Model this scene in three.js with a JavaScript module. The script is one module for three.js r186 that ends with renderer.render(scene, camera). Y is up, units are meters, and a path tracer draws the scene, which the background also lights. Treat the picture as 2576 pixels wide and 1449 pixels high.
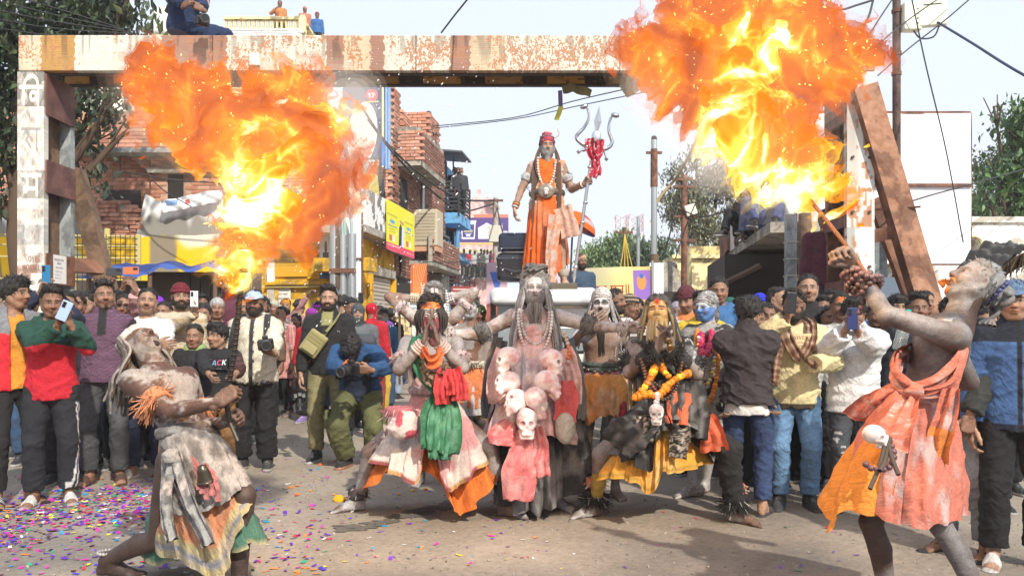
import*as THREE from 'three';
import{mergeGeometries}from 'three/addons/utils/BufferGeometryUtils.js';
import{RoundedBoxGeometry}from 'three/addons/geometries/RoundedBoxGeometry.js';

// ---------- camera, sky, sun, exposure ----------
const scene=new THREE.Scene();
const F=2000,EYE=1.34,HY=829,CX=1288,PW=2576,PH=1449;// focal length, eye height, horizon row of the photograph
const camera=new THREE.PerspectiveCamera(2*Math.atan(PH/2/F)*180/Math.PI,PW/PH,0.1,900);
camera.position.set(0,EYE,0);
camera.lookAt(0,EYE,-10);
camera.setViewOffset(PW,PH,0,PH/2-HY,PW,PH);// level camera, lens shifted up
const SUN=new THREE.Vector3(0.42,0.80,0.72).normalize();// behind the camera, to the right
{
const W=512,Hh=256,data=new Float32Array(W*Hh*4),v=new THREE.Vector3();
for(let r=0;r<Hh;r++)for(let c=0;c<W;c++){
const up=((r+0.5)/ Hh-0.5)*Math.PI,th=((c+0.5)/ W-0.5)*2*Math.PI;
v.set(Math.cos(th)*Math.cos(up),Math.sin(up),Math.sin(th)*Math.cos(up));
const y=Math.max(0,v.y),t=Math.pow(y,0.55),s=Math.max(0,v.dot(SUN));
const glow=0.25*Math.pow(s,6)+ 0.5*Math.pow(s,40);
const k=0.98;
let R=(0.87*(1-t)+ 0.62*t+glow)*k,G=(0.90*(1-t)+ 0.74*t+glow*0.98)*k,B=(0.96*(1-t)+ 0.95*t+glow*0.92)*k;
if(v.y<0){R=0.30;G=0.28;B=0.25;}
data.set([R,G,B,1],(r*W+c)*4);
}
const t=new THREE.DataTexture(data,W,Hh,THREE.RGBAFormat,THREE.FloatType);
t.mapping=THREE.EquirectangularReflectionMapping;t.magFilter=THREE.LinearFilter;t.needsUpdate=true;
scene.background=t;scene.environment=t;
}
const sun=new THREE.DirectionalLight(new THREE.Color(1,0.94,0.82),4.2);
sun.position.copy(SUN).multiplyScalar(60);sun.target.position.set(0,0,-8);
sun.castShadow=true;sun.shadow.radius=2.2;sun.shadow.mapSize.set(4096,4096);
Object.assign(sun.shadow.camera,{left:-30,right:30,top:30,bottom:-30,near:1,far:160});
scene.add(sun,sun.target);
const renderer=new THREE.WebGLRenderer({antialias:true});
renderer.toneMapping=THREE.LinearToneMapping;
renderer.toneMappingExposure=1.25;
renderer.shadowMap.enabled=true;
scene.fog=new THREE.FogExp2(new THREE.Color(0.86,0.91,1.0),0.0016);

// ---------- small helpers ----------
const V=(x,y,z)=>new THREE.Vector3(x,y,z);
const at=(px,py,d)=>V((px-CX)/ F*d,EYE -(py-HY)/ F*d,-d);// the place that shows at a photo pixel at a given depth
const groundD=(py)=>F*EYE /(py-HY);
const D2R=Math.PI/180;
function rngOf(seed){let s=seed|0;return()=>{s=(s+0x6d2b79f5)|0;let t=Math.imul(s ^(s>>>15),1|s);t=(t+Math.imul(t ^(t>>>7),61|t))^ t;return((t ^(t>>>14))>>>0)/ 4294967296;};}
const rnd=rngOf(77),rr=(a,b)=>a +(b-a)*rnd();
const clamp=(x,a=0,b=1)=>x<a?a:x>b?b:x;
const mix=(a,b,t)=>a +(b-a)*t,mixc=(a,b,t)=>[mix(a[0],b[0],t),mix(a[1],b[1],t),mix(a[2],b[2],t)];
const sst=(a,b,x)=>{const t=clamp((x-a)/(b-a));return t*t*(3-2*t);};
const PERM=new Uint8Array(512);{const r=rngOf(5),p=[...Array(256).keys()];for(let i=255;i>0;i--){const j=Math.floor(r()*(i+1));[p[i],p[j]]=[p[j],p[i]];}for(let i=0;i<512;i++)PERM[i]=p[i&255];}
const VAL=new Float32Array(256);{const r=rngOf(9);for(let i=0;i<256;i++)VAL[i]=r()*2-1;}
function noise(x,y,z){// value noise, -1..1
const xi=Math.floor(x),yi=Math.floor(y),zi=Math.floor(z);let u=x-xi,v=y-yi,w=z-zi;
u=u*u*(3-2*u);v=v*v*(3-2*v);w=w*w*(3-2*w);
const X=xi&255,Y=yi&255,Z=zi&255,A=PERM[X]+ Y,B=PERM[X+1]+ Y;
const h=(q,zz)=>VAL[PERM[(PERM[q&511&255]+ zz)&255]];
const l=(a,b,t)=>a +(b-a)*t;
return l(l(l(h(A,Z),h(B,Z),u),l(h(A+1,Z),h(B+1,Z),u),v),l(l(h(A,Z+1),h(B,Z+1),u),l(h(A+1,Z+1),h(B+1,Z+1),u),v),w);
}
const fbm=(x,y,z,o=3)=>{let s=0,a=0.5;for(let i=0;i<o;i++){s +=a*noise(x,y,z);x=x*2.03+7.1;y=y*2.03+3.3;z=z*2.03+1.7;a*=0.5;}return s;};
const srgb=(h)=>{const c=new THREE.Color(h);return[c.r,c.g,c.b];};
const sc=(c,k)=>[c[0]*k,c[1]*k,c[2]*k];
const used=new Map();
function numbered(n){const k=used.get(n)??0;used.set(n,k+1);return k?`${n}_${String(k).padStart(3, '0')}`:n;}
function tag(o,label,category,group,kind){if(label)o.userData.label=label;if(category)o.userData.category=category;if(group)o.userData.group=group;if(kind)o.userData.kind=kind;return o;}
function thing(name,label,category,pos=[0,0,0],turn=0,group){const g=new THREE.Group();g.name=numbered(name);if(pos.isVector3)g.position.copy(pos);else g.position.set(...pos);g.rotation.y=turn;scene.add(g);return tag(g,label,category,group);}
let CLOTHS=null;// materials that want a weave: their meshes get uv in metres
function part(name,geo,mat,parent,label){if(!geo.attributes.uv&&(CLOTHS??=[MAT.skin,MAT.cloth,MAT.knit,MAT.dread]).includes(mat)){const p=geo.attributes.position,u=new Float32Array(p.count*2);for(let i=0;i<p.count;i++){u[i*2]=(p.getX(i)+ p.getZ(i)*.55)*1.6;u[i*2+1]=(p.getY(i)+ p.getZ(i)*.35)*1.6;}geo.setAttribute('uv',new THREE.BufferAttribute(u,2));}
const m=new THREE.Mesh(geo,mat);m.name=parent===scene?numbered(name):name;m.castShadow=m.receiveShadow=true;parent.add(m);if(label)m.userData.label=label;return m;}
function struct(name,geo,mat){const m=part(name,geo,mat,scene);m.userData.kind='structure';return m;}
const M=(color,rough=0.85,extra={})=>new THREE.MeshStandardMaterial({color:Array.isArray(color)?new THREE.Color().setRGB(...color):color,roughness:rough,side:THREE.DoubleSide,...extra});
const MC=(rough=0.85,extra={})=>new THREE.MeshStandardMaterial({vertexColors:true,roughness:rough,side:THREE.DoubleSide,...extra});
const MAT={skin:MC(0.62),cloth:MC(0.92),knit:MC(0.97),hair:MC(0.72),dread:MC(0.9),leather:MC(0.45),shiny:MC(0.38),metal:new THREE.MeshStandardMaterial({vertexColors:true,roughness:0.28,metalness:0.9,side:THREE.DoubleSide}),black:M([0.012,0.012,0.013],0.35),rubber:M([0.02,0.02,0.02],0.8)};
const m4=(pos,rot=[0,0,0],scl=1)=>new THREE.Matrix4().compose(pos.isVector3?pos:V(...pos),new THREE.Quaternion().setFromEuler(new THREE.Euler(...rot)),Array.isArray(scl)?V(...scl):V(scl,scl,scl));
function plain(g,color){// only position, normal, color, indexed -> for merging
const o=new THREE.BufferGeometry(),n=g.attributes.position.count;
o.setAttribute('position',g.attributes.position.clone());if(!g.attributes.normal)g.computeVertexNormals();o.setAttribute('normal',g.attributes.normal.clone());
const c=new Float32Array(n*3),p=g.attributes.position;
for(let i=0;i<n;i++)c.set(typeof color==='function'?color(p.getX(i),p.getY(i),p.getZ(i),i):color??[1,1,1],i*3);
o.setAttribute('color',new THREE.BufferAttribute(c,3));
o.setIndex(g.index?g.index.clone():[...Array(n).keys()]);
return o;
}
const xf=(g,m)=>g.clone().applyMatrix4(m);
function merge(list){
if(list.length===1)return list[0];
const keys=['position','normal','uv','color'].filter((k)=>list.every((g)=>g.attributes[k]));
return mergeGeometries(list.map((g)=>{const e=new THREE.BufferGeometry();for(const k of keys)e.setAttribute(k,g.attributes[k]);e.setIndex(g.index?Array.from(g.index.array):[...Array(g.attributes.position.count).keys()]);return e;}),false);
}
const box=(w,h,d,x=0,y=0,z=0)=>new THREE.BoxGeometry(w,h,d).translate(x,y,z);
const rbox=(w,h,d,r=0.01,x=0,y=0,z=0,seg=2)=>new RoundedBoxGeometry(w,h,d,seg,r).translate(x,y,z);
function boxUV(g,k=1){// uv in metres from the dominant axis
g=g.index?g.toNonIndexed():g;g.computeVertexNormals();
const p=g.attributes.position,n=g.attributes.normal,uv=new Float32Array(p.count*2);
for(let i=0;i<p.count;i++){const ax=Math.abs(n.getX(i)),ay=Math.abs(n.getY(i)),az=Math.abs(n.getZ(i));const x=p.getX(i),y=p.getY(i),z=p.getZ(i);
if(ay>=ax&&ay>=az){uv[i*2]=x*k;uv[i*2+1]=z*k;}else if(ax>=az){uv[i*2]=z*k;uv[i*2+1]=y*k;}else{uv[i*2]=x*k;uv[i*2+1]=y*k;}}
g.setAttribute('uv',new THREE.BufferAttribute(uv,2));return g;
}
function tube(pts,r,seg=24,rad=6,closed=false){return new THREE.TubeGeometry(new THREE.CatmullRomCurve3(pts.map((p)=>p.isVector3?p:V(...p)),closed,'centripetal'),seg,r,rad,closed);}
function taperTube(pts,radii,seg=16,rad=6,color){// tube with a changing radius
const curve=new THREE.CatmullRomCurve3(pts,false,'centripetal'),g=new THREE.TubeGeometry(curve,seg,1,rad,false),p=g.attributes.position;
for(let i=0;i<=seg;i++){const c=curve.getPointAt(i/seg),r=radii(i/seg);for(let j=0;j<=rad;j++){const k=i*(rad+1)+ j;p.setXYZ(k,c.x +(p.getX(k)- c.x)*r,c.y +(p.getY(k)- c.y)*r,c.z +(p.getZ(k)- c.z)*r);}}
return color?plain(g,color):g;
}
function bar(a,b,w,d){// a box from a to b
const l=a.distanceTo(b),g=box(w,l,d),y=b.clone().sub(a).normalize(),q=new THREE.Quaternion().setFromUnitVectors(V(0,1,0),y);
return g.applyMatrix4(new THREE.Matrix4().compose(a.clone().add(b).multiplyScalar(0.5),q,V(1,1,1)));
}
function cyl(a,b,ra,rb=ra,seg=12){const l=a.distanceTo(b),g=new THREE.CylinderGeometry(rb,ra,l,seg),q=new THREE.Quaternion().setFromUnitVectors(V(0,1,0),b.clone().sub(a).normalize());return g.applyMatrix4(new THREE.Matrix4().compose(a.clone().add(b).multiplyScalar(0.5),q,V(1,1,1)));}

// ---------- distance fields and their mesher (surface nets, blocks away from the surface are skipped) ----------
function cone(a,b,ra,rb,u,fl=1){// tapered capsule, flattened along u
const ax=a.x,ay=a.y,az=a.z;let bx=b.x-ax,by=b.y-ay,bz=b.z-az;const k=1/fl-1,ux=u?u.x:0,uy=u?u.y:0,uz=u?u.z:0;
if(u){const t=(bx*ux+by*uy+bz*uz)*k;bx +=ux*t;by +=uy*t;bz +=uz*t;}
const bb=bx*bx+by*by+bz*bz||1e-9,dr=rb-ra,m=Math.max(ra,rb);
return{lo:V(Math.min(a.x,b.x)- m,Math.min(a.y,b.y)- m,Math.min(a.z,b.z)- m),hi:V(Math.max(a.x,b.x)+ m,Math.max(a.y,b.y)+ m,Math.max(a.z,b.z)+ m),slack:1/fl,
d(x,y,z){x -=ax;y -=ay;z -=az;if(u){const t=(x*ux+y*uy+z*uz)*k;x +=ux*t;y +=uy*t;z +=uz*t;}let h=(x*bx+y*by+z*bz)/ bb;h=h<0?0:h>1?1:h;x -=bx*h;y -=by*h;z -=bz*h;return(Math.sqrt(x*x+y*y+z*z)- ra-dr*h)*(u?0.5+0.5*fl:1);}};
}
function ell(c,r,R){// ellipsoid; R a Matrix4 with its axes
const e=R?R.elements:[1,0,0,0,0,1,0,0,0,0,1],m=Math.max(r[0],r[1],r[2]),[rx,ry,rz]=r;
return{lo:V(c.x-m,c.y-m,c.z-m),hi:V(c.x+m,c.y+m,c.z+m),slack:1,
d(x,y,z){x -=c.x;y -=c.y;z -=c.z;const a=(x*e[0]+ y*e[1]+ z*e[2])/ rx,b=(x*e[4]+ y*e[5]+ z*e[6])/ ry,d=(x*e[8]+ y*e[9]+ z*e[10])/ rz,k0=Math.sqrt(a*a+b*b+d*d),k1=Math.sqrt(a*a/rx/rx+b*b/ry/ry+d*d/rz/rz);return k1<1e-9?-Math.min(rx,ry,rz):k0*(k0-1)/ k1;}};
}
function rb(c,h,r,R){// rounded box, half sizes h
const e=R?R.elements:[1,0,0,0,0,1,0,0,0,0,1],m=Math.hypot(h[0],h[1],h[2]);
return{lo:V(c.x-m,c.y-m,c.z-m),hi:V(c.x+m,c.y+m,c.z+m),slack:1,
d(x,y,z){x -=c.x;y -=c.y;z -=c.z;const a=Math.abs(x*e[0]+ y*e[1]+ z*e[2])- h[0]+ r,b=Math.abs(x*e[4]+ y*e[5]+ z*e[6])- h[1]+ r,d=Math.abs(x*e[8]+ y*e[9]+ z*e[10])- h[2]+ r;const A=a>0?a:0,B=b>0?b:0,D=d>0?d:0;return Math.sqrt(A*A+B*B+D*D)+ Math.min(Math.max(a,b,d),0)- r;}};
}
const smin=(a,b,k)=>{const h=k-Math.abs(a-b);return h>0?Math.min(a,b)- h*h /(4*k):Math.min(a,b);};
// groups: [{ p: prims, k: blend, cut: [(x,y,z)=>d] }]; o: { cell, k, disp, sub: prims, subk, paint }
function mesher(groups,o){
const cell=o.cell,K=o.k??0.012,amp=o.amp??0,lo=V(1e9,1e9,1e9),hi=V(-1e9,-1e9,-1e9);
for(const g of groups)for(const p of g.p){lo.min(p.lo);hi.max(p.hi);}
if(o.lo){lo.max(o.lo);hi.min(o.hi);}
lo.subScalar(amp+cell*2.5);hi.addScalar(amp+cell*2.5);
const B=5,n=[0,1,2].map((i)=>Math.ceil(Math.ceil((hi.getComponent(i)- lo.getComponent(i))/ cell)/ B)*B+1),[nx,ny,nz]=n,f=new Float32Array(nx*ny*nz).fill(1),R=B*cell*0.87+amp+K*0.3;
const val=(gs,x,y,z)=>{
let t=1e9;
for(let i=0;i<gs.length;i++){const g=gs[i];let s=1e9;const P=g.p;for(let j=0;j<P.length;j++){const d=P[j].d(x,y,z);s=s>1e8?d:smin(s,d,g.k);}if(g.cut)for(let j=0;j<g.cut.length;j++)s=Math.max(s,g.cut[j](x,y,z));t=t>1e8?s:smin(t,s,K);}
if(o.disp)t +=o.disp(x,y,z);
if(o.sub)for(let j=0;j<o.sub.length;j++){const d=-o.sub[j].d(x,y,z),k=o.subk??0.01;t=-smin(-t,-d,k);}
if(o.cut)for(let j=0;j<o.cut.length;j++)t=Math.max(t,o.cut[j](x,y,z));
return t;
};
for(let bz=0;bz<nz-1;bz +=B)for(let by=0;by<ny-1;by +=B)for(let bx=0;bx<nx-1;bx +=B){
const cx=lo.x +(bx+B/2)*cell,cy=lo.y +(by+B/2)*cell,cz=lo.z +(bz+B/2)*cell,gs=[];let best=1e9;
for(const g of groups){const near=[];let m=1e9;const ds=g.p.map((p)=>p.d(cx,cy,cz));for(const d of ds)m=Math.min(m,d);g.p.forEach((p,i)=>{if(ds[i]<R*p.slack*1.15+g.k||ds[i]- m<g.k)near.push(p);});best=Math.min(best,m);if(near.length)gs.push({p:near,k:g.k,cut:g.cut});}
const X1=Math.min(bx+B+1,nx),Y1=Math.min(by+B+1,ny),Z1=Math.min(bz+B+1,nz);
if(best>R*1.3+0.02)continue;
for(let z=bz;z<Z1;z++)for(let y=by;y<Y1;y++)for(let x=bx;x<X1;x++)f[(z*ny+y)*nx+x]=val(gs.length?gs:groups,lo.x+x*cell,lo.y+y*cell,lo.z+z*cell);
}
const vid=new Int32Array(nx*ny*nz).fill(-1),pos=[],idx=[],sx=1,sy=nx,sz=nx*ny,off=[0,sx,sy,sx+sy,sz,sz+sx,sz+sy,sz+sx+sy];
const E=[0,1,0,2,0,4,1,3,1,5,2,3,2,6,3,7,4,5,4,6,5,7,6,7];
for(let z=0;z<nz-1;z++)for(let y=0;y<ny-1;y++)for(let x=0;x<nx-1;x++){
const b=(z*ny+y)*nx+x;let m=0;for(let i=0;i<8;i++)if(f[b+off[i]]<0)m++;
if(m===0||m===8)continue;
let px=0,py=0,pz=0,c=0;
for(let e=0;e<24;e +=2){const i=E[e],j=E[e+1],a=f[b+off[i]],d=f[b+off[j]];if((a<0)===(d<0))continue;const t=a /(a-d);px +=(i&1)+((j&1)-(i&1))*t;py +=((i>>1)&1)+(((j>>1)&1)-((i>>1)&1))*t;pz +=(i>>2)+((j>>2)-(i>>2))*t;c++;}
vid[b]=pos.length/3;pos.push(lo.x +(x+px/c)*cell,lo.y +(y+py/c)*cell,lo.z +(z+pz/c)*cell);
}
for(let z=1;z<nz-1;z++)for(let y=1;y<ny-1;y++)for(let x=1;x<nx-1;x++){
const b=(z*ny+y)*nx+x,s=f[b]<0;
const quad=(step,u,v)=>{if((f[b+step]<0)===s)return;const a=vid[b],p=vid[b-u],q=vid[b-u-v],r=vid[b-v];if(a<0||p<0||q<0||r<0)return;if(s)idx.push(a,p,q,a,q,r);else idx.push(a,q,p,a,r,q);};
quad(sx,sy,sz);quad(sy,sz,sx);quad(sz,sx,sy);
}
const g=new THREE.BufferGeometry();g.setAttribute('position',new THREE.BufferAttribute(new Float32Array(pos),3));g.setIndex(idx);g.computeVertexNormals();
if(o.paint)paint(g,o.paint);
return g;
}
function paint(g,fn){const p=g.attributes.position,n=g.attributes.normal,c=new Float32Array(p.count*3);for(let i=0;i<p.count;i++){const q=fn(p.getX(i),p.getY(i),p.getZ(i),n.getX(i),n.getY(i),n.getZ(i));c[i*3]=q[0];c[i*3+1]=q[1];c[i*3+2]=q[2];}g.setAttribute('color',new THREE.BufferAttribute(c,3));return g;}

// ---------- textures ----------
function canvasTex(w,h,draw,rep){const c=document.createElement('canvas');c.width=w;c.height=h;const x=c.getContext('2d');draw(x,w,h);const t=new THREE.CanvasTexture(c);t.colorSpace=THREE.SRGBColorSpace;t.wrapS=t.wrapT=THREE.RepeatWrapping;if(rep)t.repeat.set(...rep);return t;}
function fieldTex(w,h,fn,colour=true){const d=new Uint8Array(w*h*4);for(let y=0;y<h;y++)for(let x=0;x<w;x++){const c=fn(x/w,y/h),i=(y*w+x)*4;d[i]=clamp(c[0])*255;d[i+1]=clamp(c[1])*255;d[i+2]=clamp(c[2])*255;d[i+3]=255;}const t=new THREE.DataTexture(d,w,h);if(colour)t.colorSpace=THREE.SRGBColorSpace;t.wrapS=t.wrapT=THREE.RepeatWrapping;t.magFilter=THREE.LinearFilter;t.needsUpdate=true;return t;}
// noise that tiles over the unit square
function tile(u,v,f,s=0){const a=u*Math.PI*2,b=v*Math.PI*2,k=f/6.283;return fbm4(Math.cos(a)*k+s,Math.sin(a)*k+Math.cos(b)*k,Math.sin(b)*k+s);}
function fbm4(x,y,z){return fbm(x*1.4,y*1.4,z*1.4,4);}
const plasterTex=(base,grime,seed,n=512)=>fieldTex(n,n,(u,v)=>{const a=tile(u,v,9,seed),b=tile(u,v,34,seed+4),g=sst(.02,.32,a+b*.5+.0);return[0,1,2].map((i)=>mix(base[i],grime[i],g*.85)+ b*.10);});
const T={
ground:fieldTex(1024,1024,(u,v)=>{const a=tile(u,v,12,1),b=tile(u,v,60,5),c=noise(u*520,v*520,3),g=noise(u*250,v*250,8),p=c>.74?-.12:c<-.82?.09:0,q=.70+a*.03+b*.05+g*.035+p*.7;return[q*1.02,q*.965,q*.90];}),
groundBump:fieldTex(512,512,(u,v)=>{const q=.5+.35*noise(u*256,v*256,3)+ .2*tile(u,v,40,2);return[q,q,q];},false),
white:plasterTex([.93,.92,.89],[.66,.63,.57],3),cream:plasterTex([.93,.86,.64],[.52,.47,.37],8),yellow:plasterTex([.86,.66,.10],[.62,.50,.26],11),concrete:plasterTex([.66,.63,.58],[.44,.42,.39],15),mortar:plasterTex([.70,.58,.50],[.50,.42,.36],18,256),blue:plasterTex([.42,.66,.84],[.32,.48,.62],21,256),pink:plasterTex([.92,.76,.74],[.74,.60,.58],24,256),rust:plasterTex([.50,.34,.26],[.32,.20,.15],27),grey:plasterTex([.60,.62,.62],[.42,.44,.44],29,256),
fine:fieldTex(256,256,(u,v)=>{const q=.5+.5*tile(u,v,40,9)+ .25*noise(u*128,v*128,2);return[q,q,q];},false),
};
{// crumple and weave for cloth, pores for skin
const cr=fieldTex(512,512,(u,v)=>{const f=(a,b,s)=>1-Math.abs(tile(u*1+.0,v,a,s))*2.2;const k=.45*f(7,0,3)+ .35*f(15,0,9)+ .2*(.5+.5*noise(u*256,v*256,1));return[k,k,k];},false);
const wv=fieldTex(512,512,(u,v)=>{const q=.90+.10*noise(u*256,v*256,4)+ .10*tile(u,v,50,6)+ .07*tile(u,v,14,3);return[q,q,q];});
for(const m of[MAT.cloth,MAT.knit,MAT.dread]){m.map=wv;m.bumpMap=cr;m.bumpScale=m===MAT.cloth?.006:.005;}MAT.skin.map=wv;MAT.skin.bumpMap=T.fine;MAT.skin.bumpScale=.002;
}
const matOf=(t,rough=.92,bump=.006)=>new THREE.MeshStandardMaterial({map:t,bumpMap:T.fine,bumpScale:bump,roughness:rough,side:THREE.DoubleSide});
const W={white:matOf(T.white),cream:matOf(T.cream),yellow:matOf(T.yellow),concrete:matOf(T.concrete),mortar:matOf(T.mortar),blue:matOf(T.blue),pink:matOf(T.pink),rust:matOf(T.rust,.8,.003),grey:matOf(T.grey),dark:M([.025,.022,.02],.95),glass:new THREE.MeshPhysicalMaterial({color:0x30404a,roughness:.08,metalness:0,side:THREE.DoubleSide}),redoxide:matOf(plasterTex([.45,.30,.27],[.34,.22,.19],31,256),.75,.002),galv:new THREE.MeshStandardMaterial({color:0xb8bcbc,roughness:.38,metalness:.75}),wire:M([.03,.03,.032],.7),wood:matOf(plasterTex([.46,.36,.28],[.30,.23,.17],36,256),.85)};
const uvk=(g,k=.4)=>boxUV(g,k);
// ---------- ground ----------
{
const g=new THREE.PlaneGeometry(400,400,1,1).rotateX(-Math.PI/2),near=new THREE.PlaneGeometry(36,44,240,280).rotateX(-Math.PI/2).translate(0,.004,-20);
const base=M([.30,.27,.235],.97);struct('ground',uvk(g,.2),base);
const n2=uvk(near.toNonIndexed(),1/5);
paint(n2,(x,y,z)=>{const d=-z,a=fbm(x*.35,z*.35,1,3),b=fbm(x*1.7,z*1.7,4,3),dust=sst(-.15,.25,a+.28*sst(4.5,7.5,d)- .1+b*.3);const lane=noise(x*1.5+.25*Math.sin(z*.4),z*.07,21),patch=sst(.25,.32,fbm(x*.5+3,z*.4,17,3));let c=sc(mixc([.42,.41,.40],[.64,.59,.53],dust),1-.14*sst(.1,.5,lane)- .10*patch);c=sc(c,1+.12*b);const crack=sst(.035,.0,Math.abs(fbm(x*.9+5,z*.55,9,3)))*sst(5.4,4.6,d);return sc(c,1-.25*crack);});
const m=new THREE.MeshStandardMaterial({map:T.ground,vertexColors:true,bumpMap:T.groundBump,bumpScale:.006,roughness:.96});
struct('road',n2,m);
// loose grit and dust on the road
const grit=new THREE.InstancedMesh(new THREE.DodecahedronGeometry(1,0),M([.25,.22,.19],.95),2600),R=rngOf(31),mm=new THREE.Matrix4();
for(let i=0;i<2600;i++){const d=3.6+6.5*R(),x=(R()- .5)*d*1.35,s=.003+.006*Math.pow(R(),3);mm.compose(V(x,.006+s*.3,-d),new THREE.Quaternion().setFromEuler(new THREE.Euler(R()*6,R()*6,R()*6)),V(s*1.4,s*.8,s));grit.setMatrixAt(i,mm);grit.setColorAt(i,new THREE.Color().setScalar(.5+R()));}
grit.name='grit';tag(grit,'small stones and grit strewn over the dusty road','grit',null,'stuff');scene.add(grit);
}
// ---------- bricks ----------
const BRICK=new RoundedBoxGeometry(.218,.066,.09,1,.006);
const brickMats=[[.50,.22,.14],[.56,.26,.17],[.46,.20,.13],[.60,.33,.23],[.40,.18,.13],[.54,.28,.20]].map((c)=>{const m=matOf(T.fine,.95,.004);m.map=null;m.color.setRGB(...c);return m;});
const brickStuff=M([1,1,1],.95);
// bricks on a wall plane: origin o (corner), u (unit, along), n (unit, outwards); keep(a, b): where bricks stand; single(a, b): a mesh of its own
function bricks(parent,o,u,n,w,h,{keep,single,tint=1,dark=0,seed=1}={}){
const R=rngOf(seed),list=[],ang=Math.atan2(-u.z,u.x),q=new THREE.Quaternion().setFromEuler(new THREE.Euler(0,ang,0)),one=[];let row=0;
for(let b=.04;b<h;b +=.078,row++)for(let a=(row % 2?.115:0)+ .11;a<w;a +=.231){
if(keep&&!keep(a,b))continue;
const p=o.clone().addScaledVector(u,a +(R()- .5)*.006).addScaledVector(n,-.036+R()*.009);p.y +=b +(R()- .5)*.005;
if(single&&one.length<290&&single(a,b))one.push(p);else list.push(p);
}
one.forEach((p)=>{const m=part('brick',BRICK,brickMats[Math.floor(R()*6)],parent);m.position.copy(p);m.quaternion.copy(q);});
if(!list.length)return;
const im=new THREE.InstancedMesh(BRICK,brickStuff,list.length),mm=new THREE.Matrix4(),col=new THREE.Color();
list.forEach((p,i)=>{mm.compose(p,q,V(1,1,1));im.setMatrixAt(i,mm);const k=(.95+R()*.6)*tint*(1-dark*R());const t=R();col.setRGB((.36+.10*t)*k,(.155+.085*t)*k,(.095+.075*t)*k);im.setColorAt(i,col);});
im.name='brickwork';im.userData.kind='stuff';parent.add(im);
}
// ---------- the steel height gantry ----------
const DEV=(x,s,fn)=>{x.save();x.lineCap=x.lineJoin='round';fn((pts)=>{x.beginPath();pts.forEach((p,i)=>{if(p.length===2)i?x.lineTo(p[0]*s,p[1]*s):x.moveTo(p[0]*s,p[1]*s);else x.quadraticCurveTo(p[0]*s,p[1]*s,p[2]*s,p[3]*s);});x.stroke();});x.restore();};
function rustPaint(bands,w,h,len){// bands: [end (m), colour, how rusty]
return fieldTex(w,h,(u,v)=>{const X=u*len,Y=v*.42;let b=bands.find((q)=>X<q[0]+ .02*noise(Y*30,X,2))??bands[bands.length-1];const a=fbm(X*5,Y*5,1,3),f=noise(X*55,Y*34,4)*.55+noise(X*110,Y*85,8)*.6,r=sst(.30,.48,f+a*.9+b[2]- .15),s=sst(.1,.5,fbm(X*9,Y*2.2,7,3))*.25;let c=mixc(b[1],[.66,.54,.45],s);c=sc(c,1-.22*sst(.15,.6,noise(X*26,Y*2.2,11))*sst(.0,.3,Y));if(Math.abs(((X*1.0)% 2.31)- 2.2)<.006)c=sc(c,.45);c=mixc(c,[.62+.1*f,.42+.06*f,.31],r*.85);return sc(c,.97+.08*a);});
}
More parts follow.
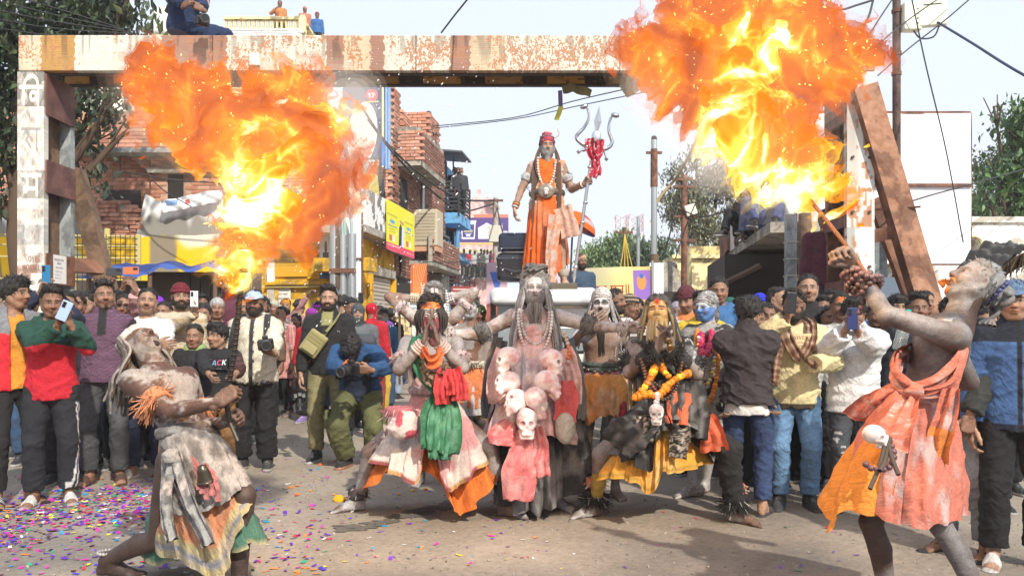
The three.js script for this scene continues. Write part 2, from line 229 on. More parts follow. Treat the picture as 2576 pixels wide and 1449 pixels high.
{
const g=thing('gantry','rusty steel height gantry spanning the road with white and brown painted beam','gantry',[0,0,0]);
const x0=-5.6,x1=4.12,yb=4.27,yt=4.675,len=x1-x0,X=(px)=>(px-CX)/ F*9-x0;
const wh=[.86,.835,.77],br=[.62,.46,.385],oc=[.72,.55,.30],tn=[.80,.72,.60];
const tex=rustPaint([[X(100),[.82,.77,.66],.0],[X(185),oc,.05],[X(402),wh,-.25],[X(568),br,.0],[X(818),wh,.12],[X(862),br,.0],[X(930),tn,.1],[X(965),br,0],[X(1132),wh,.24],[X(1182),br,.05],[X(1268),tn,.15],[X(1360),wh,.30],[X(1555),wh,.32],[X(1575),wh,.1],[X(1640),br,.0],[X(1860),wh,.28],[X(2040),br,0],[X(2120),wh,.2],[99,br,.1]],2048,128,len);
const beamM=new THREE.MeshStandardMaterial({map:tex,roughness:.72,bumpMap:T.fine,bumpScale:.003});
const fr=rbox(len,yt-yb,.1,.012,(x0+x1)/ 2,(yb+yt)/ 2,-9.05),p=fr.attributes.position,uv=fr.attributes.uv;for(let i=0;i<p.count;i++)uv.setXY(i,(p.getX(i)- x0)/ len,(p.getY(i)- yb)/ .42);
part('front_beam',fr,beamM,g);
const hz=canvasTex(1024,64,(c,w,h)=>{c.fillStyle='#3a2f28';c.fillRect(0,0,w,h);for(let i=-1;i<14;i++){c.fillStyle=i % 2?'#b08a50':'#c2964c';const a=i*78+10;c.beginPath();c.moveTo(a,0);c.lineTo(a+42,0);c.lineTo(a+48,h);c.lineTo(a,h);c.fill();}const R=rngOf(3);for(let i=0;i<900;i++){c.fillStyle=R()>.5?'rgba(70,40,22,.5)':'rgba(150,110,50,.35)';c.fillRect(R()*w,R()*h,2+R()*8,1+R()*6);}});
const rr_=box(len-.5,.36,.05,(x0+x1)/ 2,yb+.18,-9.52),q=rr_.attributes.position,uq=rr_.attributes.uv;for(let i=0;i<q.count;i++)uq.setXY(i,(q.getX(i)- x0)/ len,(q.getY(i)- yb)/ .42);
part('rear_beam',rr_,new THREE.MeshStandardMaterial({map:hz,roughness:.8}),g);
part('top_plate',uvk(box(len-.02,.02,.5,(x0+x1)/ 2,yt-.04,-9.33)),W.rust,g);
part('lower_flange',uvk(merge([box(len-.62,.012,.07,(x0+x1)/ 2,yb-.007,-9.12),box(len-.62,.014,.09,(x0+x1)/ 2,yb-.008,-9.52)].map((e)=>e.toNonIndexed()))),M([.05,.035,.028],.85),g);
for(const s of[-3.4,-1.2,1.1,3])part('spacer',box(.05,.25,.42,s,yb+.2,-9.31),M([.06,.045,.035],.85),g);
// left post: painted channels, red-oxide battens, letters
const letters=canvasTex(128,1024,(c,w,h)=>{
const Y=(y)=>(y-180)/(1110-180)*h;c.fillStyle='#dcd8cc';c.fillRect(0,0,w,h);
const R=rngOf(12);c.fillStyle='#87827a';c.fillRect(0,0,w,Y(268));c.fillStyle='#a29c92';c.fillRect(0,Y(425),w,Y(495)- Y(425));c.fillStyle='rgba(120,60,40,.5)';c.fillRect(0,Y(660),w,Y(700)- Y(660));c.fillStyle='rgba(150,150,150,.55)';c.fillRect(0,Y(560),w,Y(610)- Y(560));
for(let i=0;i<500;i++){c.fillStyle=['rgba(120,116,108,.22)','rgba(240,236,226,.35)','rgba(110,70,50,.18)'][i % 3];c.beginPath();c.ellipse(R()*w,R()*h,3+R()*14,2+R()*20,R()*3,0,7);c.fill();}
c.strokeStyle='#e9e2cf';c.lineWidth=11;
c.save();c.translate(12,Y(198));DEV(c,1,(L)=>{L([[0,24],[104,24]]);L([[18,24],[18,70]]);L([[18,24],[30,-8,60,-6],[88,-4,88,24]]);L([[88,24],[88,72]]);L([[86,44],[52,30,52,50],[54,68,86,52]]);});c.restore();
c.save();c.translate(20,Y(432));DEV(c,1,(L)=>{L([[0,6],[92,6]]);L([[28,6],[28,40]]);L([[28,40],[14,34,12,44],[18,56,28,44]]);L([[28,42],[74,42]]);L([[74,6],[74,60]]);});c.restore();
c.strokeStyle='rgba(150,145,138,.8)';c.lineWidth=8;c.save();c.translate(22,Y(318));DEV(c,1,(L)=>{L([[0,6],[88,6]]);L([[72,6],[72,62]]);L([[22,12],[44,20,20,36],[30,44,44,56]]);});c.restore();
c.fillStyle='rgba(130,92,80,.85)';c.font='bold 24px sans-serif';c.fillText('OYES',52,Y(652));c.fillText('HOSTEL',24,Y(668)+ 6);c.fillStyle='rgba(230,226,214,.95)';c.fillRect(66,Y(672)+ 8,56,60);c.fillStyle='#777';c.font='8px sans-serif';for(let i=0;i<5;i++)c.fillText('CONTACT NO.',70,Y(672)+ 20+i*10);
});
const postM=new THREE.MeshStandardMaterial({map:letters,roughness:.75,bumpMap:T.fine,bumpScale:.003});
const post=(xa,xb,zf,m)=>{const e=box(xb-xa,yb-.01,.09,(xa+xb)/ 2,(yb-.01)/ 2,zf-.045),a=e.attributes.position,b=e.attributes.uv;for(let i=0;i<a.count;i++)b.setXY(i,(a.getX(i)- xa)/(xb-xa),.0+a.getY(i)/ yb);return part('post_channel',m===postM?e:uvk(e),m,g);};
post(-5.61,-5.31,-9.0,postM);post(-5.61,-5.31,-9.55,W.grey);
part('post_web',uvk(box(.03,yb-.02,.46,-5.46,yb/2-.01,-9.32)),W.wood,g);
for(const[a,b]of[[4.255,3.78],[3.27,2.90],[2.21,1.86],[1.1,.7]])part('batten_plate',uvk(box(.02,a-b,.58,-5.30,(a+b)/ 2,-9.32)),b<2.5?W.rust:W.redoxide,g);
const note=canvasTex(128,160,(c,w,h)=>{c.fillStyle='#e9e6e0';c.fillRect(0,0,w,h);c.fillStyle='#444';c.font='bold 17px sans-serif';c.fillText('ROOM FOR',12,34);c.fillText('RENT',36,54);c.font='bold 13px sans-serif';c.fillText('ONLY BOYS',22,76);c.font='11px sans-serif';['CONTACT NO.','955005 1 72','95001 01 35'].forEach((t,i)=>c.fillText(t,18,98+i*18));});
const pl=part('paper_notice',new THREE.PlaneGeometry(.27,.33).rotateY(Math.PI/2).translate(-5.286,2.04,-9.28),new THREE.MeshStandardMaterial({map:note,roughness:.9}),g);
const brace=(a,b,w,d,m=W.rust)=>part('brace',uvk(bar(a,b,w,d)),m,g);
brace(at(186,430,9.75),at(372,1105,9.75),.2,.16,W.wood);brace(at(180,668,9.62),at(262,672,9.7),.17,.05,W.rust);
// right post
const rp=rustPaint([[1,[.90,.89,.86],.12]],128,512,1.0),rpm=new THREE.MeshStandardMaterial({map:rp,roughness:.75});
post(3.80,4.11,-9.0,rpm);post(3.80,4.11,-9.55,W.rust);
part('post_web',uvk(box(.03,yb-.02,.46,3.96,yb/2-.01,-9.32)),M([.06,.045,.035],.9),g);
for(const[a,b]of[[4.255,3.7],[2.7,2.5],[1.9,1.5]])part('batten_plate',uvk(box(.02,a-b,.58,3.79,(a+b)/ 2,-9.32)),W.redoxide,g);
const rough2=matOf(T.rust,.85,.004);rough2.color.setRGB(1.7,1.95,2.0);
brace(at(2178,215,8.92),at(2448,1128,8.92),.275,.05,rough2);brace(at(2178,215,8.92).add(V(-.118,-.02,-.06)),at(2448,1128,8.92).add(V(-.118,-.02,-.06)),.04,.16,W.rust);
brace(at(2200,500,9.7),at(2350,900,9.7),.16,.1);brace(at(2150,606,9.1),at(2262,580,9.0),.14,.08);brace(at(2195,528,9.05),at(2318,520,8.85),.02,.02);
const bolt=M([.10,.06,.04],.7),R=rngOf(4);for(let i=0;i<8;i++)part('bolt',new THREE.CylinderGeometry(.018,.018,.03,6).rotateX(Math.PI/2).translate(3.86 +(i % 2)*.19,2.05+.62*Math.floor(i/2),-8.99),bolt,g);
part('junction_box',rbox(.11,.14,.06,.008,...at(640,150,8.96).toArray()),M([.75,.70,.58],.7),g);
// cable coil hung on the right post
const coil=thing('cable_coil','loose coil of old cable hanging on the right gantry post','cable',at(2080,375,8.9));for(let i=0;i<7;i++){const r=.12+.03*(i % 3);const pts=[];for(let j=0;j<16;j++){const a=j/16*6.283;pts.push(V(Math.cos(a)*r*.75+.01*i,Math.sin(a)*r-.02*(i % 2),.012*Math.sin(3*a+i)));}part('loop',tube(pts,.006,40,5,true),W.wire,coil);}
part('meter_box',rbox(.12,.10,.07,.01,.02,-.22,-.01),M([.35,.36,.37],.6),coil);
}
// banner folded over the beam, strips hanging below it
{
const t=canvasTex(512,64,(c,w,h)=>{c.fillStyle='#f1e9b4';c.fillRect(0,0,w,h);c.fillStyle='#5b9bd0';c.beginPath();c.moveTo(370,0);c.lineTo(480,0);c.lineTo(480,64);c.lineTo(350,64);c.fill();c.fillStyle='#f0f0f0';c.fillRect(480,0,32,64);c.fillStyle='#d85a5a';c.fillRect(150,44,60,20);});
const g=new THREE.PlaneGeometry(2.6,.30,40,4),p=g.attributes.position;for(let i=0;i<p.count;i++)p.setZ(i,.02*Math.sin(p.getX(i)*7)+(p.getY(i)>.1?.03:0));g.computeVertexNormals();
const m=part('banner',g,new THREE.MeshStandardMaterial({map:t,roughness:.7,side:THREE.DoubleSide}),scene);m.position.set(.14,4.62,-9.6);tag(m,'long yellow and blue printed banner lying along the top of the gantry beam','banner');
for(const[px,py,w,h,c,rot]of[[1432,222,.16,.10,[.20,.16,.06],.2],[1465,228,.22,.10,[.24,.20,.08],-.3],[1410,250,.05,.2,[.16,.12,.30],.05],[1406,285,.06,.16,[.65,.60,.08],-.35],[1584,222,.17,.17,[.30,.25,.14],.5]]){
const e=new THREE.PlaneGeometry(w,h,4,5),q=e.attributes.position;for(let i=0;i<q.count;i++)q.setZ(i,.03*Math.sin(q.getX(i)*30+q.getY(i)*14));e.rotateZ(rot);e.computeVertexNormals();
const f=part('paper_flag',e,M(c,.8),scene);f.position.copy(at(px,py,9.45));tag(f,px===1406?'yellow tail of a torn paper flag hanging below the beam':px===1410?'purple strip of torn paper flag hanging below the beam':px===1584?'square brown paper flag hanging beside the right fire cloud':px===1432?'small dark paper flag scrap under the beam, nearest the yellow tail':'wide crumpled paper flag scrap hanging under the middle of the beam','paper flag');
}
}

// ---------- buildings ----------
const PHI=-7.4*D2R;
const solid=(n,w,h,d,x,y,z,m,parent,label)=>part(n,uvk(box(w,h,d,x,y,z)),m,parent,label);
function windowIn(parent,x,y,z,w,h,face,fm=W.wood,bars=3){// framed opening, facing +z (face 0) or +x (face 1)
const f=new THREE.Group();f.name='window';f.position.set(x,y,z);f.rotation.y=face?Math.PI/2:0;parent.add(f);
part('pane',box(w,h,.02,0,0,-.04),W.glass,f);
part('frame',merge([box(w+.1,.06,.1,0,h/2,0),box(w+.1,.06,.1,0,-h/2,0),box(.06,h-.06,.098,-w/2,0,0),box(.06,h-.06,.098,w/2,0,0),...[...Array(bars).keys()].map((i)=>box(.02,h-.06,.03,-w/2 +(i+1)*w /(bars+1),0,0))]),fm,f);
return f;
}
function shutter(parent,w,h,x,y,z,face=0,m=M([.46,.40,.33],.6,{metalness:.2})){
const g=new THREE.Group();g.name='roller_shutter';g.position.set(x,y,z);g.rotation.y=face?Math.PI/2:0;parent.add(g);const n=Math.round(h/.085),slat=new THREE.CylinderGeometry(.045,.045,w,7,1,false,-1.2,2.4).rotateZ(Math.PI/2).scale(1,.95,.55);
for(let i=0;i<n;i++){const s=part('slat',slat,m,g);s.position.set(0,-h/2 +(i+.5)*h/n,-.02);}
return g;
}
const printed=(w,h,draw,rough=.6)=>new THREE.MeshStandardMaterial({map:canvasTex(w,h,draw),roughness:rough,side:THREE.DoubleSide});
const facePanel=(name,w,h,th,front,edge,parent)=>{const g=new THREE.BoxGeometry(w,h,th);return part(name,g,[edge,edge,edge,edge,front,edge],parent);};

// far left: ruined brick house with whitewashed band and yellow wall
{
const b=thing('brick_house','half ruined brick house with whitewash band above a yellow wall, behind left post','building',at(560,829,15).setY(0));
const S15=(px)=>(px-560)/ F*15,H15=(py)=>EYE -(py-HY)/ F*15;
const xl=S15(-420),low=new THREE.Group();
solid('wall',-xl,H15(388),2.4,xl/2,H15(388)/ 2,-1.35,W.mortar,b);
const bw=b.children[0];
bricks(bw,V(xl,H15(505),-.15),V(1,0,0),V(0,0,1),-xl,H15(388)- H15(505),{tint:1.25,seed:3,keep:(a,y)=>!(Math.abs(a+xl-S15(432))<.2&&y<.55&&y>.02),single:(a)=>a+xl>S15(250)});
solid('lintel',.95,.10,.2,S15(432),H15(428),-.08,W.concrete,b);solid('niche',.30,.5,.05,S15(432),H15(465),-.17,W.dark,b);
// ledge
const lg=uvk(box(S15(575)- S15(180),.09,.7,(S15(180)+ S15(575))/ 2,H15(386),-.05));part('ledge',lg,W.grey,b);
// upper storey, set back
const up=solid('upper_wall',-xl*.86,H15(255)- H15(386)+ .2,1.6,xl*.43,(H15(255)+ H15(386))/ 2+.1,-2.2,W.mortar,b);
bricks(up,V(xl*.86,H15(386)+ .05,-1.4),V(1,0,0),V(0,0,1),-xl*.86,H15(262)- H15(386)+ .2,{tint:.95,seed:8,dark:.3});
// whitewash band with broken top, hole with loose bricks
const shape=new THREE.Shape();shape.moveTo(xl,0);shape.lineTo(0,0);const R=rngOf(6);let top=[];
for(let i=0;i<=40;i++){const x=xl*i/40,px=560+x/15*F;let y=H15(505)+ .06*Math.sin(i*1.7)+ .1*(R()- .5);if(px>245&&px<345)y=H15(598);if(px>345)y +=.03;top.push([x,y]);}
top.forEach(([x,y])=>shape.lineTo(x,y));shape.lineTo(xl,0);
const band=new THREE.ExtrudeGeometry(shape,{depth:.13,bevelEnabled:false});band.translate(0,0,-.13);
const bandT=fieldTex(512,512,(u,v)=>{const y=v*4.0,x=u*10,a=fbm(x*1.1,y*1.1,3,4),b2=fbm(x*3,y*.7,9,3);let c=[.93,.92,.91];c=mixc(c,[.55,.53,.50],sst(0,.35,a+b2*.7+.5*sst(3.7,3.2,y)*sst(2.9,3.2,y)));if(y<3.1+.1*a)c=mixc([.93,.74,.10],[.86,.84,.76],sst(.20,.34,fbm(x*.9,y*.9,5,3)));if(y<3.1+.1*a)c=mixc(c,[.55,.5,.42],sst(.2,.5,b2+a));return c;});
bandT.repeat.set(.1,.25);part('plaster_wall',band,new THREE.MeshStandardMaterial({map:bandT,roughness:.93}),b);
const rub=part('hole',uvk(box(S15(345)- S15(248),1.2,.06,(S15(345)+ S15(248))/ 2,H15(555),-.16)),M([.06,.045,.04],.95),b),R2=rngOf(19);
for(let i=0;i<85;i++){const m=part('brick',BRICK,brickMats[i % 6],b);const x=(i % 5)*.2-.1,side=R2()>.42;m.position.set((side?S15(262):S15(318))+(R2()- .5)*.42,H15(596)+ Math.floor(i/10)*.078+.03,-.08+R2()*.06);m.rotation.y=(R2()- .5)*.5;m.scale.set(.8+R2()*.5,1,1);}
solid('pier',.34,.8,.12,S15(296),H15(556),-.09,W.concrete,b);
// crumpled poster sheet on the ledge of the band
const sheet=new THREE.PlaneGeometry(1.15,.22,24,5),sp=sheet.attributes.position;for(let i=0;i<sp.count;i++)sp.setXYZ(i,sp.getX(i),sp.getY(i)+ .05*Math.sin(sp.getX(i)*3),.04*Math.sin(sp.getX(i)*17+sp.getY(i)*30));sheet.computeVertexNormals();
const sm=part('plastic_sheet',sheet,printed(128,32,(c,w,h)=>{c.fillStyle='#e8e9ee';c.fillRect(0,0,w,h);c.fillStyle='#7d9cc9';c.fillRect(10,4,26,14);c.fillStyle='#c96a6a';c.fillRect(50,10,10,12);}),scene);sm.position.copy(at(480,505,14.8));sm.rotation.z=.08;tag(sm,'crumpled whitish plastic sheet lying along the broken top of the whitewashed wall','sheet');
// iron stubs
for(const[a,y0,y1]of[[375,395,470],[300,375,440]])part('rebar',cyl(V(S15(a),H15(y1),-.02),V(S15(a),H15(y0),-.02),.012),W.rust,b);
}
// white house behind it, balustraded roof house further off
{
const p=at(330,829,19.5).setY(0),b=thing('white_house','white house with small row of windows showing between tree and fire, upper left','building',p),S=(px)=>(px-330)/ F*19.5,Hh=(py)=>EYE -(py-HY)/ F*19.5;
solid('wall',3.2,Hh(200),2,S(330),Hh(200)/ 2,-1,W.white,b);solid('roof_slab',3.5,.12,2.2,S(330),Hh(200)+ .06,-.96,W.cream,b);solid('sunshade',2.6,.08,.5,S(330),Hh(296),.25,W.cream,b);
for(let i=0;i<5;i++)windowIn(b,S(258+i*28),Hh(218),.02,.18,.16,0,W.white,0);windowIn(b,S(290),Hh(325),.02,.5,.5,0,W.white,2);
}
{
const d=26,p=at(660,829,d).setY(0),b=thing('balustrade_house','pale brick house with roof balustrade and onlookers above the left of the beam','building',p),S=(px)=>(px-660)/ F*d,Hh=(py)=>EYE -(py-HY)/ F*d;
const xl=S(560),xr=S(758);solid('wall',xr-xl,Hh(72),4,(xl+xr)/ 2,Hh(72)/ 2,-2,W.cream,b);
bricks(b.children[0],V(xl,Hh(90),.012),V(1,0,0),V(0,0,1),xr-xl,Hh(72)- Hh(90),{tint:1.0,seed:13});b.children[0].children.forEach((c)=>{if(c.isInstancedMesh){for(let i=0;i<c.count;i++)c.setColorAt(i,new THREE.Color().setScalar(.55+.25*rnd()));}});
solid('handrail',xr-xl,.09,.2,(xl+xr)/ 2,Hh(44),-.1,W.cream,b);for(let i=0;i<17;i++)part('baluster',new THREE.CylinderGeometry(.05,.045,Hh(48)- Hh(72),8).translate(xl+.08+i*(xr-xl-.16)/ 16,(Hh(48)+ Hh(72))/ 2,-.1),W.cream,b);
solid('corner_post',.2,.55,.22,xr,Hh(58),-.1,W.cream,b);
for(let i=0;i<6;i++)solid('baluster',.1,.36,.1,xr-.05,Hh(62),-.6-i*.55,W.cream,b);solid('handrail',.2,.09,3.6,xr-.05,Hh(46),-2,W.cream,b);
const tank=thing('water_tank','pale plastic water tank on the roof left of the seated cameraman','tank',at(415,60,25));part('tank_body',new THREE.LatheGeometry([[0,.5],[.12,.5],[.14,.44],[.42,.38],[.45,.32],[.43,.1],[.45,-.1],[.43,-.3],[.45,-.5],[0,-.5]].map(([a,b2])=>new THREE.Vector2(a,b2)),18),M([.72,.72,.66],.6),tank);part('stand',box(.9,.9,.9,0,-.96,0),W.cream,tank);solid('block',3.4,6.6,2,-.6,-4.72,-.5,W.cream,tank);
}
// fence and tarpaulin stall in front of it
{
const d=12.6,g=thing('bamboo_fence','yellow bamboo and wire grid fence standing before the yellow wall','fence',at(250,829,d).setY(0)),S=(px)=>(px-250)/ F*d,Hh=(py)=>EYE -(py-HY)/ F*d,ym=M([.50,.42,.16],.8);
for(const px of[182,250,268,346,30,-20])part('post',cyl(V(S(px),0,0),V(S(px),Hh(px===268?575:590),0),.045),ym,g);
for(const py of[590,615,645,700])part('rail',cyl(V(S(-60),Hh(py),.03),V(S(350),Hh(py+6),.03),.016),ym,g);
for(let i=0;i<14;i++)part('wire',cyl(V(S(185+i*12),.3,.045),V(S(185+i*12),Hh(590),.045),.006,.006,5),W.wire,g);
for(let i=0;i<8;i++)part('wire',cyl(V(S(182),Hh(600+i*14),.05),V(S(348),Hh(602+i*14),.05),.005,.005,5),W.wire,g);
}
{
const d=11.2,b=thing('market_stall','dark wooden stall under a slack blue tarpaulin behind the left crowd','stall',at(400,829,d).setY(0)),S=(px)=>(px-400)/ F*d,Hh=(py)=>EYE -(py-HY)/ F*d;
const g=new THREE.PlaneGeometry(S(575)- S(235),1.5,60,16),p=g.attributes.position,c0=(S(235)+ S(575))/ 2;
for(let i=0;i<p.count;i++){const x=p.getX(i),t=p.getY(i)/ 1.5+.5;p.setXYZ(i,x+c0,mix(Hh(690-10*Math.sin(x*2)),Hh(648),Math.pow(t,.7))+ .05*Math.sin(x*9+t*4)*(1-t*.5)+ .03*noise(x*8,t*6,2)-(x>.6?.14*(1-t)*(x-.6):0),.35-t*1.3);}g.computeVertexNormals();
part('tarpaulin',g,M([.035,.09,.34],.5),b);
solid('wall',1.3,Hh(682),.1,S(480),Hh(682)/ 2,-.2,M([.10,.075,.05],.9),b);for(let i=0;i<9;i++)solid('plank',.13,Hh(686),.03,S(430)+ i*.145,Hh(686)/ 2,-.13,M([.10,.075,.055],.9),b);
for(const px of[250,400,560])part('pole',cyl(V(S(px),0,.3),V(S(px),Hh(688),.3),.03),W.wood,b);
solid('wall',1.4,Hh(700),.1,S(300),Hh(700)/ 2,-.6,M([.07,.06,.05],.9),b);
}
// yellow corner shop
{
const c0=at(905,829,16).setY(0),b=thing('corner_shop','yellow painted corner shop with roller shutters and whitewashed balcony','building',c0,PHI),S=(px)=>(px-905)/ F*16,Hh=(py)=>EYE -(py-HY)/ F*16;
const wl=-S(548),fh=Hh(578);solid('wall',wl,fh,2.5,-wl/2,fh/2,-1.25,W.yellow,b);

// front: recessed panel, ledge, doorway frame, prints, lettering
solid('panel_border',1.25,.07,.05,S(728),Hh(650),.03,W.yellow,b);solid('panel',1.15,.28,.02,S(728),Hh(672),.014,M([.62,.47,.06],.9),b);solid('ledge',1.4,.06,.14,S(750),Hh(712),.07,W.yellow,b);solid('ledge',1.5,.05,.1,S(752),Hh(720),.052,M([.45,.36,.12],.9),b);
for(const px of[688,815])solid('door_frame',.07,1.5,.06,S(px),.85+.75,.03,W.yellow,b);
solid('door',1.0,1.9,.04,S(752),1.0,.02,M([.66,.50,.07],.8),b);solid('pier',.16,Hh(640),.06,S(672),Hh(640)/ 2,.035,W.white,b);
const txt=(t,w,h,px,py,col,f)=>{const m=part('lettering',new THREE.PlaneGeometry(w,h),new THREE.MeshStandardMaterial({map:canvasTex(256,128,(c,W_,H_)=>{c.fillStyle='#d3a122';c.fillRect(0,0,W_,H_);c.fillStyle=col;c.font=f;t.forEach((s,i)=>c.fillText(s,8,40+i*36));}),roughness:.92}),b);m.position.set(S(px),Hh(py),.046);};
txt(['CITY COMPUTECH'],.8,.3,730,676,'#a37c1c','bold 27px sans-serif');txt(['TATA','TUTION','CLASSES'],.34,.36,790,678,'#8f6d20','bold 36px sans-serif');
const at2=part('lettering',new THREE.PlaneGeometry(.34,.30),new THREE.MeshStandardMaterial({map:canvasTex(128,128,(c)=>{c.fillStyle='#cfa122';c.fillRect(0,0,128,128);c.fillStyle='#4d77b5';c.font='bold 74px sans-serif';c.fillText("'AT",4,90);}),roughness:.9}),b);at2.position.set(S(800),Hh(768),.055);
const pst=(draw,w,h,px,py,z,name='poster')=>{const m=part(name,new THREE.PlaneGeometry(w,h),printed(128,128,draw,.85),b);m.position.set(S(px),Hh(py),z);return m;};
pst((c)=>{c.fillStyle='#dfddd6';c.fillRect(0,0,128,128);c.fillStyle='#333';c.font='bold 20px sans-serif';['TIST PART','MEDI STATE','NEET JEE'].forEach((t,i)=>c.fillText(t,6,40+i*28));c.fillRect(6,8,110,6);},.28,.42,707,752,.05);
pst((c)=>{c.fillStyle='#c9d3dc';c.fillRect(0,0,128,128);c.fillStyle='#4a6e9d';c.fillRect(0,112,128,16);c.fillStyle='#34404c';c.beginPath();c.ellipse(64,36,14,18,0,0,7);c.fill();c.fillRect(34,52,60,60);},.26,.88,818,645,.06);
// side face: shutter, awning, brick bits
shutter(b,1.5,2.35,.02,1.3,-1.35,1);solid('lintel',.1,.18,1.8,.06,2.58,-1.35,W.concrete,b);shutter(b,.75,1.7,-.4,1.2,.03,0);
const aw=solid('awning',1.15,.26,.5,-.22,Hh(672)+ .02,.25,W.yellow,b);solid('shutter_post',.1,2.5,.1,.06,1.25,-.5,W.yellow,b);solid('shutter_post',.1,2.5,.1,.06,1.25,-2.25,W.yellow,b);
// balcony: slab, front and side parapets with peeling whitewash
const hb=Hh(584),ht=Hh(486);solid('balcony_slab',1.9,.14,3.4,-.64,hb,-1.1,W.concrete,b);
const peel=new THREE.MeshStandardMaterial({map:fieldTex(512,256,(u,v)=>{const a=fbm(u*9,v*5,2,4),k=sst(.18,.3,a+noise(u*60,v*40,4)*.2 -(1-v)*.05);return mixc([.88,.88,.86],[.40,.38,.36],k*.9);}),roughness:.93,bumpMap:T.fine,bumpScale:.004});
peel.map.repeat.set(.5,1);part('parapet',uvk(box(.12,ht-hb-.07,3.3,.25,(ht+hb)/ 2+.035,-1.1),.6),peel,b);part('parapet',uvk(box(1.7,ht-hb-.07,.12,-.66,(ht+hb)/ 2+.035,.54),.6),W.cream,b);
// yellow advertising banner hung on the side parapet
const ad=canvasTex(512,512,(c,w,h)=>{c.fillStyle='#e3dc2f';c.fillRect(0,0,w,h);c.fillStyle='#dd4a64';c.fillRect(0,h*.84,w,h*.16);c.fillStyle='#fff';c.font='22px sans-serif';c.fillText('MADAN ENTERPRISES',20,h*.9);c.fillText('9415 121 7 18',360,h*.94);for(const x of[24,322]){c.fillStyle='#8a7a20';c.font='bold 27px sans-serif';c.fillText('SHYAM STEEL',x-8,150);c.fillStyle='#5aa0d8';c.beginPath();c.ellipse(x+78,205,44,20,0,0,7);c.fill();c.fillStyle='#2b6db0';c.fillRect(x,248,160,9);c.fillStyle='#6d6420';c.font='20px sans-serif';c.fillText('TMT REBAR',x+20,290);c.fillText('MAXIMUM',x+28,316);c.fillStyle='#e0643c';c.fillRect(x+26,345,48,62);c.fillStyle='#f3efe2';c.fillRect(x+82,345,40,62);}c.fillStyle='#2b2f38';c.beginPath();c.moveTo(210,430);c.lineTo(220,230);c.lineTo(250,180);c.lineTo(275,235);c.lineTo(290,430);c.fill();c.fillStyle='#d7dbe4';c.beginPath();c.moveTo(262,430);c.lineTo(268,240);c.lineTo(288,190);c.lineTo(314,250);c.lineTo(318,430);c.fill();c.fillStyle='#b98a6a';c.beginPath();c.arc(250,165,18,0,7);c.arc(286,175,18,0,7);c.fill();});
const adm=part('advertising_banner',new THREE.PlaneGeometry(2.35,1.06,12,6).rotateY(Math.PI/2),new THREE.MeshStandardMaterial({map:ad,roughness:.65,side:THREE.DoubleSide}),scene);adm.position.copy(c0).add(V(.345,(Hh(500)+ Hh(625))/ 2+.08,-1.85).applyAxisAngle(V(0,1,0),PHI));adm.rotation.y=PHI;tag(adm,'yellow advertising banner with two figures and pink strip on the balcony side','banner');
}
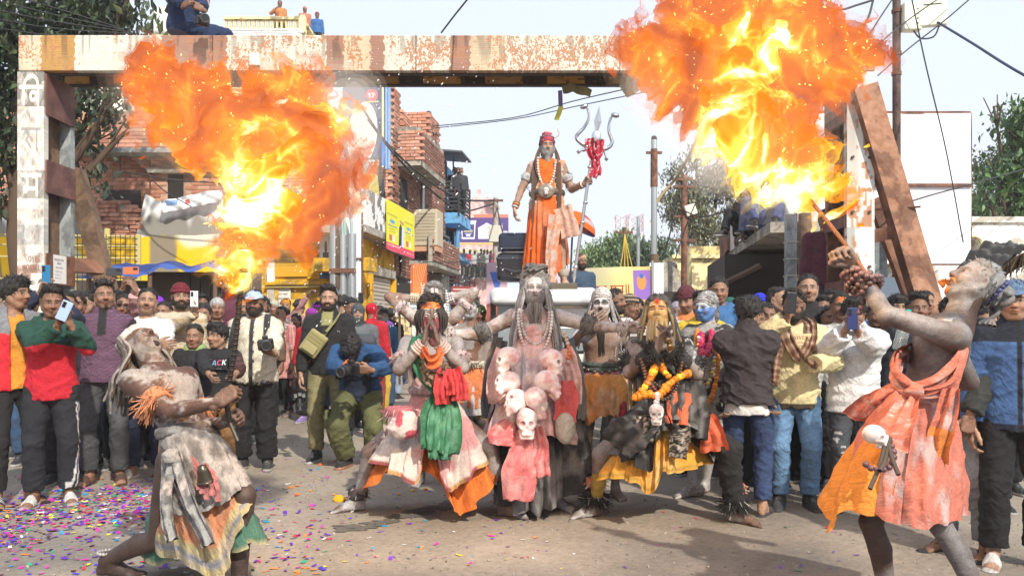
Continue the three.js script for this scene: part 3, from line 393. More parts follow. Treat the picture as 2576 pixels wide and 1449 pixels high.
// unfinished brick house with projecting balconies
{
const c0=at(986,829,18.5).setY(0),b=thing('brick_house','tall unfinished brick house with projecting concrete balconies beside the street','building',c0,PHI),Hh=(py,d=18.5)=>EYE -(py-HY)/ F*d;
const wl=3.9,H1=6.0;solid('wall',wl,H1,5.6,-wl/2-.0,H1/2,-2.8,W.mortar,b);const w0=b.children[0];
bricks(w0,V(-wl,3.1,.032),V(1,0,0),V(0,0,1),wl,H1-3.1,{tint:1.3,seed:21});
bricks(w0,V(.03,2.6,0),V(0,0,-1),V(1,0,0),5.6,H1-2.6,{tint:.62,seed:22,dark:.35,keep:(a,y)=>!(a>.55&&a<1.25&&y>1.0&&y<2.4)});  // street-facing bricks tinted darker than the front: shade put into colour, likewise below
// corner tower and stepped parapet
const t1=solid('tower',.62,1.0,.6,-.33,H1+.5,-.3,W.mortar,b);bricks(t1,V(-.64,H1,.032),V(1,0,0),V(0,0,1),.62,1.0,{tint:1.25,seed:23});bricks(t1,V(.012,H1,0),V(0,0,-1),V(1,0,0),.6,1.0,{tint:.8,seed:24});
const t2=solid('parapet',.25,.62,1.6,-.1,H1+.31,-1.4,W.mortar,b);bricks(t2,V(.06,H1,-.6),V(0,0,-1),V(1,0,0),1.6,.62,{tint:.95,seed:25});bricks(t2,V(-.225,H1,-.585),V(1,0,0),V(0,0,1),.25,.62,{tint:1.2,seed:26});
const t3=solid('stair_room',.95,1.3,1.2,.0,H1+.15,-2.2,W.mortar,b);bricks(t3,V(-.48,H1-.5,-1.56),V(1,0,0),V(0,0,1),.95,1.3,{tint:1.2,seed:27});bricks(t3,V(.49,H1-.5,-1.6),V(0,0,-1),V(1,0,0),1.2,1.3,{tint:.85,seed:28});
// upper balcony
const yb=5.28,bx=.58;solid('balcony_slab',bx,.12,2.7,bx/2+.02,yb,-1.7,W.concrete,b);
const bp=solid('balcony_parapet',.1,.8,2.6,bx-.06,yb+.46,-1.72,W.concrete,b);bricks(bp,V(bx,yb+.06,-.42),V(0,0,-1),V(1,0,0),2.6,.72,{tint:.55,seed:29,dark:.3});  // side parapet bricks darkened as if shaded, the front parapet kept bright
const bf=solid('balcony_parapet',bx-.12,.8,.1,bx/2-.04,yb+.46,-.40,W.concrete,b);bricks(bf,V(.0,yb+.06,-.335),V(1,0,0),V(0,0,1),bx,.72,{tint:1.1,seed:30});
// lower balcony: slab, parapet
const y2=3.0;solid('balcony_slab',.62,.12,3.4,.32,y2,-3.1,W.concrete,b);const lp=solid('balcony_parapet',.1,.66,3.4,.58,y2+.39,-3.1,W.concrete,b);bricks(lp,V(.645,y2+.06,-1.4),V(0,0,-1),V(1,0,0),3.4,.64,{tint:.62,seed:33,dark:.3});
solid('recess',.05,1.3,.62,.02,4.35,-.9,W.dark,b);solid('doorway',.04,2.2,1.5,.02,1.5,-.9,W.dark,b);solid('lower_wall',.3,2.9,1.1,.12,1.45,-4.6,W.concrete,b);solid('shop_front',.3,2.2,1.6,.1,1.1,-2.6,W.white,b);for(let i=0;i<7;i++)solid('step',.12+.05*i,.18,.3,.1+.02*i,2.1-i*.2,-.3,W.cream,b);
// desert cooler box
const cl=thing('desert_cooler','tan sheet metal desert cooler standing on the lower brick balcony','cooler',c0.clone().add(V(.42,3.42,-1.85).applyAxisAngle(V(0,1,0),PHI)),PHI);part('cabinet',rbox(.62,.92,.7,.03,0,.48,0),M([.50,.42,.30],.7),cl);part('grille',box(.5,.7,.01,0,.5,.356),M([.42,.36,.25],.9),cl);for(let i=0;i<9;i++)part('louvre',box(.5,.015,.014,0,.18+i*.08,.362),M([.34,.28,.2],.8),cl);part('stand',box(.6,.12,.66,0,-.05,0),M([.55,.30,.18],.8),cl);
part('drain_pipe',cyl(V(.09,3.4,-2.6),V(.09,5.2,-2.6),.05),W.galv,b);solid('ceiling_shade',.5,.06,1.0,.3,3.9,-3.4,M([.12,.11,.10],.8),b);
// large printed board on the front wall
const bd=canvasTex(256,512,(c,w,h)=>{c.fillStyle='#41516f';c.fillRect(0,0,w,h);c.fillStyle='#e8d9cc';c.beginPath();c.ellipse(120,300,90,200,.1,0,7);c.fill();c.fillStyle='#d95a63';c.beginPath();c.arc(178,58,38,0,7);c.fill();c.fillStyle='#fff';c.font='bold 40px sans-serif';c.fillText('17',152,74);c.fillStyle='#d9c08a';c.fillRect(130,96,90,8);c.fillStyle='#2a2f3d';c.fillRect(0,h-62,w,62);c.fillStyle='#e9e6df';c.font='bold 44px sans-serif';c.fillText('220022',76,h-16);c.fillStyle='#e8d9a0';c.fillRect(w-18,0,12,h);c.fillStyle='#3f77c7';c.fillRect(w-18,h*.68,18,h*.3);});
const gb=thing('hoarding','tall blue hoarding ending in 220022, half hidden by the left fire cloud','hoarding',at(915,320,18.15));const face=facePanel('panel',1.0,1.86,.06,new THREE.MeshStandardMaterial({map:bd,roughness:.55}),W.wood,gb);gb.rotation.y=PHI;part('frame',merge([box(.05,1.95,.1,.54,0,0),box(.04,1.95,.08,.60,0,0),box(1.1,.04,.1,0,.97,0)]),M([.20,.38,.66],.6),gb);
}
// blue house with railings, pink house, hoarding street end
{
const c0=at(1106,829,24.3).setY(0),b=thing('blue_house','narrow blue house with slatted balcony railings past the brick house','building',c0,PHI);
solid('wall',2.4,6.6,3.4,-1.25,3.3,-1.7,W.blue,b);solid('trim',.14,6.7,.14,-.02,3.35,.02,M([.14,.36,.62],.7),b);
for(const[y,h]of[[4.75,.5],[1.9,.4],[3.55,.3]]){solid('balcony_slab',.62,h===.3?.12:.32,1.9,.30,y,-.95,W.blue,b);if(h !==.3){for(let i=0;i<8;i++)solid('slat',.03,.06,1.85,.58,y+.26+i*.12,-.95,W.wire,b);for(let i=0;i<8;i++)solid('slat',.56,.06,.03,.30,y+.26+i*.12,0,W.wire,b);for(const z of[0,-.95,-1.85])solid('post',.05,1.15,.05,.59,y+.6,z,W.wire,b);}}
solid('window',.03,1.2,.6,.02,3.0,-.8,W.glass,b);solid('door',.03,1.7,.6,.02,5.8,-.6,W.dark,b);solid('lower_shop',.3,1.6,2.4,.1,.9,-1.6,W.concrete,b);
const sl=thing('tin_canopy','dark tin roof sheet on a thin pole over the blue house terrace','canopy',c0.clone().add(V(.1,6.85,-.9).applyAxisAngle(V(0,1,0),PHI)),PHI);part('sheet',new THREE.BoxGeometry(1.15,.05,1.6).rotateZ(-.1),M([.10,.10,.10],.6),sl);part('pole',cyl(V(.2,-.05,.3),V(.2,-1.3,.3),.025),W.wire,sl);
}
{
const d=50,p=at(1205,829,d).setY(0),b=thing('pink_house','pale pink house rising behind the purple hoarding at the street end','building',p,PHI),S=(px)=>(px-1205)/ F*d,Hh=(py)=>EYE -(py-HY)/ F*d;
solid('wall',1.95,Hh(505),4,S(1178),Hh(505)/ 2,-2,W.pink,b);solid('roof_slab',2.6,.2,4.2,S(1182),Hh(500),-2,W.pink,b);solid('pillar',.25,.65,.25,S(1204),Hh(490),.0,W.pink,b);
for(const px of[1168,1176,1186])solid('vent',.09,.16,.02,S(px),Hh(547),.012,W.dark,b);
}
{
const d=44,p=at(1210,829,d).setY(0),b=thing('terrace_house','low grey house with roof terrace of onlookers at the far end of the street','building',p),S=(px)=>(px-1210)/ F*d,Hh=(py)=>EYE -(py-HY)/ F*d;
solid('wall',S(1262)- S(1140),Hh(700),3,(S(1262)+ S(1140))/ 2,Hh(700)/ 2,-1.5,W.pink,b);solid('terrace_slab',S(1262)- S(1132),.14,3.4,(S(1262)+ S(1132))/ 2,Hh(699),-1.3,W.concrete,b);solid('doorway',.9,1.6,.03,S(1215),.9,.02,W.dark,b);solid('shutter',1.1,1.6,.03,S(1168),.9,.02,M([.30,.26,.22],.8),b);
solid('back_wall',S(1262)- S(1150),Hh(615)- Hh(700),.2,(S(1262)+ S(1150))/ 2,(Hh(615)+ Hh(700))/ 2,-2.9,W.cream,b);solid('picture',.8,.9,.03,S(1210),Hh(650),-2.78,W.blue,b);
const aw=uvk(box(2.1,.05,1.2,0,0,0));const a2=part('awning_sheet',aw,W.concrete,b);a2.scale.setScalar(1.4);a2.position.set(S(1203),Hh(632),-1.9);a2.rotation.x=.25;
solid('sign',.62,.85,.05,S(1182),Hh(728),.06,M([.36,.09,.08],.7),b);
const sg=printed(512,256,(c,w,h)=>{c.fillStyle='#4f3a78';c.fillRect(0,0,w,h);c.fillStyle='#e4775f';c.fillRect(0,0,w,28);c.fillStyle='#fff';c.font='bold 26px sans-serif';c.fillText('INFRA',128,24);c.fillStyle='#e7b97a';c.fillRect(0,h-20,w,20);c.fillStyle='#6b5a40';c.font='13px sans-serif';c.fillText('PROTECTS FROM RAIN, DUST, HEAT & COLD',90,h-5);c.fillStyle='#d8454f';c.save();c.translate(22,92);c.rotate(.78);c.fillRect(-30,-30,60,60);c.restore();c.fillStyle='#fff';c.font='bold 40px sans-serif';c.fillText('S',8,108);c.font='bold 17px sans-serif';c.fillText('LIMAR',4,158);c.fillText('PAINTZ',4,176);
c.fillStyle='#f1f0ee';c.beginPath();c.moveTo(92,62);c.lineTo(222,62);c.lineTo(214,206);c.lineTo(102,206);c.fill();c.fillStyle='#fbfbfb';c.fillRect(86,52,142,16);c.fillStyle='#3c2f73';c.beginPath();c.moveTo(102,84);c.lineTo(212,84);c.lineTo(206,192);c.lineTo(108,192);c.fill();c.fillStyle='#d94f58';c.beginPath();c.arc(157,102,9,0,7);c.fill();c.fillStyle='#e7d38a';c.font='bold 30px sans-serif';c.fillText('HERO',116,150);c.fillStyle='#dedbe8';c.fillRect(128,160,58,5);c.fillRect(140,170,36,14);
c.fillStyle='#f3f3f1';c.fillRect(246,118,150,86);c.fillStyle='#c9c7cf';c.fillRect(262,140,50,26);c.fillRect(330,140,56,50);c.fillStyle='#e2e0e6';c.beginPath();c.moveTo(236,118);c.lineTo(320,70);c.lineTo(404,110);c.fill();c.fillStyle='#fff';c.font='bold 24px sans-serif';c.fillText('INDIA',436,156);c.font='bold 16px sans-serif';c.fillText('KI PASAND',424,178);});
const hb=thing('hoarding','purple paint hoarding with a HERO bucket at the street end','hoarding',at(1206,578,43),0);facePanel('panel',2.12,1.12,.08,sg,W.wood,hb);for(const s of[-.9,.9])part('support',box(.07,3.2,.07,s,-2.1,-.1),W.rust,hb);hb.scale.setScalar(1.48);
}
// signs on the left of the street
{
const og=printed(128,192,(c,w,h)=>{c.fillStyle='#c9653c';c.fillRect(0,0,w,h);c.strokeStyle='rgba(240,190,110,.7)';c.lineWidth=5;for(let i=0;i<7;i++){c.beginPath();c.moveTo(20+i*7,h);c.lineTo(30+i*16,0);c.stroke();}c.fillStyle='#f0e6d8';c.save();c.translate(118,186);c.rotate(-Math.PI/2);c.font='bold 40px sans-serif';c.fillText('3HC',0,-8);c.restore();});
const s=thing('street_banner','orange upright banner with rays standing in front of the brick house','banner',at(1053,705,17));facePanel('panel',.36,.70,.03,og,W.wood,s);part('pole',box(.03,2.0,.03,0,-1.0,-.04),W.wood,s);s.rotation.y=PHI;
const hs=printed(256,128,(c,w,h)=>{c.fillStyle='#9ec1d6';c.fillRect(0,0,w,h);c.fillStyle='#e9e9e4';c.fillRect(0,44,w,84);c.strokeStyle='#b2372f';c.lineWidth=4;DEV(c,1,(L)=>{for(let i=0;i<6;i++){const x=10+i*40;L([[x,12],[x+34,12]]);L([[x+26,12],[x+26,38]]);L([[x+6,12],[x+2,30,x+14,30],[x+22,26,x+16,20]]);}});c.fillStyle='#5b6d7d';for(let i=0;i<12;i++)c.fillRect(12 +(i % 4)*58,56+Math.floor(i/4)*22,40,7);});
const h2=thing('clinic_sign','pale blue and white sign with red lettering behind the raised arms','sign',at(1060,768,14.5));facePanel('panel',.95,.40,.04,hs,W.wood,h2);for(const s of[-.4,.4])part('leg',box(.04,1.3,.04,s,-.8,0),W.wood,h2);
const rs=thing('shop_sign','small dark red sign board beside the far terrace house','sign',at(1160,745,22));facePanel('panel',.55,.55,.04,printed(64,64,(c)=>{c.fillStyle='#8e3a36';c.fillRect(0,0,64,64);c.fillStyle='#e1c9c0';for(let i=0;i<5;i++)c.fillRect(6,8+i*11,50-i*4,4);}),W.wood,rs);part('leg',box(.05,2,.05,0,-1.2,0),W.wood,rs);
}
// electricity pipes by the corner shop
{
const d=14,b=thing('cable_riser','three galvanised cable pipes strapped together in front of the yellow shop','pipes',at(866,829,d).setY(0)),S=(px)=>(px-866)/ F*d,Hh=(py)=>EYE -(py-HY)/ F*d;
for(const[px,py,r]of[[841,520,.085],[862,592,.075],[885,588,.075]]){part('pipe',cyl(V(S(px),0,0),V(S(px),Hh(py),0),r,r,16),W.galv,b);}
part('clamp',box(.46,.08,.05,S(863),Hh(682),.09),W.rust,b);part('rusty_stripe',box(.07,1.2,.02,S(850),Hh(640),.07),W.wood,b);
for(const[x0,x1]of[[862,852],[885,868],[868,858]])part('cable',tube([V(S(x0),Hh(600),0),V(S(x0)- .02,Hh(550),0),V(S(x1),Hh(500),.02),V(S(x1)- .06,Hh(440),0)],.03,16,6),M([.30,.42,.38],.6),b);
part('insulator',new THREE.CylinderGeometry(.16,.12,.22,14).translate(S(838),Hh(542),.1),M([.30,.24,.20],.7),b);
facePanel('backing_board',.50,1.5,.03,M([.80,.77,.82],.7),W.wood,b).position.set(S(868),Hh(640),-.25);part('board_frame',merge([box(.03,1.55,.05,S(904),Hh(640),-.25),box(.03,1.55,.05,S(832),Hh(640),-.25),box(.5,.03,.05,S(868),Hh(648),-.225)]),W.rust,b);
}
// ---------- right side ----------
{
const d=13.2,b=thing('billboard','large blank white billboard in a thin brown frame behind the right post','billboard',at(2220,829,d).setY(0)),S=(px)=>(px-2220)/ F*d,Hh=(py)=>EYE -(py-HY)/ F*d;
const m=new THREE.MeshStandardMaterial({map:canvasTex(512,512,(c,w,h)=>{c.fillStyle='#f1eef4';c.fillRect(0,0,w,h);c.strokeStyle='rgba(205,195,222,.6)';c.lineWidth=3;for(let i=0;i<5;i++){c.beginPath();c.moveTo(40+i*110,0);c.lineTo(60+i*108,h);c.stroke();}c.fillStyle='rgba(190,195,225,.4)';c.font='bold 44px sans-serif';c.fillText('ƨϱniwꓷ',290,420);c.font='20px sans-serif';c.fillText('ƨɿɘʇꙅoꟼ',300,460);}),roughness:.75});
const g=new THREE.PlaneGeometry(S(2440)- S(2005),Hh(287)- Hh(664),30,20),p=g.attributes.position;for(let i=0;i<p.count;i++)p.setZ(i,.012*noise(p.getX(i)*2.2,p.getY(i)*2.2,1));g.computeVertexNormals();g.translate((S(2440)+ S(2005))/ 2,(Hh(287)+ Hh(664))/ 2,.05);part('sheet',g,m,b);
for(const px of[2005,2222,2440])solid('frame_post',.06,Hh(285),.06,S(px),Hh(285)/ 2,0,W.rust,b);for(const py of[285,468,664])solid('frame_rail',S(2440)- S(2005),.05,.05,(S(2440)+ S(2005))/ 2,Hh(py),-.0 +(py===468?.08:.02),W.rust,b);
}
{
const d=14.2,b=thing('boundary_wall','long whitewashed wall with a round hole, at the right edge','wall',at(2440,829,d).setY(0)),S=(px)=>(px-2440)/ F*d,Hh=(py)=>EYE -(py-HY)/ F*d;
const sh=new THREE.Shape();sh.moveTo(S(2190),0);sh.lineTo(S(2760),0);sh.lineTo(S(2760),Hh(560));sh.lineTo(S(2190),Hh(560));const ho=new THREE.Path();ho.absarc(S(2449),Hh(617),.15,0,Math.PI*2);sh.holes.push(ho);
part('wall',uvk(new THREE.ExtrudeGeometry(sh,{depth:.3,bevelEnabled:false,curveSegments:24}).translate(0,0,-.3)),W.white,b);solid('coping',S(2760)- S(2190),.1,.42,(S(2760)+ S(2190))/ 2,Hh(560)+ .05,-.15,W.white,b);part('hole_ring',new THREE.TorusGeometry(.16,.03,8,28).translate(S(2449),Hh(617),.0),W.cream,b);solid('inner_dark',.5,.5,.02,S(2449),Hh(617),-.36,W.dark,b);
solid('yellow_stripe',S(2330)- S(2195),.09,.02,(S(2330)+ S(2195))/ 2,Hh(664),.012,W.yellow,b);solid('rear_block',6,Hh(560)- .02,.6,S(2560),(Hh(560)- .02)/ 2,-.7,W.white,b);
}
{
const c0=at(1965,829,11.4).setY(0),b=thing('slab_shop','grey shop with projecting concrete slab roof and rolled shutters on the right','building',c0,PHI),y=2.70;
const sl=uvk(box(1.5,.15,5.2,.55,y+.07,-2.3));part('roof_slab',sl,W.concrete,b);solid('wall',.9,y,3.2,1.2,y/2,-2.2,W.grey,b);solid('recess',.04,1.9,1.4,.73,1.0,-1.5,W.dark,b);
shutter(b,.6,1.5,1.3,.9,-.56,0);solid('signboard',.95,.28,.22,.95,1.95,-.55,W.concrete,b);solid('window_box',.6,.3,.3,1.55,1.95,-.5,M([.12,.16,.22],.6),b);
solid('shade_block',1.6,.6,2.6,.3,2.32,-3.4,M([.06,.05,.045],.95),b);const rt=uvk(box(.05,.62,1.1,0,0,0));const r2=part('rusted_panel',rt,W.rust,b);r2.position.set(-.24,y+.38,-4.1);r2.rotation.x=-.12;const r3=part('tin_panel',uvk(box(.05,.7,.5,0,0,0)),W.galv,b);r3.position.set(-.2,y+.45,-3.2);  // solid dark block under the slab stands in for the shaded interior
solid('yellow_wall',.2,.75,.9,.05,y+.5,-2.5,W.cream,b);
}
{
const b=thing('lean_to','low dark lean-to with rough tin sheet roof in front of the cream house','shed',[0,0,0]),d=12.5;
const a0=at(1672,782,14),a1=at(1912,664,12.2),g=new THREE.PlaneGeometry(1,1,24,6),p=g.attributes.position;for(let i=0;i<p.count;i++){const u=p.getX(i)+ .5,v=p.getY(i)+ .5;const q=a0.clone().lerp(a1,u);p.setXYZ(i,q.x+v*.9,q.y+.06*Math.sin(u*60)*.3+.02*noise(u*9,v*4,1)+ v*.12,q.z-v*2.6);}g.computeVertexNormals();part('tin_roof',g,M([.17,.15,.13],.8),b);
part('roof_edge',bar(a0.clone().add(V(0,-.03,.03)),a1.clone().add(V(0,-.03,.03)),.07,.05),W.wood,b);
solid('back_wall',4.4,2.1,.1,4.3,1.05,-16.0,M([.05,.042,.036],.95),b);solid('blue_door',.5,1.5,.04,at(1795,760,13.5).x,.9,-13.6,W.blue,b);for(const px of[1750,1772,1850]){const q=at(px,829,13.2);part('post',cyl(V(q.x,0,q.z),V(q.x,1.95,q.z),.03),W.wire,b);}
}
{
const d=21,b=thing('cream_house','low cream plastered house with weathered parapet behind the lean-to','building',at(1800,829,d).setY(0)),S=(px)=>(px-1800)/ F*d,Hh=(py)=>EYE -(py-HY)/ F*d;
solid('wall',S(2010)- S(1690),Hh(645),3,(S(2010)+ S(1690))/ 2,Hh(645)/ 2,-1.5,W.cream,b);const par=uvk(box(S(2010)- S(1715),Hh(618)- Hh(645),.2,(S(2010)+ S(1715))/ 2,(Hh(618)+ Hh(645))/ 2,-.2));const pm=W.cream.clone();pm.color.setRGB(.75,.7,.6);part('parapet',par,pm,b);solid('cornice',S(2010)- S(1690),.09,.16,(S(2010)+ S(1690))/ 2,Hh(646),.05,W.cream,b);solid('concrete_side',.9,Hh(690)- .2,.1,S(1685),(Hh(690)- .2)/ 2,.5,W.concrete,b);
const wp=thing('leaning_slab','tilted grey concrete slab leaning below the cream house wall','slab',at(1685,710,18));const e=part('slab_face',uvk(box(.42,.95,.08)),W.concrete,wp);e.rotation.set(0,.5,.04);part('prop',box(.06,.9,.06,0,-.9,0),W.wood,wp);
}
// poles
function pole(name,label,px,pyTop,d,r,m,extra){const g=thing(name,label,'pole',at(px,HY,d).setY(0));const h=EYE -(pyTop-HY)/ F*d;part('shaft',uvk(cyl(V(0,0,0),V(0,h,0),r,r*.9,14),.6),m,g);extra?.(g,h,(py)=>EYE -(py-HY)/ F*d);return g;}
pole('concrete_pole','thick grey square concrete pole right of the slab shop',1990,540,10.4,.085,W.grey,(g,h)=>{for(let i=0;i<5;i++)part('clamp_mark',box(.14,.012,.18,0,1.6+i*.22,0),W.white,g);});
pole('wooden_pole','dark brown rusty pole with orange painted foot beside the concrete pole',2026,300,10.9,.095,W.wood,(g)=>{part('painted_foot',cyl(V(0,1.3,0),V(0,2.05,0),.104,.102,14),M([.72,.42,.06],.7),g);});
pole('iron_pole','tall brown iron pole carrying two white boxes, right of gantry',2257,-260,11.6,.062,matOf(plasterTex([.36,.27,.24],[.26,.18,.15],44,256),.7),(g,h,Y)=>{for(const py of[28,135,185])part('collar',new THREE.CylinderGeometry(.071,.071,.05,14).translate(0,Y(py),0),W.rust,g);const ivory=M([.80,.77,.60],.55);const a=new THREE.Group();a.name='meter_box';g.add(a);a.position.set(.18,Y(48),.06);part('case',rbox(.26,.40,.16,.02),ivory,a);for(let i=0;i<4;i++)part('knob',new THREE.SphereGeometry(.012,8,6).translate(.06,.1-i*.07,.08),W.wire,a);const b=new THREE.Group();b.name='meter_box';g.add(b);b.position.set(.44,Y(44),.14);b.rotation.y=-.25;part('case',rbox(.40,.38,.10,.03),ivory,b);part('slot',box(.24,.012,.008,0,.12,.052),W.wire,b);part('hook',tube([V(.1,-.18,0),V(.02,-.34,.02),V(-.15,-.34,0),V(-.25,-.2,0)],.012,14,5),W.wire,b);});
pole('lamp_pole','thin two-tone pole, brown above and silver below, centre right',1646,352,16,.065,W.galv,(g,h,Y)=>{part('upper_shaft',cyl(V(0,Y(470),0),V(0,Y(375),0),.075,.07),W.rust,g);part('cross_arm',box(.32,.05,.05,0,Y(384),0),W.rust,g);part('finial',new THREE.SphereGeometry(.06,10,8).translate(0,h+.03,0),W.wire,g);part('band',cyl(V(0,Y(690),0),V(0,Y(640),0),.085,.085),W.wood,g);const bd=facePanel('board',.28,.76,.03,M([.78,.78,.80],.7),W.wire,g);bd.position.set(.03,Y(710),.1);});
pole('silver_pole','plain thin silver pole standing left of the two-tone pole',1606,545,17,.04,W.galv);
pole('utility_pole','brown utility pole with cross arms before the big pale tree',1722,440,17.5,.075,W.rust,(g,h,Y)=>{for(const py of[452,470,545,605])part('cross_arm',box(.5,.05,.06,0,Y(py),.03),W.rust,g);for(const s of[-1,1])part('insulator',new THREE.CylinderGeometry(.03,.04,.09,8).translate(s*.2,Y(448),.03),W.white,g);const b=part('lamp_box',rbox(.24,.24,.08,.02),M([.75,.72,.55],.6),g);b.position.set(.12,Y(530),.1);b.rotation.z=.3;});
pole('street_pole','weathered pole with meter box in front of the purple hoarding',1247,498,24,.09,W.concrete,(g,h,Y)=>{part('cross_arm',box(.45,.06,.08,0,Y(505),.05),W.rust,g);part('meter_box',rbox(.42,.5,.2,.02,0,Y(590),.12),M([.55,.53,.45],.6),g);});
pole('bamboo_pole','short bamboo pole wrapped with yellow cables behind the printed banner',1571,572,19,.05,W.wood,(g,h,Y)=>{for(let i=0;i<4;i++)part('cable',tube([V(0,Y(590),.06),V(-.05+i*.05,Y(640),.08),V(-.1+i*.09,Y(680),.08),V(.0+i*.02,Y(700),.08)],.013,20,5),M([.60,.42,.05],.6),g);part('cross_arm',box(.4,.05,.05,0,Y(585),0),W.rust,g);});
pole('pvc_pole','short pale pole leaning beside the utility pole and cream house',1735,625,16,.05,W.cream);
// wires
{
const wire=(label,pts,r=.012,m=W.wire)=>{const w=part('overhead_wire',tube(pts.map((p)=>at(...p)),r,40,5),m,scene);tag(w,label,'wire');};
wire('thin wire running from the beam towards the upper centre sky',[[1110,82,9.4],[1142,40,9],[1178,-5,8.6],[1400,-300,6.5]],.010);
wire('upper of the two wires crossing the pale sky left of the trident',[[1085,318,20],[1290,296,19],[1440,255,17],[1600,218,15]],.012);
wire('lower of the two wires crossing the pale sky left of the trident',[[1085,323,20],[1290,300,19],[1460,265,17],[1640,228,15]],.011);
wire('thick twisted cable sagging from the blue hoarding to the street pole',[[905,262,17],[960,345,17],[1060,440,19],[1160,500,22],[1245,505,24]],.026);
wire('second twisted cable running lower along the brick house',[[925,300,17],[985,380,17],[1075,470,19],[1165,530,22],[1245,512,24]],.026);
wire('thin wire hanging across the corner shop front to the blue house',[[905,590,15],[1000,640,16],[1120,660,20],[1245,650,24]],.012);
wire('cable dropping from street pole towards the speaker stack',[[1250,520,24],[1262,575,22],[1285,630,18]],.02);
wire('tan rope-like cable sweeping from the right fire cloud to the two-tone pole',[[1775,300,15],[1735,390,15.5],[1700,450,16],[1655,505,16],[1640,560,16]],.03,M([.38,.26,.12],.8));
wire('dark cable slanting down in front of the pale tree',[[1820,380,16],[1770,470,16],[1730,560,16],[1700,650,16]],.012);
wire('dark wire descending left of the utility pole',[[1702,480,17],[1690,570,17],[1668,650,17]],.018);
wire('grey drooping cable between utility pole and right fire cloud',[[1722,530,17.4],[1760,545,16.5],[1830,530,15],[1870,515,14]],.016);
wire('thick dark cable running from white box to right edge of sky',[[2361,56,11.4],[2450,110,10.5],[2580,190,9.5],[3300,560,7]],.017,M([.03,.04,.09],.6));
wire('thin wire falling from the white boxes across the billboard',[[2296,0,11.3],[2330,160,11.5],[2380,370,11.8],[2425,610,12]],.010);
wire('long thin wire rising from the gantry end across the iron pole',[[2205,118,9.6],[2260,70,10.5],[2350,5,11],[2420,-40,11],[3000,-420,12]],.009);
wire('second thin wire rising from the gantry past the white boxes',[[2210,190,9.6],[2290,120,10],[2380,50,10],[2450,-10,10],[3000,-460,11]],.009);
wire('wire stretching from leaning brace to the right trees',[[2240,525,9.2],[2330,495,10],[2440,465,11],[2580,425,12],[2900,330,15]],.011);
wire('bundle of black cables above the right end of the beam',[[2065,10,9.5],[2110,25,9.5],[2160,12,9.5],[2198,0,9.5]],.014);
wire('black cable hanging from the bundle down to the beam end',[[2198,0,9.5],[2185,45,9.4],[2168,75,9.4],[2155,88,9.4]],.014);
wire('short wire between beam end and iron pole top',[[2190,85,9.4],[2215,45,10.4],[2245,0,11.3]],.011);
for(let i=0;i<5;i++)wire(['highest thin wire crossing the dark tree at upper left','second thin wire crossing the dark tree at upper left','third thin wire crossing the dark tree at upper left','fourth thin wire crossing the dark tree at upper left','lowest thin wire crossing the dark tree at upper left'][i],[[-40,-30+i*24,9],[120,15+i*18,9.6],[300+i*10,70+i*5,10]],.007);
wire('wire drooping across the ruined brick wall to the fence',[[300,430,14],[420,450,14],[560,462,14]],.012);wire('wire hanging diagonally over the ruined wall beside the tree',[[330,380,14],[400,470,14],[480,520,14]],.010);
}
// telecom towers
function tower(label,px,top,d,w){const g=thing('telecom_tower',label,'tower',at(px,HY,d).setY(0)),h=EYE -(top-HY)/ F*d,m=M([.55,.42,.42],.7),L=[];for(const[a,b]of[[-1,-1],[1,-1],[1,1],[-1,1]])L.push(cyl(V(a*w*.6,0,b*w*.6),V(a*w/2,h,b*w/2),.06,.06,5));part('mast',merge(L),m,g);const K=[],n=12;for(let i=0;i<n;i++){const y=h*.4+i*h*.6/n,y2=y+h*.6/n;K.push(cyl(V(-w/2,y,w/2),V(w/2,y2,w/2),.04,.04,4),cyl(V(w/2,y,w/2),V(-w/2,y2,w/2),.028,.028,4),cyl(V(-w/2,y,w/2),V(w/2,y,w/2),.028,.028,4),cyl(V(-w/2,y,-w/2),V(-w/2,y2,w/2),.035,.035,4),cyl(V(w/2,y,-w/2),V(w/2,y2,w/2),.035,.035,4));}part('bracing',merge(K),m,g);for(let i=0;i<5;i++)part('antenna',box(.13,.9,.10,(i-2)*w*.35,h-.9 -(i % 2)*1.3,w/2+.15),M([.75,.75,.74],.5),g);}
tower('reddish lattice telecom tower far behind the orange robed man, left one',1563,542,70,1.0);tower('pale bluish lattice telecom tower far away, right one',1599,540,75,1.3);
// tarpaulin awning at the right edge
{
const g=new THREE.PlaneGeometry(1,1,30,20),p=g.attributes.position;const A=at(2478,720,6.6),B=at(2640,625,6.2);for(let i=0;i<p.count;i++){const u=p.getX(i)+ .5,v=p.getY(i)+ .5,q=A.clone().lerp(B,u);p.setXYZ(i,q.x,q.y+.10*Math.sin(u*3.1)+ .03*noise(u*12,v*12,3)- .02*Math.sin(u*26)+ v*.1,q.z-v*.55);}g.computeVertexNormals();
const t=thing('patched_awning','ragged grey awning of sacking and thatch at right edge','awning',[0,0,0]);part('sacking',g,M([.10,.095,.085],.95),t);
const g2=g.clone().translate(.05,-.10,-.05);part('thatch',g2,M([.07,.05,.035],.98),t);const R=rngOf(8),L=[];for(let i=0;i<160;i++){const u=R(),q=A.clone().lerp(B,u);L.push(cyl(V(q.x,q.y+.10*Math.sin(u*3.1)- .01,q.z+.02),V(q.x +(R()- .5)*.1,q.y+.1*Math.sin(u*3.1)- .06-R()*.12,q.z+.03-R()*.3),.004,.003,4));}part('straw_fringe',merge(L),M([.14,.10,.06],.95),t);part('pole',cyl(V(A.x+.18,0,A.z-.3),V(A.x+.16,A.y+.05,A.z-.3),.025),W.wire,t);
}
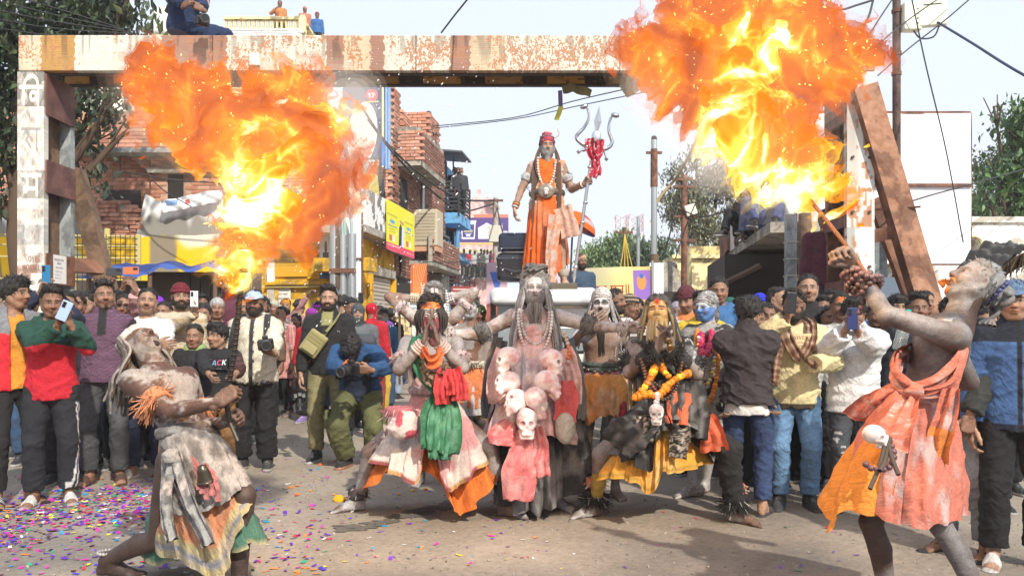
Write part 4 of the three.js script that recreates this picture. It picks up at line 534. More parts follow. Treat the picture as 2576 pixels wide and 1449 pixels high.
// ---------- trees ----------
function leafGeo(w=.4){const g=new THREE.BufferGeometry();g.setAttribute('position',new THREE.Float32BufferAttribute([0,0,0,w/2,.35,.06,0,1,0,-w/2,.35,.06,0,.38,-.03],3));g.setIndex([0,1,4,1,2,4,2,3,4,3,0,4]);g.computeVertexNormals();return g;}
const leafMat=new THREE.MeshPhysicalMaterial({color:0xffffff,roughness:.55,side:THREE.DoubleSide,transmission:.25,thickness:0});
function tree(name,label,base,{trunk=.2,h=3,blobs,leaf=.16,n=4000,cols,seed=1,limbs=true,single=0,droop=.3,lw=.42}){
const R=rngOf(seed),g=thing(name,label,'tree',base),bark=W.wood,L=[];
L.push(taperTube([V(0,0,0),V(.1*trunk,h*.35,0),V(-.4*trunk,h*.7,.1),V(0,h,0)],(t)=>trunk*(1-.5*t),12,9));
const cl=[];let vol=0;blobs.forEach(([x,y,z,r])=>{vol +=r*r*r;cl.push([V(x,y,z),r,vol]);});
if(limbs)for(const[c,r]of cl){const m=V(c.x*.4,h*.6 +(c.y-h*.6)*.5,c.z*.4);L.push(taperTube([V(0,h*.45+R()*h*.4,0),m,c.clone().add(V(0,-r*.2,0))],(t)=>trunk*.38*(1-.8*t)+ .01,10,6));for(let k=0;k<4;k++){const e=c.clone().add(V((R()- .5)*1.5*r,(R()- .3)*1.2*r,(R()- .5)*1.5*r));L.push(taperTube([m,c.clone().lerp(m,.3),e],(t)=>trunk*.14*(1-.8*t)+ .006,8,5));}}
part('trunk',merge(L.map((q)=>plain(q,[1,1,1]))),bark,g);
const lg=leafGeo(lw),im=new THREE.InstancedMesh(lg,leafMat,n),mm=new THREE.Matrix4(),q=new THREE.Quaternion(),e=new THREE.Euler(),col=new THREE.Color();let i=0,si=0;
// leaves sit in sprays round twig ends, so the crown breaks into clumps with gaps
const ones=[];const per=26,sprays=Math.ceil((n+single)/ per);
for(let s=0;s<sprays;s++){const t=R()*vol,k=cl.find((c)=>c[2]>=t),a=R()*6.283,b=Math.acos(2*R()- 1),rad=k[1]*Math.pow(R(),.38)*(.8+.35*noise(Math.cos(a)*2+s*.01,b*2,seed));const c=k[0].clone().add(V(Math.sin(b)*Math.cos(a)*rad,Math.cos(b)*rad*.85,Math.sin(b)*Math.sin(a)*rad));const tone=R(),ci=cols[Math.floor(R()*cols.length)],dir=V(R()- .5,-droop*R(),R()- .5).normalize();
for(let m=0;m<per;m++){const sl=leaf*(.6+.7*R()),p=c.clone().addScaledVector(dir,(R()- .3)*leaf*4).add(V((R()- .5)*leaf*2.4,(R()- .5)*leaf*2.2,(R()- .5)*leaf*2.4));e.set((R()- .5)*2.2 +(R()<.7?2.2*droop+1:0),R()*6.28,(R()- .5)*1.6);q.setFromEuler(e);mm.compose(p,q,V(sl,sl,sl));const kk=(.65+.6*R())*(.7+.5*tone);if(si<single&&m % 3===0&&s % 2===0){ones.push([mm.clone(),ci,kk]);si++;continue;}if(i<n){im.setMatrixAt(i,mm);col.setRGB(ci[0]*kk,ci[1]*kk,ci[2]*kk);im.setColorAt(i,col);i++;}}}
im.count=i;im.name='crown';im.userData.kind='stuff';g.add(im);
if(single){const ms=cols.map((c)=>new THREE.MeshPhysicalMaterial({color:new THREE.Color().setRGB(...c),roughness:.5,side:THREE.DoubleSide,transmission:.25,thickness:0}));ones.forEach(([m,c,k])=>{const o=part('leaf',lg,ms[cols.indexOf(c)],g);m.decompose(o.position,o.quaternion,o.scale);});}
return g;
}
const darkLeaf=[[.040,.070,.022],[.060,.095,.028],[.085,.11,.035],[.028,.048,.018]],freshLeaf=[[.09,.18,.045],[.13,.23,.06],[.065,.13,.04],[.18,.26,.085]],paleLeaf=[[.27,.28,.17],[.33,.33,.21],[.20,.22,.13],[.30,.28,.16]],roundLeaf=[[.22,.33,.09],[.28,.38,.12],[.16,.25,.08]];
{// big dark tree at upper left, in front of the ruin
const d=12.4,base=at(60,HY,d).setY(0),L=(px,py,dz,r)=>{const p=at(px,py,d);return[p.x-base.x,p.y,dz,r];};
tree('mango_tree','dark broad-leaved tree overhanging the left end of the gantry',base,{trunk:.2,h:4.2,leaf:.19,n:6200,single:160,seed:4,cols:darkLeaf,droop:.5,blobs:[L(30,80,0,.75),L(150,30,-.2,.75),L(270,20,-.1,.6),L(340,15,.2,.45),L(-40,200,0,.7),L(10,320,0,.55),L(-30,460,0,.5),L(60,160,-.5,.6),L(230,250,-.1,.5),L(205,330,-.2,.42),L(300,255,.2,.26),L(320,330,.1,.22),L(215,420,-.2,.3),L(30,400,.2,.35),L(235,470,.1,.18),L(170,150,-.6,.6)]});
}
tree('peepal_tree','large pale sparse tree behind the cream house and utility pole',at(1775,HY,26).setY(0),{trunk:.22,h:5.2,leaf:.17,n:17000,seed:9,cols:paleLeaf,droop:.3,blobs:[[-.6,5.4,0,.95],[.5,6.2,-.2,.8],[1.3,5.0,.2,.9],[-.2,4.5,.4,.8],[1.0,4.1,-.4,.7],[-.9,6.4,.1,.45],[-.3,6.9,0,.4],[1.7,5.8,0,.7],[2.3,4.6,0,.7],[.5,3.8,.1,.55]]});
tree('neem_tree','light green bushy tree at the far end of the street',at(1535,HY,40).setY(0),{trunk:.25,h:4.2,leaf:.24,n:17000,seed:14,cols:roundLeaf,blobs:[[-.6,5.0,0,1.0],[.5,5.5,.2,.9],[0,4.0,.4,1.2],[-1.2,3.9,0,.9],[1.4,4.4,-.2,1.0],[.6,3.2,.3,1.0],[-.7,3.0,.3,.8]]});
tree('neem_tree','greyer green tree right of the bushy one, behind the silver pole',at(1625,HY,36).setY(0),{trunk:.22,h:3.2,leaf:.2,n:12000,seed:15,cols:[[.14,.21,.09],[.11,.18,.08],[.18,.23,.11]],blobs:[[-.4,4.7,0,.9],[.7,4.9,0,.8],[0,3.6,.3,1.0],[1.3,3.8,0,.9],[.6,2.8,.2,.9]]});
tree('ashok_tree','fresh green leafy tree at the right edge above the white wall',at(2560,HY,15.5).setY(0),{trunk:.14,h:3.6,leaf:.17,n:4200,single:110,seed:18,cols:freshLeaf,droop:.4,blobs:[[-.05,5.4,0,.5],[-.45,5.75,0,.25],[.3,4.6,0,.75],[-.4,4.3,.1,.5],[.2,3.7,.2,.7],[.6,5.2,-.3,.7],[-.55,3.9,0,.3]]});
tree('shade_tree','olive grey tree rising behind the billboard corner',at(2490,HY,24).setY(0),{trunk:.2,h:4.2,leaf:.14,n:7000,seed:19,cols:[[.10,.15,.05],[.13,.16,.07],[.07,.11,.04]],blobs:[[-.2,6.2,0,.75],[.4,5.2,0,1.0],[-.5,4.8,.2,.8],[-.3,3.8,.2,.9],[.9,6.3,-.4,.9],[-.9,3.6,0,.6]]});

// ---------- people ----------
const EUL=(a)=>new THREE.Matrix4().makeRotationFromEuler(new THREE.Euler((a?.[0]??0)*D2R,(a?.[1]??0)*D2R,(a?.[2]??0)*D2R,'YXZ'));
const rotv=(R,x,y,z)=>V(x,y,z).applyMatrix4(R);
const axis=(R,i)=>V().setFromMatrixColumn(R,i);
function ik(a,t,l1,l2,pole){// two bones from a to t; returns [middle, end]
const d=t.clone().sub(a);let L=d.length();const max=(l1+l2)*0.997;if(L>max){d.multiplyScalar(max/L);L=max;}
const end=a.clone().add(d),u=d.clone().divideScalar(L),c=clamp((l1*l1+L*L-l2*l2)/(2*L),-l1,l1),h=Math.sqrt(Math.max(0,l1*l1-c*c));
const n=pole.clone().addScaledVector(u,-pole.dot(u)).normalize();
return[a.clone().addScaledVector(u,c).addScaledVector(n,h),end];
}
// skeleton of a 1.70 m adult, y up, facing +z; right is -x
function skeleton(o){
const S={o};
S.Rp=EUL(o.pel);S.Rc=EUL(o.chest??o.pel);S.Rh=EUL(o.head);
S.pelvis=V(o.px??0,o.py??0.925,o.pz??0);
const tw=o.torso??1;
S.waist=S.pelvis.clone().add(rotv(S.Rp,0,0.13*tw,0));
S.neck=S.waist.clone().add(rotv(S.Rc,0,0.385*tw,-0.012));
S.mid=S.waist.clone().lerp(S.neck,0.5);
S.skull=S.neck.clone().add(rotv(S.Rc,0,0.045,0.0)).add(rotv(S.Rh,0,0.11,0.028));
const sw=o.shw??0.168,wy=(o.shrug??0);
S.sh=[1,-1].map((s,i)=>S.neck.clone().add(rotv(S.Rc,s*sw,-0.078 +(Array.isArray(wy)?wy[i]:wy),0)));// 0: left (+x), 1: right
S.hip=[1,-1].map((s)=>S.pelvis.clone().add(rotv(S.Rp,s*0.088,-0.02,0)));
const toV=(a)=>a.isVector3?a:V(...a);
S.wr=[];S.el=[];S.kn=[];S.an=[];S.toe=[];
const hands=o.hands??[null,null],poles=o.elbow??[null,null];
for(const i of[0,1]){
const s=i?-1:1,t=hands[i]?toV(hands[i]):S.sh[i].clone().add(rotv(S.Rc,s*0.07,-0.53,0.06)),pole=poles[i]?toV(poles[i]):rotv(S.Rc,s*0.5,-0.15,-0.9);
const[e,w]=ik(S.sh[i],t,0.285,0.25,pole);S.el.push(e);S.wr.push(w);
const f=(o.feet??[])[i]??[s*0.115,0,-0.02+i*0.03],kp=(o.knee??[])[i]??[s*0.25,0,1];
const an=V(f[0],(f[1]??0)+ 0.085,f[2]);
const[k,a]=ik(S.hip[i],an,0.425,0.41,toV(kp));S.kn.push(k);S.an.push(a);
const tdir=(o.toes??[])[i]??s*14;S.toe.push(V(Math.sin(tdir*D2R),0,Math.cos(tdir*D2R)));
}
S.head=new THREE.Matrix4().multiplyMatrices(new THREE.Matrix4().makeTranslation(S.skull.x,S.skull.y,S.skull.z),S.Rh).scale(V(1,1,1).multiplyScalar(o.headScale??1));
return S;
}
function torsoP(S,f=0,o=S.o){// prims of the torso, inflated by f
const fat=o.fat??-.006,zp=axis(S.Rp,2),zc=axis(S.Rc,2),belly=S.waist.clone().add(rotv(S.Rc,0,0.03,0.012+fat*0.6));
return[ell(S.pelvis.clone().add(rotv(S.Rp,0,-0.01,-0.012)),[0.158+fat+f,0.125+f,0.112+fat*0.7+f],S.Rp),
cone(S.pelvis,belly,0.135+fat+f,0.128+fat+f,zp,0.78),cone(belly,S.mid,0.128+fat+f,0.145+fat*0.6+f,zc,0.75),
ell(S.neck.clone().add(rotv(S.Rc,0,-0.17,0.004)),[0.158+fat*0.5+f,0.165+f,0.112+fat*0.4+f],S.Rc),
...[0,1].map((i)=>cone(S.neck.clone().add(rotv(S.Rc,0,-0.045,-0.008)),S.sh[i].clone().lerp(S.neck,0.08),0.05+f,0.05+f))];
}
function armP(S,i,f=0,t1=1){// t1: how far down the arm (1 = wrist, 0.5 = elbow)
const k=S.o.limb??1,P=[],el=S.el[i],sh=S.sh[i],wr=S.wr[i],u=Math.min(1,t1*2);
P.push(cone(sh,sh.clone().lerp(el,u),0.053*k+f,(u<1?mix(0.053,0.04,u):0.04)*k+f));
if(t1>0.5){const v=(t1-0.5)*2;const m=el.clone().lerp(wr,Math.min(0.3,v));P.push(cone(el,m,0.039*k+f,0.041*k+f));if(v>0.3)P.push(cone(m,el.clone().lerp(wr,v),0.041*k+f,mix(0.041,0.027,v)*k+f));}
return P;
}
function legP(S,i,f=0,t1=1){
const k=S.o.limb??1,P=[],hip=S.hip[i],kn=S.kn[i],an=S.an[i],u=Math.min(1,t1*2);
P.push(cone(hip,hip.clone().lerp(kn,u),0.086*k+f,mix(0.086,0.054,u)*k+f));
if(t1>0.5){const v=(t1-0.5)*2,sh=an.clone().sub(kn).normalize(),fw=V(S.toe[i].x,0,S.toe[i].z),back=fw.clone().addScaledVector(sh,-fw.dot(sh)).normalize().multiplyScalar(-0.014);const c=kn.clone().lerp(an,Math.min(0.32,v)).add(back);
P.push(cone(kn,c,0.052*k+f,0.054*k+f));if(v>0.32)P.push(cone(c,kn.clone().lerp(an,v),0.054*k+f,mix(0.054,0.036,v)*k+f));}
return P;
}
function footP(S,i,f=0,bare=false){
const a=S.an[i],t=S.toe[i],s=V(t.z,0,-t.x),y0=a.y-0.085,P=[];
const q=(fw,up,side)=>V(a.x+t.x*fw+s.x*side,y0+up,a.z+t.z*fw+s.z*side);
P.push(cone(a,q(-0.025,0.034,0),0.036+f,0.033+f),cone(a,q(0.10,0.032,0),0.036+f,0.03+f),cone(q(0.02,0.03,0.005),q(0.13,0.024,0),0.033+f,0.036+f,V(0,1,0),0.7));
if(bare)for(let j=0;j<5;j++){const m=(i?-1:1),sd=m*(-0.032+j*0.0155)*1.05;P.push(cone(q(0.13,0.022,sd),q(0.195-j*0.0095 -(j===0?0.004:0),0.012,sd*1.12),0.012,j===0?0.0125:0.0085));}
else P.push(cone(q(0.1,0.026,0),q(0.175,0.022,0),0.036+f,0.028+f,V(0,1,0),0.7));
return P;
}
// hand: wrist at 0, fingers +y, palm +z, thumb +x (a right hand)
const handCache=new Map();
const POSE={relaxed:[22,34,22,6,.3],flat:[2,6,4,5,.5],open:[8,16,12,16,.8],grip:[68,82,48,0,-.5],phone:[34,42,26,5,.35],hook:[50,60,35,2,-.1],point:[10,30,20,6,.2]};
function handGeo(pose,cell){
const key=pose+cell;if(handCache.has(key))return handCache.get(key);
const[c1,c2,c3,spread,th]=POSE[pose],P=[],fin=[[.031,.088,.043,.026,.021,.0092],[.0105,.093,.048,.03,.022,.0095],[-.0105,.09,.045,.028,.021,.009],[-.03,.08,.035,.021,.019,.0078]];
const palm=[cone(V(.028,.012,0),V(.03,.085,0),.017,.0155,V(0,0,1),.78),cone(V(.008,.006,0),V(.01,.088,0),.019,.0155,V(0,0,1),.78),cone(V(-.012,.008,0),V(-.012,.086,0),.018,.0145,V(0,0,1),.78),cone(V(-.024,.012,0),V(-.03,.076,0),.015,.013,V(0,0,1),.8),cone(V(0,-.03,0),V(0,.015,0),.025,.022,V(0,0,1),.8)];
const groups=[{p:palm,k:.012}];
fin.forEach(([x,y,l1,l2,l3,r],i)=>{
const sp=(1.5-i)*-spread*D2R*.7;let a=(c1+i*(pose==='grip'?3:4))*D2R,p=V(x,y,0);const pts=[V(x*.75,y-.03,0),p];
for(const[l,c]of[[l1,c2],[l2,c3],[l3,0]]){p=p.clone().add(V(-Math.sin(sp)*Math.cos(a)*l,Math.cos(a)*Math.cos(sp)*l,Math.sin(a)*l));pts.push(p);a +=c*D2R;}
groups.push({p:pts.slice(1).map((q,j)=>cone(pts[j],q,r*(1.08-j*.07),r*(1-j*.07))),k:.006});
});
const tp=[V(.022,.02,.006),V(.022,.02,.006).add(V(.026+.012*Math.max(th,0),.026,.012+.014*Math.max(-th,0)))];
tp.push(tp[1].clone().add(th<0?V(-.004,.026,.026):V(.018*th+.006,.034,.012)));tp.push(tp[2].clone().add(th<0?V(-.026,.012,.012):V(.004,.027,.008)));
groups.push({p:[cone(tp[0],tp[1],.018,.0135),cone(tp[1],tp[2],.0125,.0115),cone(tp[2],tp[3],.0115,.0085)],k:.01});
const g=mesher(groups,{cell,k:.004});handCache.set(key,g);return g;
}
// head: origin between the ears at eye height, face +z, 0.23 m tall
const headCache=new Map();
const HEAD={
skull:()=>[ell(V(0,.032,-.016),[.0745,.086,.094]),ell(V(0,-.03,.022),[.061,.078,.062])],
};
function headGeo(cell,wide=1){
const key=cell + '_' + wide;if(headCache.has(key))return headCache.get(key);
const both=(f)=>[1,-1].map(f),w=wide;
const g=mesher([
{k:.03,p:[ell(V(0,.032,-.016),[.0745,.086,.094]),ell(V(0,-.028,.024),[.060*w,.076,.060]),cone(V(-.018,-.094,.046),V(.018,-.094,.046),.018,.018),...both((s)=>cone(V(s*.056*w,-.05,-.005),V(s*.024,-.09,.045),.022,.016)),...both((s)=>ell(V(s*.037,-.028,.056),[.022,.02,.022])),cone(V(0,-.14,-.03),V(0,-.06,-.025),.055,.056)]},
{k:.012,p:[...both((s)=>cone(V(s*.012,.026,.078),V(s*.044,.025,.064),.009,.009))]},
{k:.010,p:[cone(V(0,.02,.080),V(0,-.022,.100),.0075,.0105),ell(V(0,-.027,.099),[.0125,.0105,.0125]),...both((s)=>ell(V(s*.0125,-.030,.090),[.009,.0078,.011]))]},
{k:.004,p:[cone(V(-.019,-.0565,.077),V(.019,-.0565,.077),.0065,.0065),cone(V(-.007,-.0545,.085),V(.007,-.0545,.085),.0055,.0055),cone(V(-.012,-.067,.080),V(.012,-.067,.080),.0075,.0075)]},
...both((s)=>({k:.006,p:[ell(V(s*.077,-.002,-.014),[.0085,.033,.019],EUL([0,s*-22,s*-8])),ell(V(s*.073,-.03,-.006),[.007,.01,.009])]})),
...both((s)=>({k:.003,p:[ell(V(s*.0315,.004,.0655),[.0135,.0125,.0125])]})),
],{cell,k:.011,sub:[...both((s)=>ell(V(s*.031,.005,.088),[.0165,.0095,.0125])),...both((s)=>ell(V(s*.083,-.003,-.010),[.005,.016,.009]))],subk:.008});
headCache.set(key,g);return g;
}
const faceD=(()=>{const P=HEAD.skull(),c=[cone(V(-.018,-.094,.046),V(.018,-.094,.046),.018,.018),...[1,-1].map((s)=>cone(V(s*.056,-.05,-.005),V(s*.024,-.09,.045),.022,.016))];return(x,y,z)=>{let s=1e9;for(const p of[...P,...c]){const d=p.d(x,y,z);s=s>1e8?d:smin(s,d,.03);}return s;};})();
const HAIRLINE=V(0,-0.72,0.69);
function hairGeo(style,cell,seed=0){
const P=[ell(V(0,.034,-.018),[.0765,.089,.097])];
let thick=.013,cut=[(x,y,z)=>(x*0 +(y-.082)*HAIRLINE.y +(z-.056)*HAIRLINE.z)*1-.008*noise(x*55,y*55,seed)],extra=[],amp=.009,fr=[52,26,52];
if(style==='short')thick=.010;
if(style==='bald'){thick=.003;amp=.002;}
if(style==='quiff'){thick=.011;extra=[ell(V(.01,.105,.045),[.052,.028,.038]),ell(V(-.02,.115,.01),[.05,.025,.05])];}
if(style==='mop'){thick=.018;amp=.009;extra=[ell(V(0,.10,.04),[.065,.03,.045])];cut=[(x,y,z)=>(y-.045)*-.62 +(z-.078)*.78-.008*noise(x*50,y*20,seed)];}
if(style==='curly'){thick=.016;amp=.010;fr=[70,70,70];extra=[ell(V(0,.11,.02),[.06,.03,.06])];}
if(style==='long'){thick=.013;extra=[ell(V(0,-.08,-.06),[.072,.13,.055])];cut=[(x,y,z)=>(y-.065)*-.55 +(z-.062)*.83];}
if(style==='bun'){thick=.006;extra=[ell(V(0,.03,-.135),[.04,.04,.035])];}
if(style==='wild'){thick=.03;amp=.016;fr=[40,40,40];extra=[ell(V(0,.10,-.03),[.085,.06,.09]),ell(V(0,-.05,-.07),[.095,.13,.06])];cut=[(x,y,z)=>(y-.075)*-.5 +(z-.055)*.86];}
const gr=[{p:[ell(V(0,.034,-.018),[.0745+thick,.087+thick,.095+thick]),...extra],k:.03}],edge=cut[0];
const cap=mesher(gr,{cell,amp:amp+.002,cut,disp:(x,y,z)=>-amp*noise(x*fr[0]+ seed*3.1,y*fr[1]+ seed,z*fr[2])- amp*.5*noise(x*fr[0]*2.2,y*fr[1]*2,z*fr[2]*2.2+seed)+(thick*.8)*sst(-.035,.0,edge(x,y,z))});
if(style==='bald'||cell>.0095)return cap;
// loose strands break the outline
const R=rngOf(Math.round(seed*10)+ 3),L=[plain(cap,BLK)],p=cap.attributes.position,nn=cap.attributes.normal,long=style==='mop'||style==='quiff'?.030:style==='wild'?.05:style==='curly'?.02:.016;
for(let i=0;i<260;i++){const k=Math.floor(R()*p.count),q=V(p.getX(k),p.getY(k),p.getZ(k)),n=V(nn.getX(k),nn.getY(k),nn.getZ(k));if(q.y<-.05)continue;const t=V(.3*(R()- .5),q.y>.06?.1:-.6,q.z>0?.7:-.3).addScaledVector(n,-.0).normalize().multiplyScalar(.9).addScaledVector(n,.35+.5*R()).normalize(),e=q.clone().addScaledVector(t,long*(.5+R())).add(V(0,-.004,0));L.push(plain(cyl(q.addScaledVector(n,-.004),e,.0034,.0008,3),BLK));}
return merge(L);
}
function beardGeo(kind,cell,seed=0){
const full=kind !=='moustache'&&kind !=='goatee';
const off=kind==='stubble'?.003:kind==='long'?.012:.0065,top=-.036;
const gr=[];
if(full)gr.push({p:[{lo:V(-.09,-.14,-.03),hi:V(.09,0,.12),slack:1,d:(x,y,z)=>faceD(x,y,z)- off}],k:.01,cut:[
(x,y,z)=>Math.max(y -(Math.abs(x)>.048?.0:-.034+.6*Math.max(0,Math.abs(x)- .02)),-z-.012+Math.max(0,-y-.05)*.5),(x,y,z)=>.02-Math.hypot(x,(y+.057)*2.2,(z-.09)*.6)]});
gr.push({p:[cone(V(0,-.0455,.088),V(.02,-.05,.078),.006,.006),cone(V(0,-.0455,.088),V(-.02,-.05,.078),.006,.006),cone(V(.02,-.05,.079),V(.03,-.066,.066),.0055,.004),cone(V(-.02,-.05,.079),V(-.03,-.066,.066),.0055,.004)],k:.005});
if(kind==='goatee')gr.push({p:[ell(V(0,-.095,.066),[.018,.02,.013])],k:.01});
if(kind==='long')gr.push({p:[cone(V(0,-.09,.05),V(0,-.20,.055),.05,.022,V(0,0,1),.6)],k:.02});
return mesher(gr,{cell,k:.008,amp:.005,disp:(x,y,z)=>-.0028*noise(x*120,y*50,z*120+seed)-(kind==='long'?.006*noise(x*70,y*14,seed):0)});
}
function capGeo(kind,cell){
if(kind==='beanie')return mesher([{p:[ell(V(0,.047,-.016),[.088,.096,.106])],k:.01},{p:[ell(V(0,.048,-.014),[.095,.024,.112])],k:.01}],{cell,k:.01,amp:.004,cut:[(x,y,z)=>(y-.04)*-.98 +(z-.07)*.2-.004>0?((y-.04)*-.98 +(z-.07)*.2-.004):-.01],disp:(x,y,z)=>-.0022*Math.sin(Math.atan2(x,z)*46)- .002*noise(x*60,y*60,z*60)});
if(kind==='balaclava')return mesher([{p:[ell(V(0,.036,-.012),[.087,.097,.106]),ell(V(0,-.05,.018),[.078,.085,.078]),cone(V(0,-.10,0),V(0,-.17,-.02),.075,.085)],k:.03}],{cell,sub:[ell(V(0,-.015,.1),[.045,.05,.05])],subk:.01,amp:.003,disp:(x,y,z)=>-.002*noise(x*60,y*60,z*60)});
if(kind==='cap')return mesher([{p:[ell(V(0,.05,-.014),[.085,.082,.102])],k:.01,cut:[(x,y,z)=>.046-y]},{p:[ell(V(0,.052,.105),[.07,.008,.062],EUL([14,0,0]))],k:.005}],{cell,k:.008});
if(kind==='wrap')return mesher([{p:[ell(V(0,.043,-.022),[.084,.094,.106])],k:.01}],{cell,amp:.005,cut:[(x,y,z)=>(y-.05)*-.78 +(z-.075)*.63],disp:(x,y,z)=>-.0045*Math.sin((y*1.0-z*.55)*210+3*noise(x*18,y*18,z*18))});
if(kind==='band')return mesher([{p:[ell(V(0,.05,-.015),[.083,.1,.104])],k:.01,cut:[(x,y,z)=>Math.abs(y-.062+z*.12)- .021]}],{cell,amp:.003,disp:(x,y,z)=>-.002*noise(x*60,y*120,z*60)});
}
const BLK=[0.012,0.010,0.009];
function skinPaint(sk,o={}){// colour in head coordinates
const lip=o.lip??[sk[0]*.72,sk[1]*.5,sk[2]*.48],brow=o.brow??[.012,.009,.008],st=o.stubble??0;
return(x,y,z)=>{
let c=sc(sk,1+.16*noise(x*38,y*38,z*38));const ax=Math.abs(x);
if(z>.03){
const red=Math.exp(-((ax-.035)**2 +(y+.03)**2)/ 5e-4)*.12+Math.exp(-(ax**2 +(y+.028)**2)/ 2e-4)*.12;c=[c[0]*(1+red),c[1]*(1-red*.4),c[2]*(1-red*.4)];
if(st){const t=st*sst(-.03,-.05,y+.35*Math.max(0,ax-.02))*(1-.5*Math.exp(-(x*x +(y+.06)**2)/ 2e-4));c=mixc(c,[.03,.024,.02],t);}
const bw=sst(.0075,.004,Math.abs(y-.0275+ax*.10))*sst(.05,.044,ax)*sst(.008,.013,ax);c=mixc(c,brow,bw*.92);
const ey=Math.hypot((ax-.0315)/ .0150,(y-.0030)/ .0064);
if(ey<1.25)c=mixc(c,sc(sk,.32),sst(1.25,1.0,ey)*.8);
if(ey<1)c=Math.hypot(ax-.0315 -(o.look??0)*(x>0?1:-1),y-.004)<.0078?[.012,.008,.006]:mixc([.36,.32,.29],sc(sk,.4),sst(.5,1,ey));  // eye whites darkened: shade under the brow put into the colour
const lp=Math.hypot(x/.0235,(y+.0615)/ .0125);if(lp<1&&z>.06)c=mixc(lip,sc(lip,.3),sst(.0026,.0008,Math.abs(y+.0615-.0)));
if(Math.hypot(ax-.0085,y+.037)<.0042&&z>.085)c=sc(sk,.25);
}
if(o.mark)c=o.mark(c,x,y,z)??c;
return c;
};
}
// one person. o: pose (see skeleton) + look
function wrinkle(amp,f=1,seed=0){return(x,y,z)=>{const a=1-Math.abs(noise((x+y*.6)*8*f+seed,(y-x*.55)*17*f,z*9*f)),b=1-Math.abs(noise((x-y*.5)*12*f+9,(y+x*.6)*25*f+seed,z*12*f));return -amp*(a*a*a*1.1+b*b*b*.6-.75);};}
let personNo=0;
function person(o){
const hgt=o.h??1.7,k=hgt/1.7,seed=++personNo*3.7,d=o.d??groundD(o.foot);
const g=thing('person',o.label,'person',o.pos??[(o.x-CX)/ F*d,o.base??0,-d],(o.yaw??0)*D2R,o.group);
const loc=(q)=>at(...q).sub(g.position).applyAxisAngle(V(0,1,0),-(o.yaw??0)*D2R).divideScalar(k),wdir=(q)=>V(...q).applyAxisAngle(V(0,1,0),-(o.yaw??0)*D2R);
if(o.pelP){const q=loc(o.pelP);o.px=q.x;o.py=q.y;o.pz=q.z;}
if(o.handsP)o.hands=[0,1].map((i)=>o.handsP[i]?loc(o.handsP[i]):o.hands?.[i]);
if(o.elbowW)o.elbow=o.elbowW.map((q)=>q&&wdir(q));if(o.kneeW)o.knee=o.kneeW.map((q)=>q&&wdir(q));
if(o.feetP)o.feet=o.feetP.map((q)=>{if(!q)return;const v=loc([q[0],HY+F*(EYE-g.position.y)/ q[1],q[1]]);return[v.x,q[2]??0,v.z];});
if(o.handW)o.hand=o.handW.map((q)=>q&&({...q,dir:q.dir&&wdir(q.dir).toArray(),palm:q.palm&&wdir(q.palm).toArray()}));
const S=skeleton(o);g.scale.setScalar(k);S.g=g;S.k=k;S.d=d;S.loc=loc;
const cell=o.cell??clamp(d*0.0019,.009,.03),hc=o.hcell??clamp(d*0.00085,.0038,.014),sk=o.skin??[.20,.105,.06];
const world=(v)=>v.clone().multiplyScalar(k).applyAxisAngle(V(0,1,0),(o.yaw??0)*D2R).add(g.position),local=(v)=>v.clone().sub(g.position).applyAxisAngle(V(0,1,0),-(o.yaw??0)*D2R).divideScalar(k);
S.world=world;S.local=local;S.cell=cell;S.hc=hc;
const bareTop=!o.top,bareLegs=!o.legs||o.legs.len<.9,bs=o.bodySkin??((x,y,z)=>sc(sk,1+.15*noise(x*9+seed,y*9,z*9)));
// body: one continuous surface, head and hands included
const groups=[{p:[...torsoP(S,0),cone(S.neck.clone().add(rotv(S.Rc,0,-.03,-.005)),S.skull.clone().add(rotv(S.Rh,0,-.05,-.024)),.058,.054),...(bareTop?[ell(S.neck.clone().add(rotv(S.Rc,.07,-.14,.085)),[.085,.06,.035],S.Rc),ell(S.neck.clone().add(rotv(S.Rc,-.07,-.14,.085)),[.085,.06,.035],S.Rc)]:[])],k:.045}];
for(const i of[0,1]){groups[0].p.push(...armP(S,i).slice(0,1));groups.push({p:armP(S,i),k:.010},{p:legP(S,i),k:.010},{p:footP(S,i,0,o.shoes==='bare'||o.shoes==='slide'||o.shoes==='thong'),k:.012});}
const list=[mesher(groups,{cell:bareTop?cell:Math.max(cell*1.25,.013),k:.018,paint:bs})];
const hp=skinPaint(o.face??sk,o),hgeo=headGeo(hc,o.wide??1).clone();paint(hgeo,hp);list.push(hgeo.applyMatrix4(S.head));
S.hm=[];
for(const i of[0,1]){
const hd=(o.hand??[])[i]??{},dir=hd.dir?V(...hd.dir).normalize():S.wr[i].clone().sub(S.el[i]).normalize(),palm=hd.palm?V(...hd.palm):rotv(S.Rc,i?1:-1,0,-.2),pz=palm.clone().addScaledVector(dir,-palm.dot(dir)).normalize(),px=dir.clone().cross(pz),m=new THREE.Matrix4().makeBasis(px,dir,pz).setPosition(S.wr[i]);
if(!i)m.scale(V(-1,1,1));
S.hm.push(m);if(hd.none)continue;
const hg=handGeo(hd.pose??'relaxed',clamp(hc*1.1,.0042,.009)).clone();paint(hg,(x,y,z)=>{let c=sc(o.handSkin??sk,(z>.004&&y<.09?1.25:.95)*(1+.12*noise(x*60,y*60,z*60)));return y>0.11?sc(c,.92):c;});hg.applyMatrix4(m);
if(!i){const ix=hg.index.array;for(let q=0;q<ix.length;q +=3){const t=ix[q];ix[q]=ix[q+1];ix[q+1]=t;}}
hg.computeVertexNormals();list.push(hg);
}
for(const q of list)if(!q.attributes.color)paint(q,()=>sk);
S.body=part('body',merge(list.map((q)=>{const e=new THREE.BufferGeometry();for(const n of['position','normal','color'])e.setAttribute(n,q.attributes[n]);e.setIndex(Array.from(q.index.array));return e;})),MAT.skin,g);
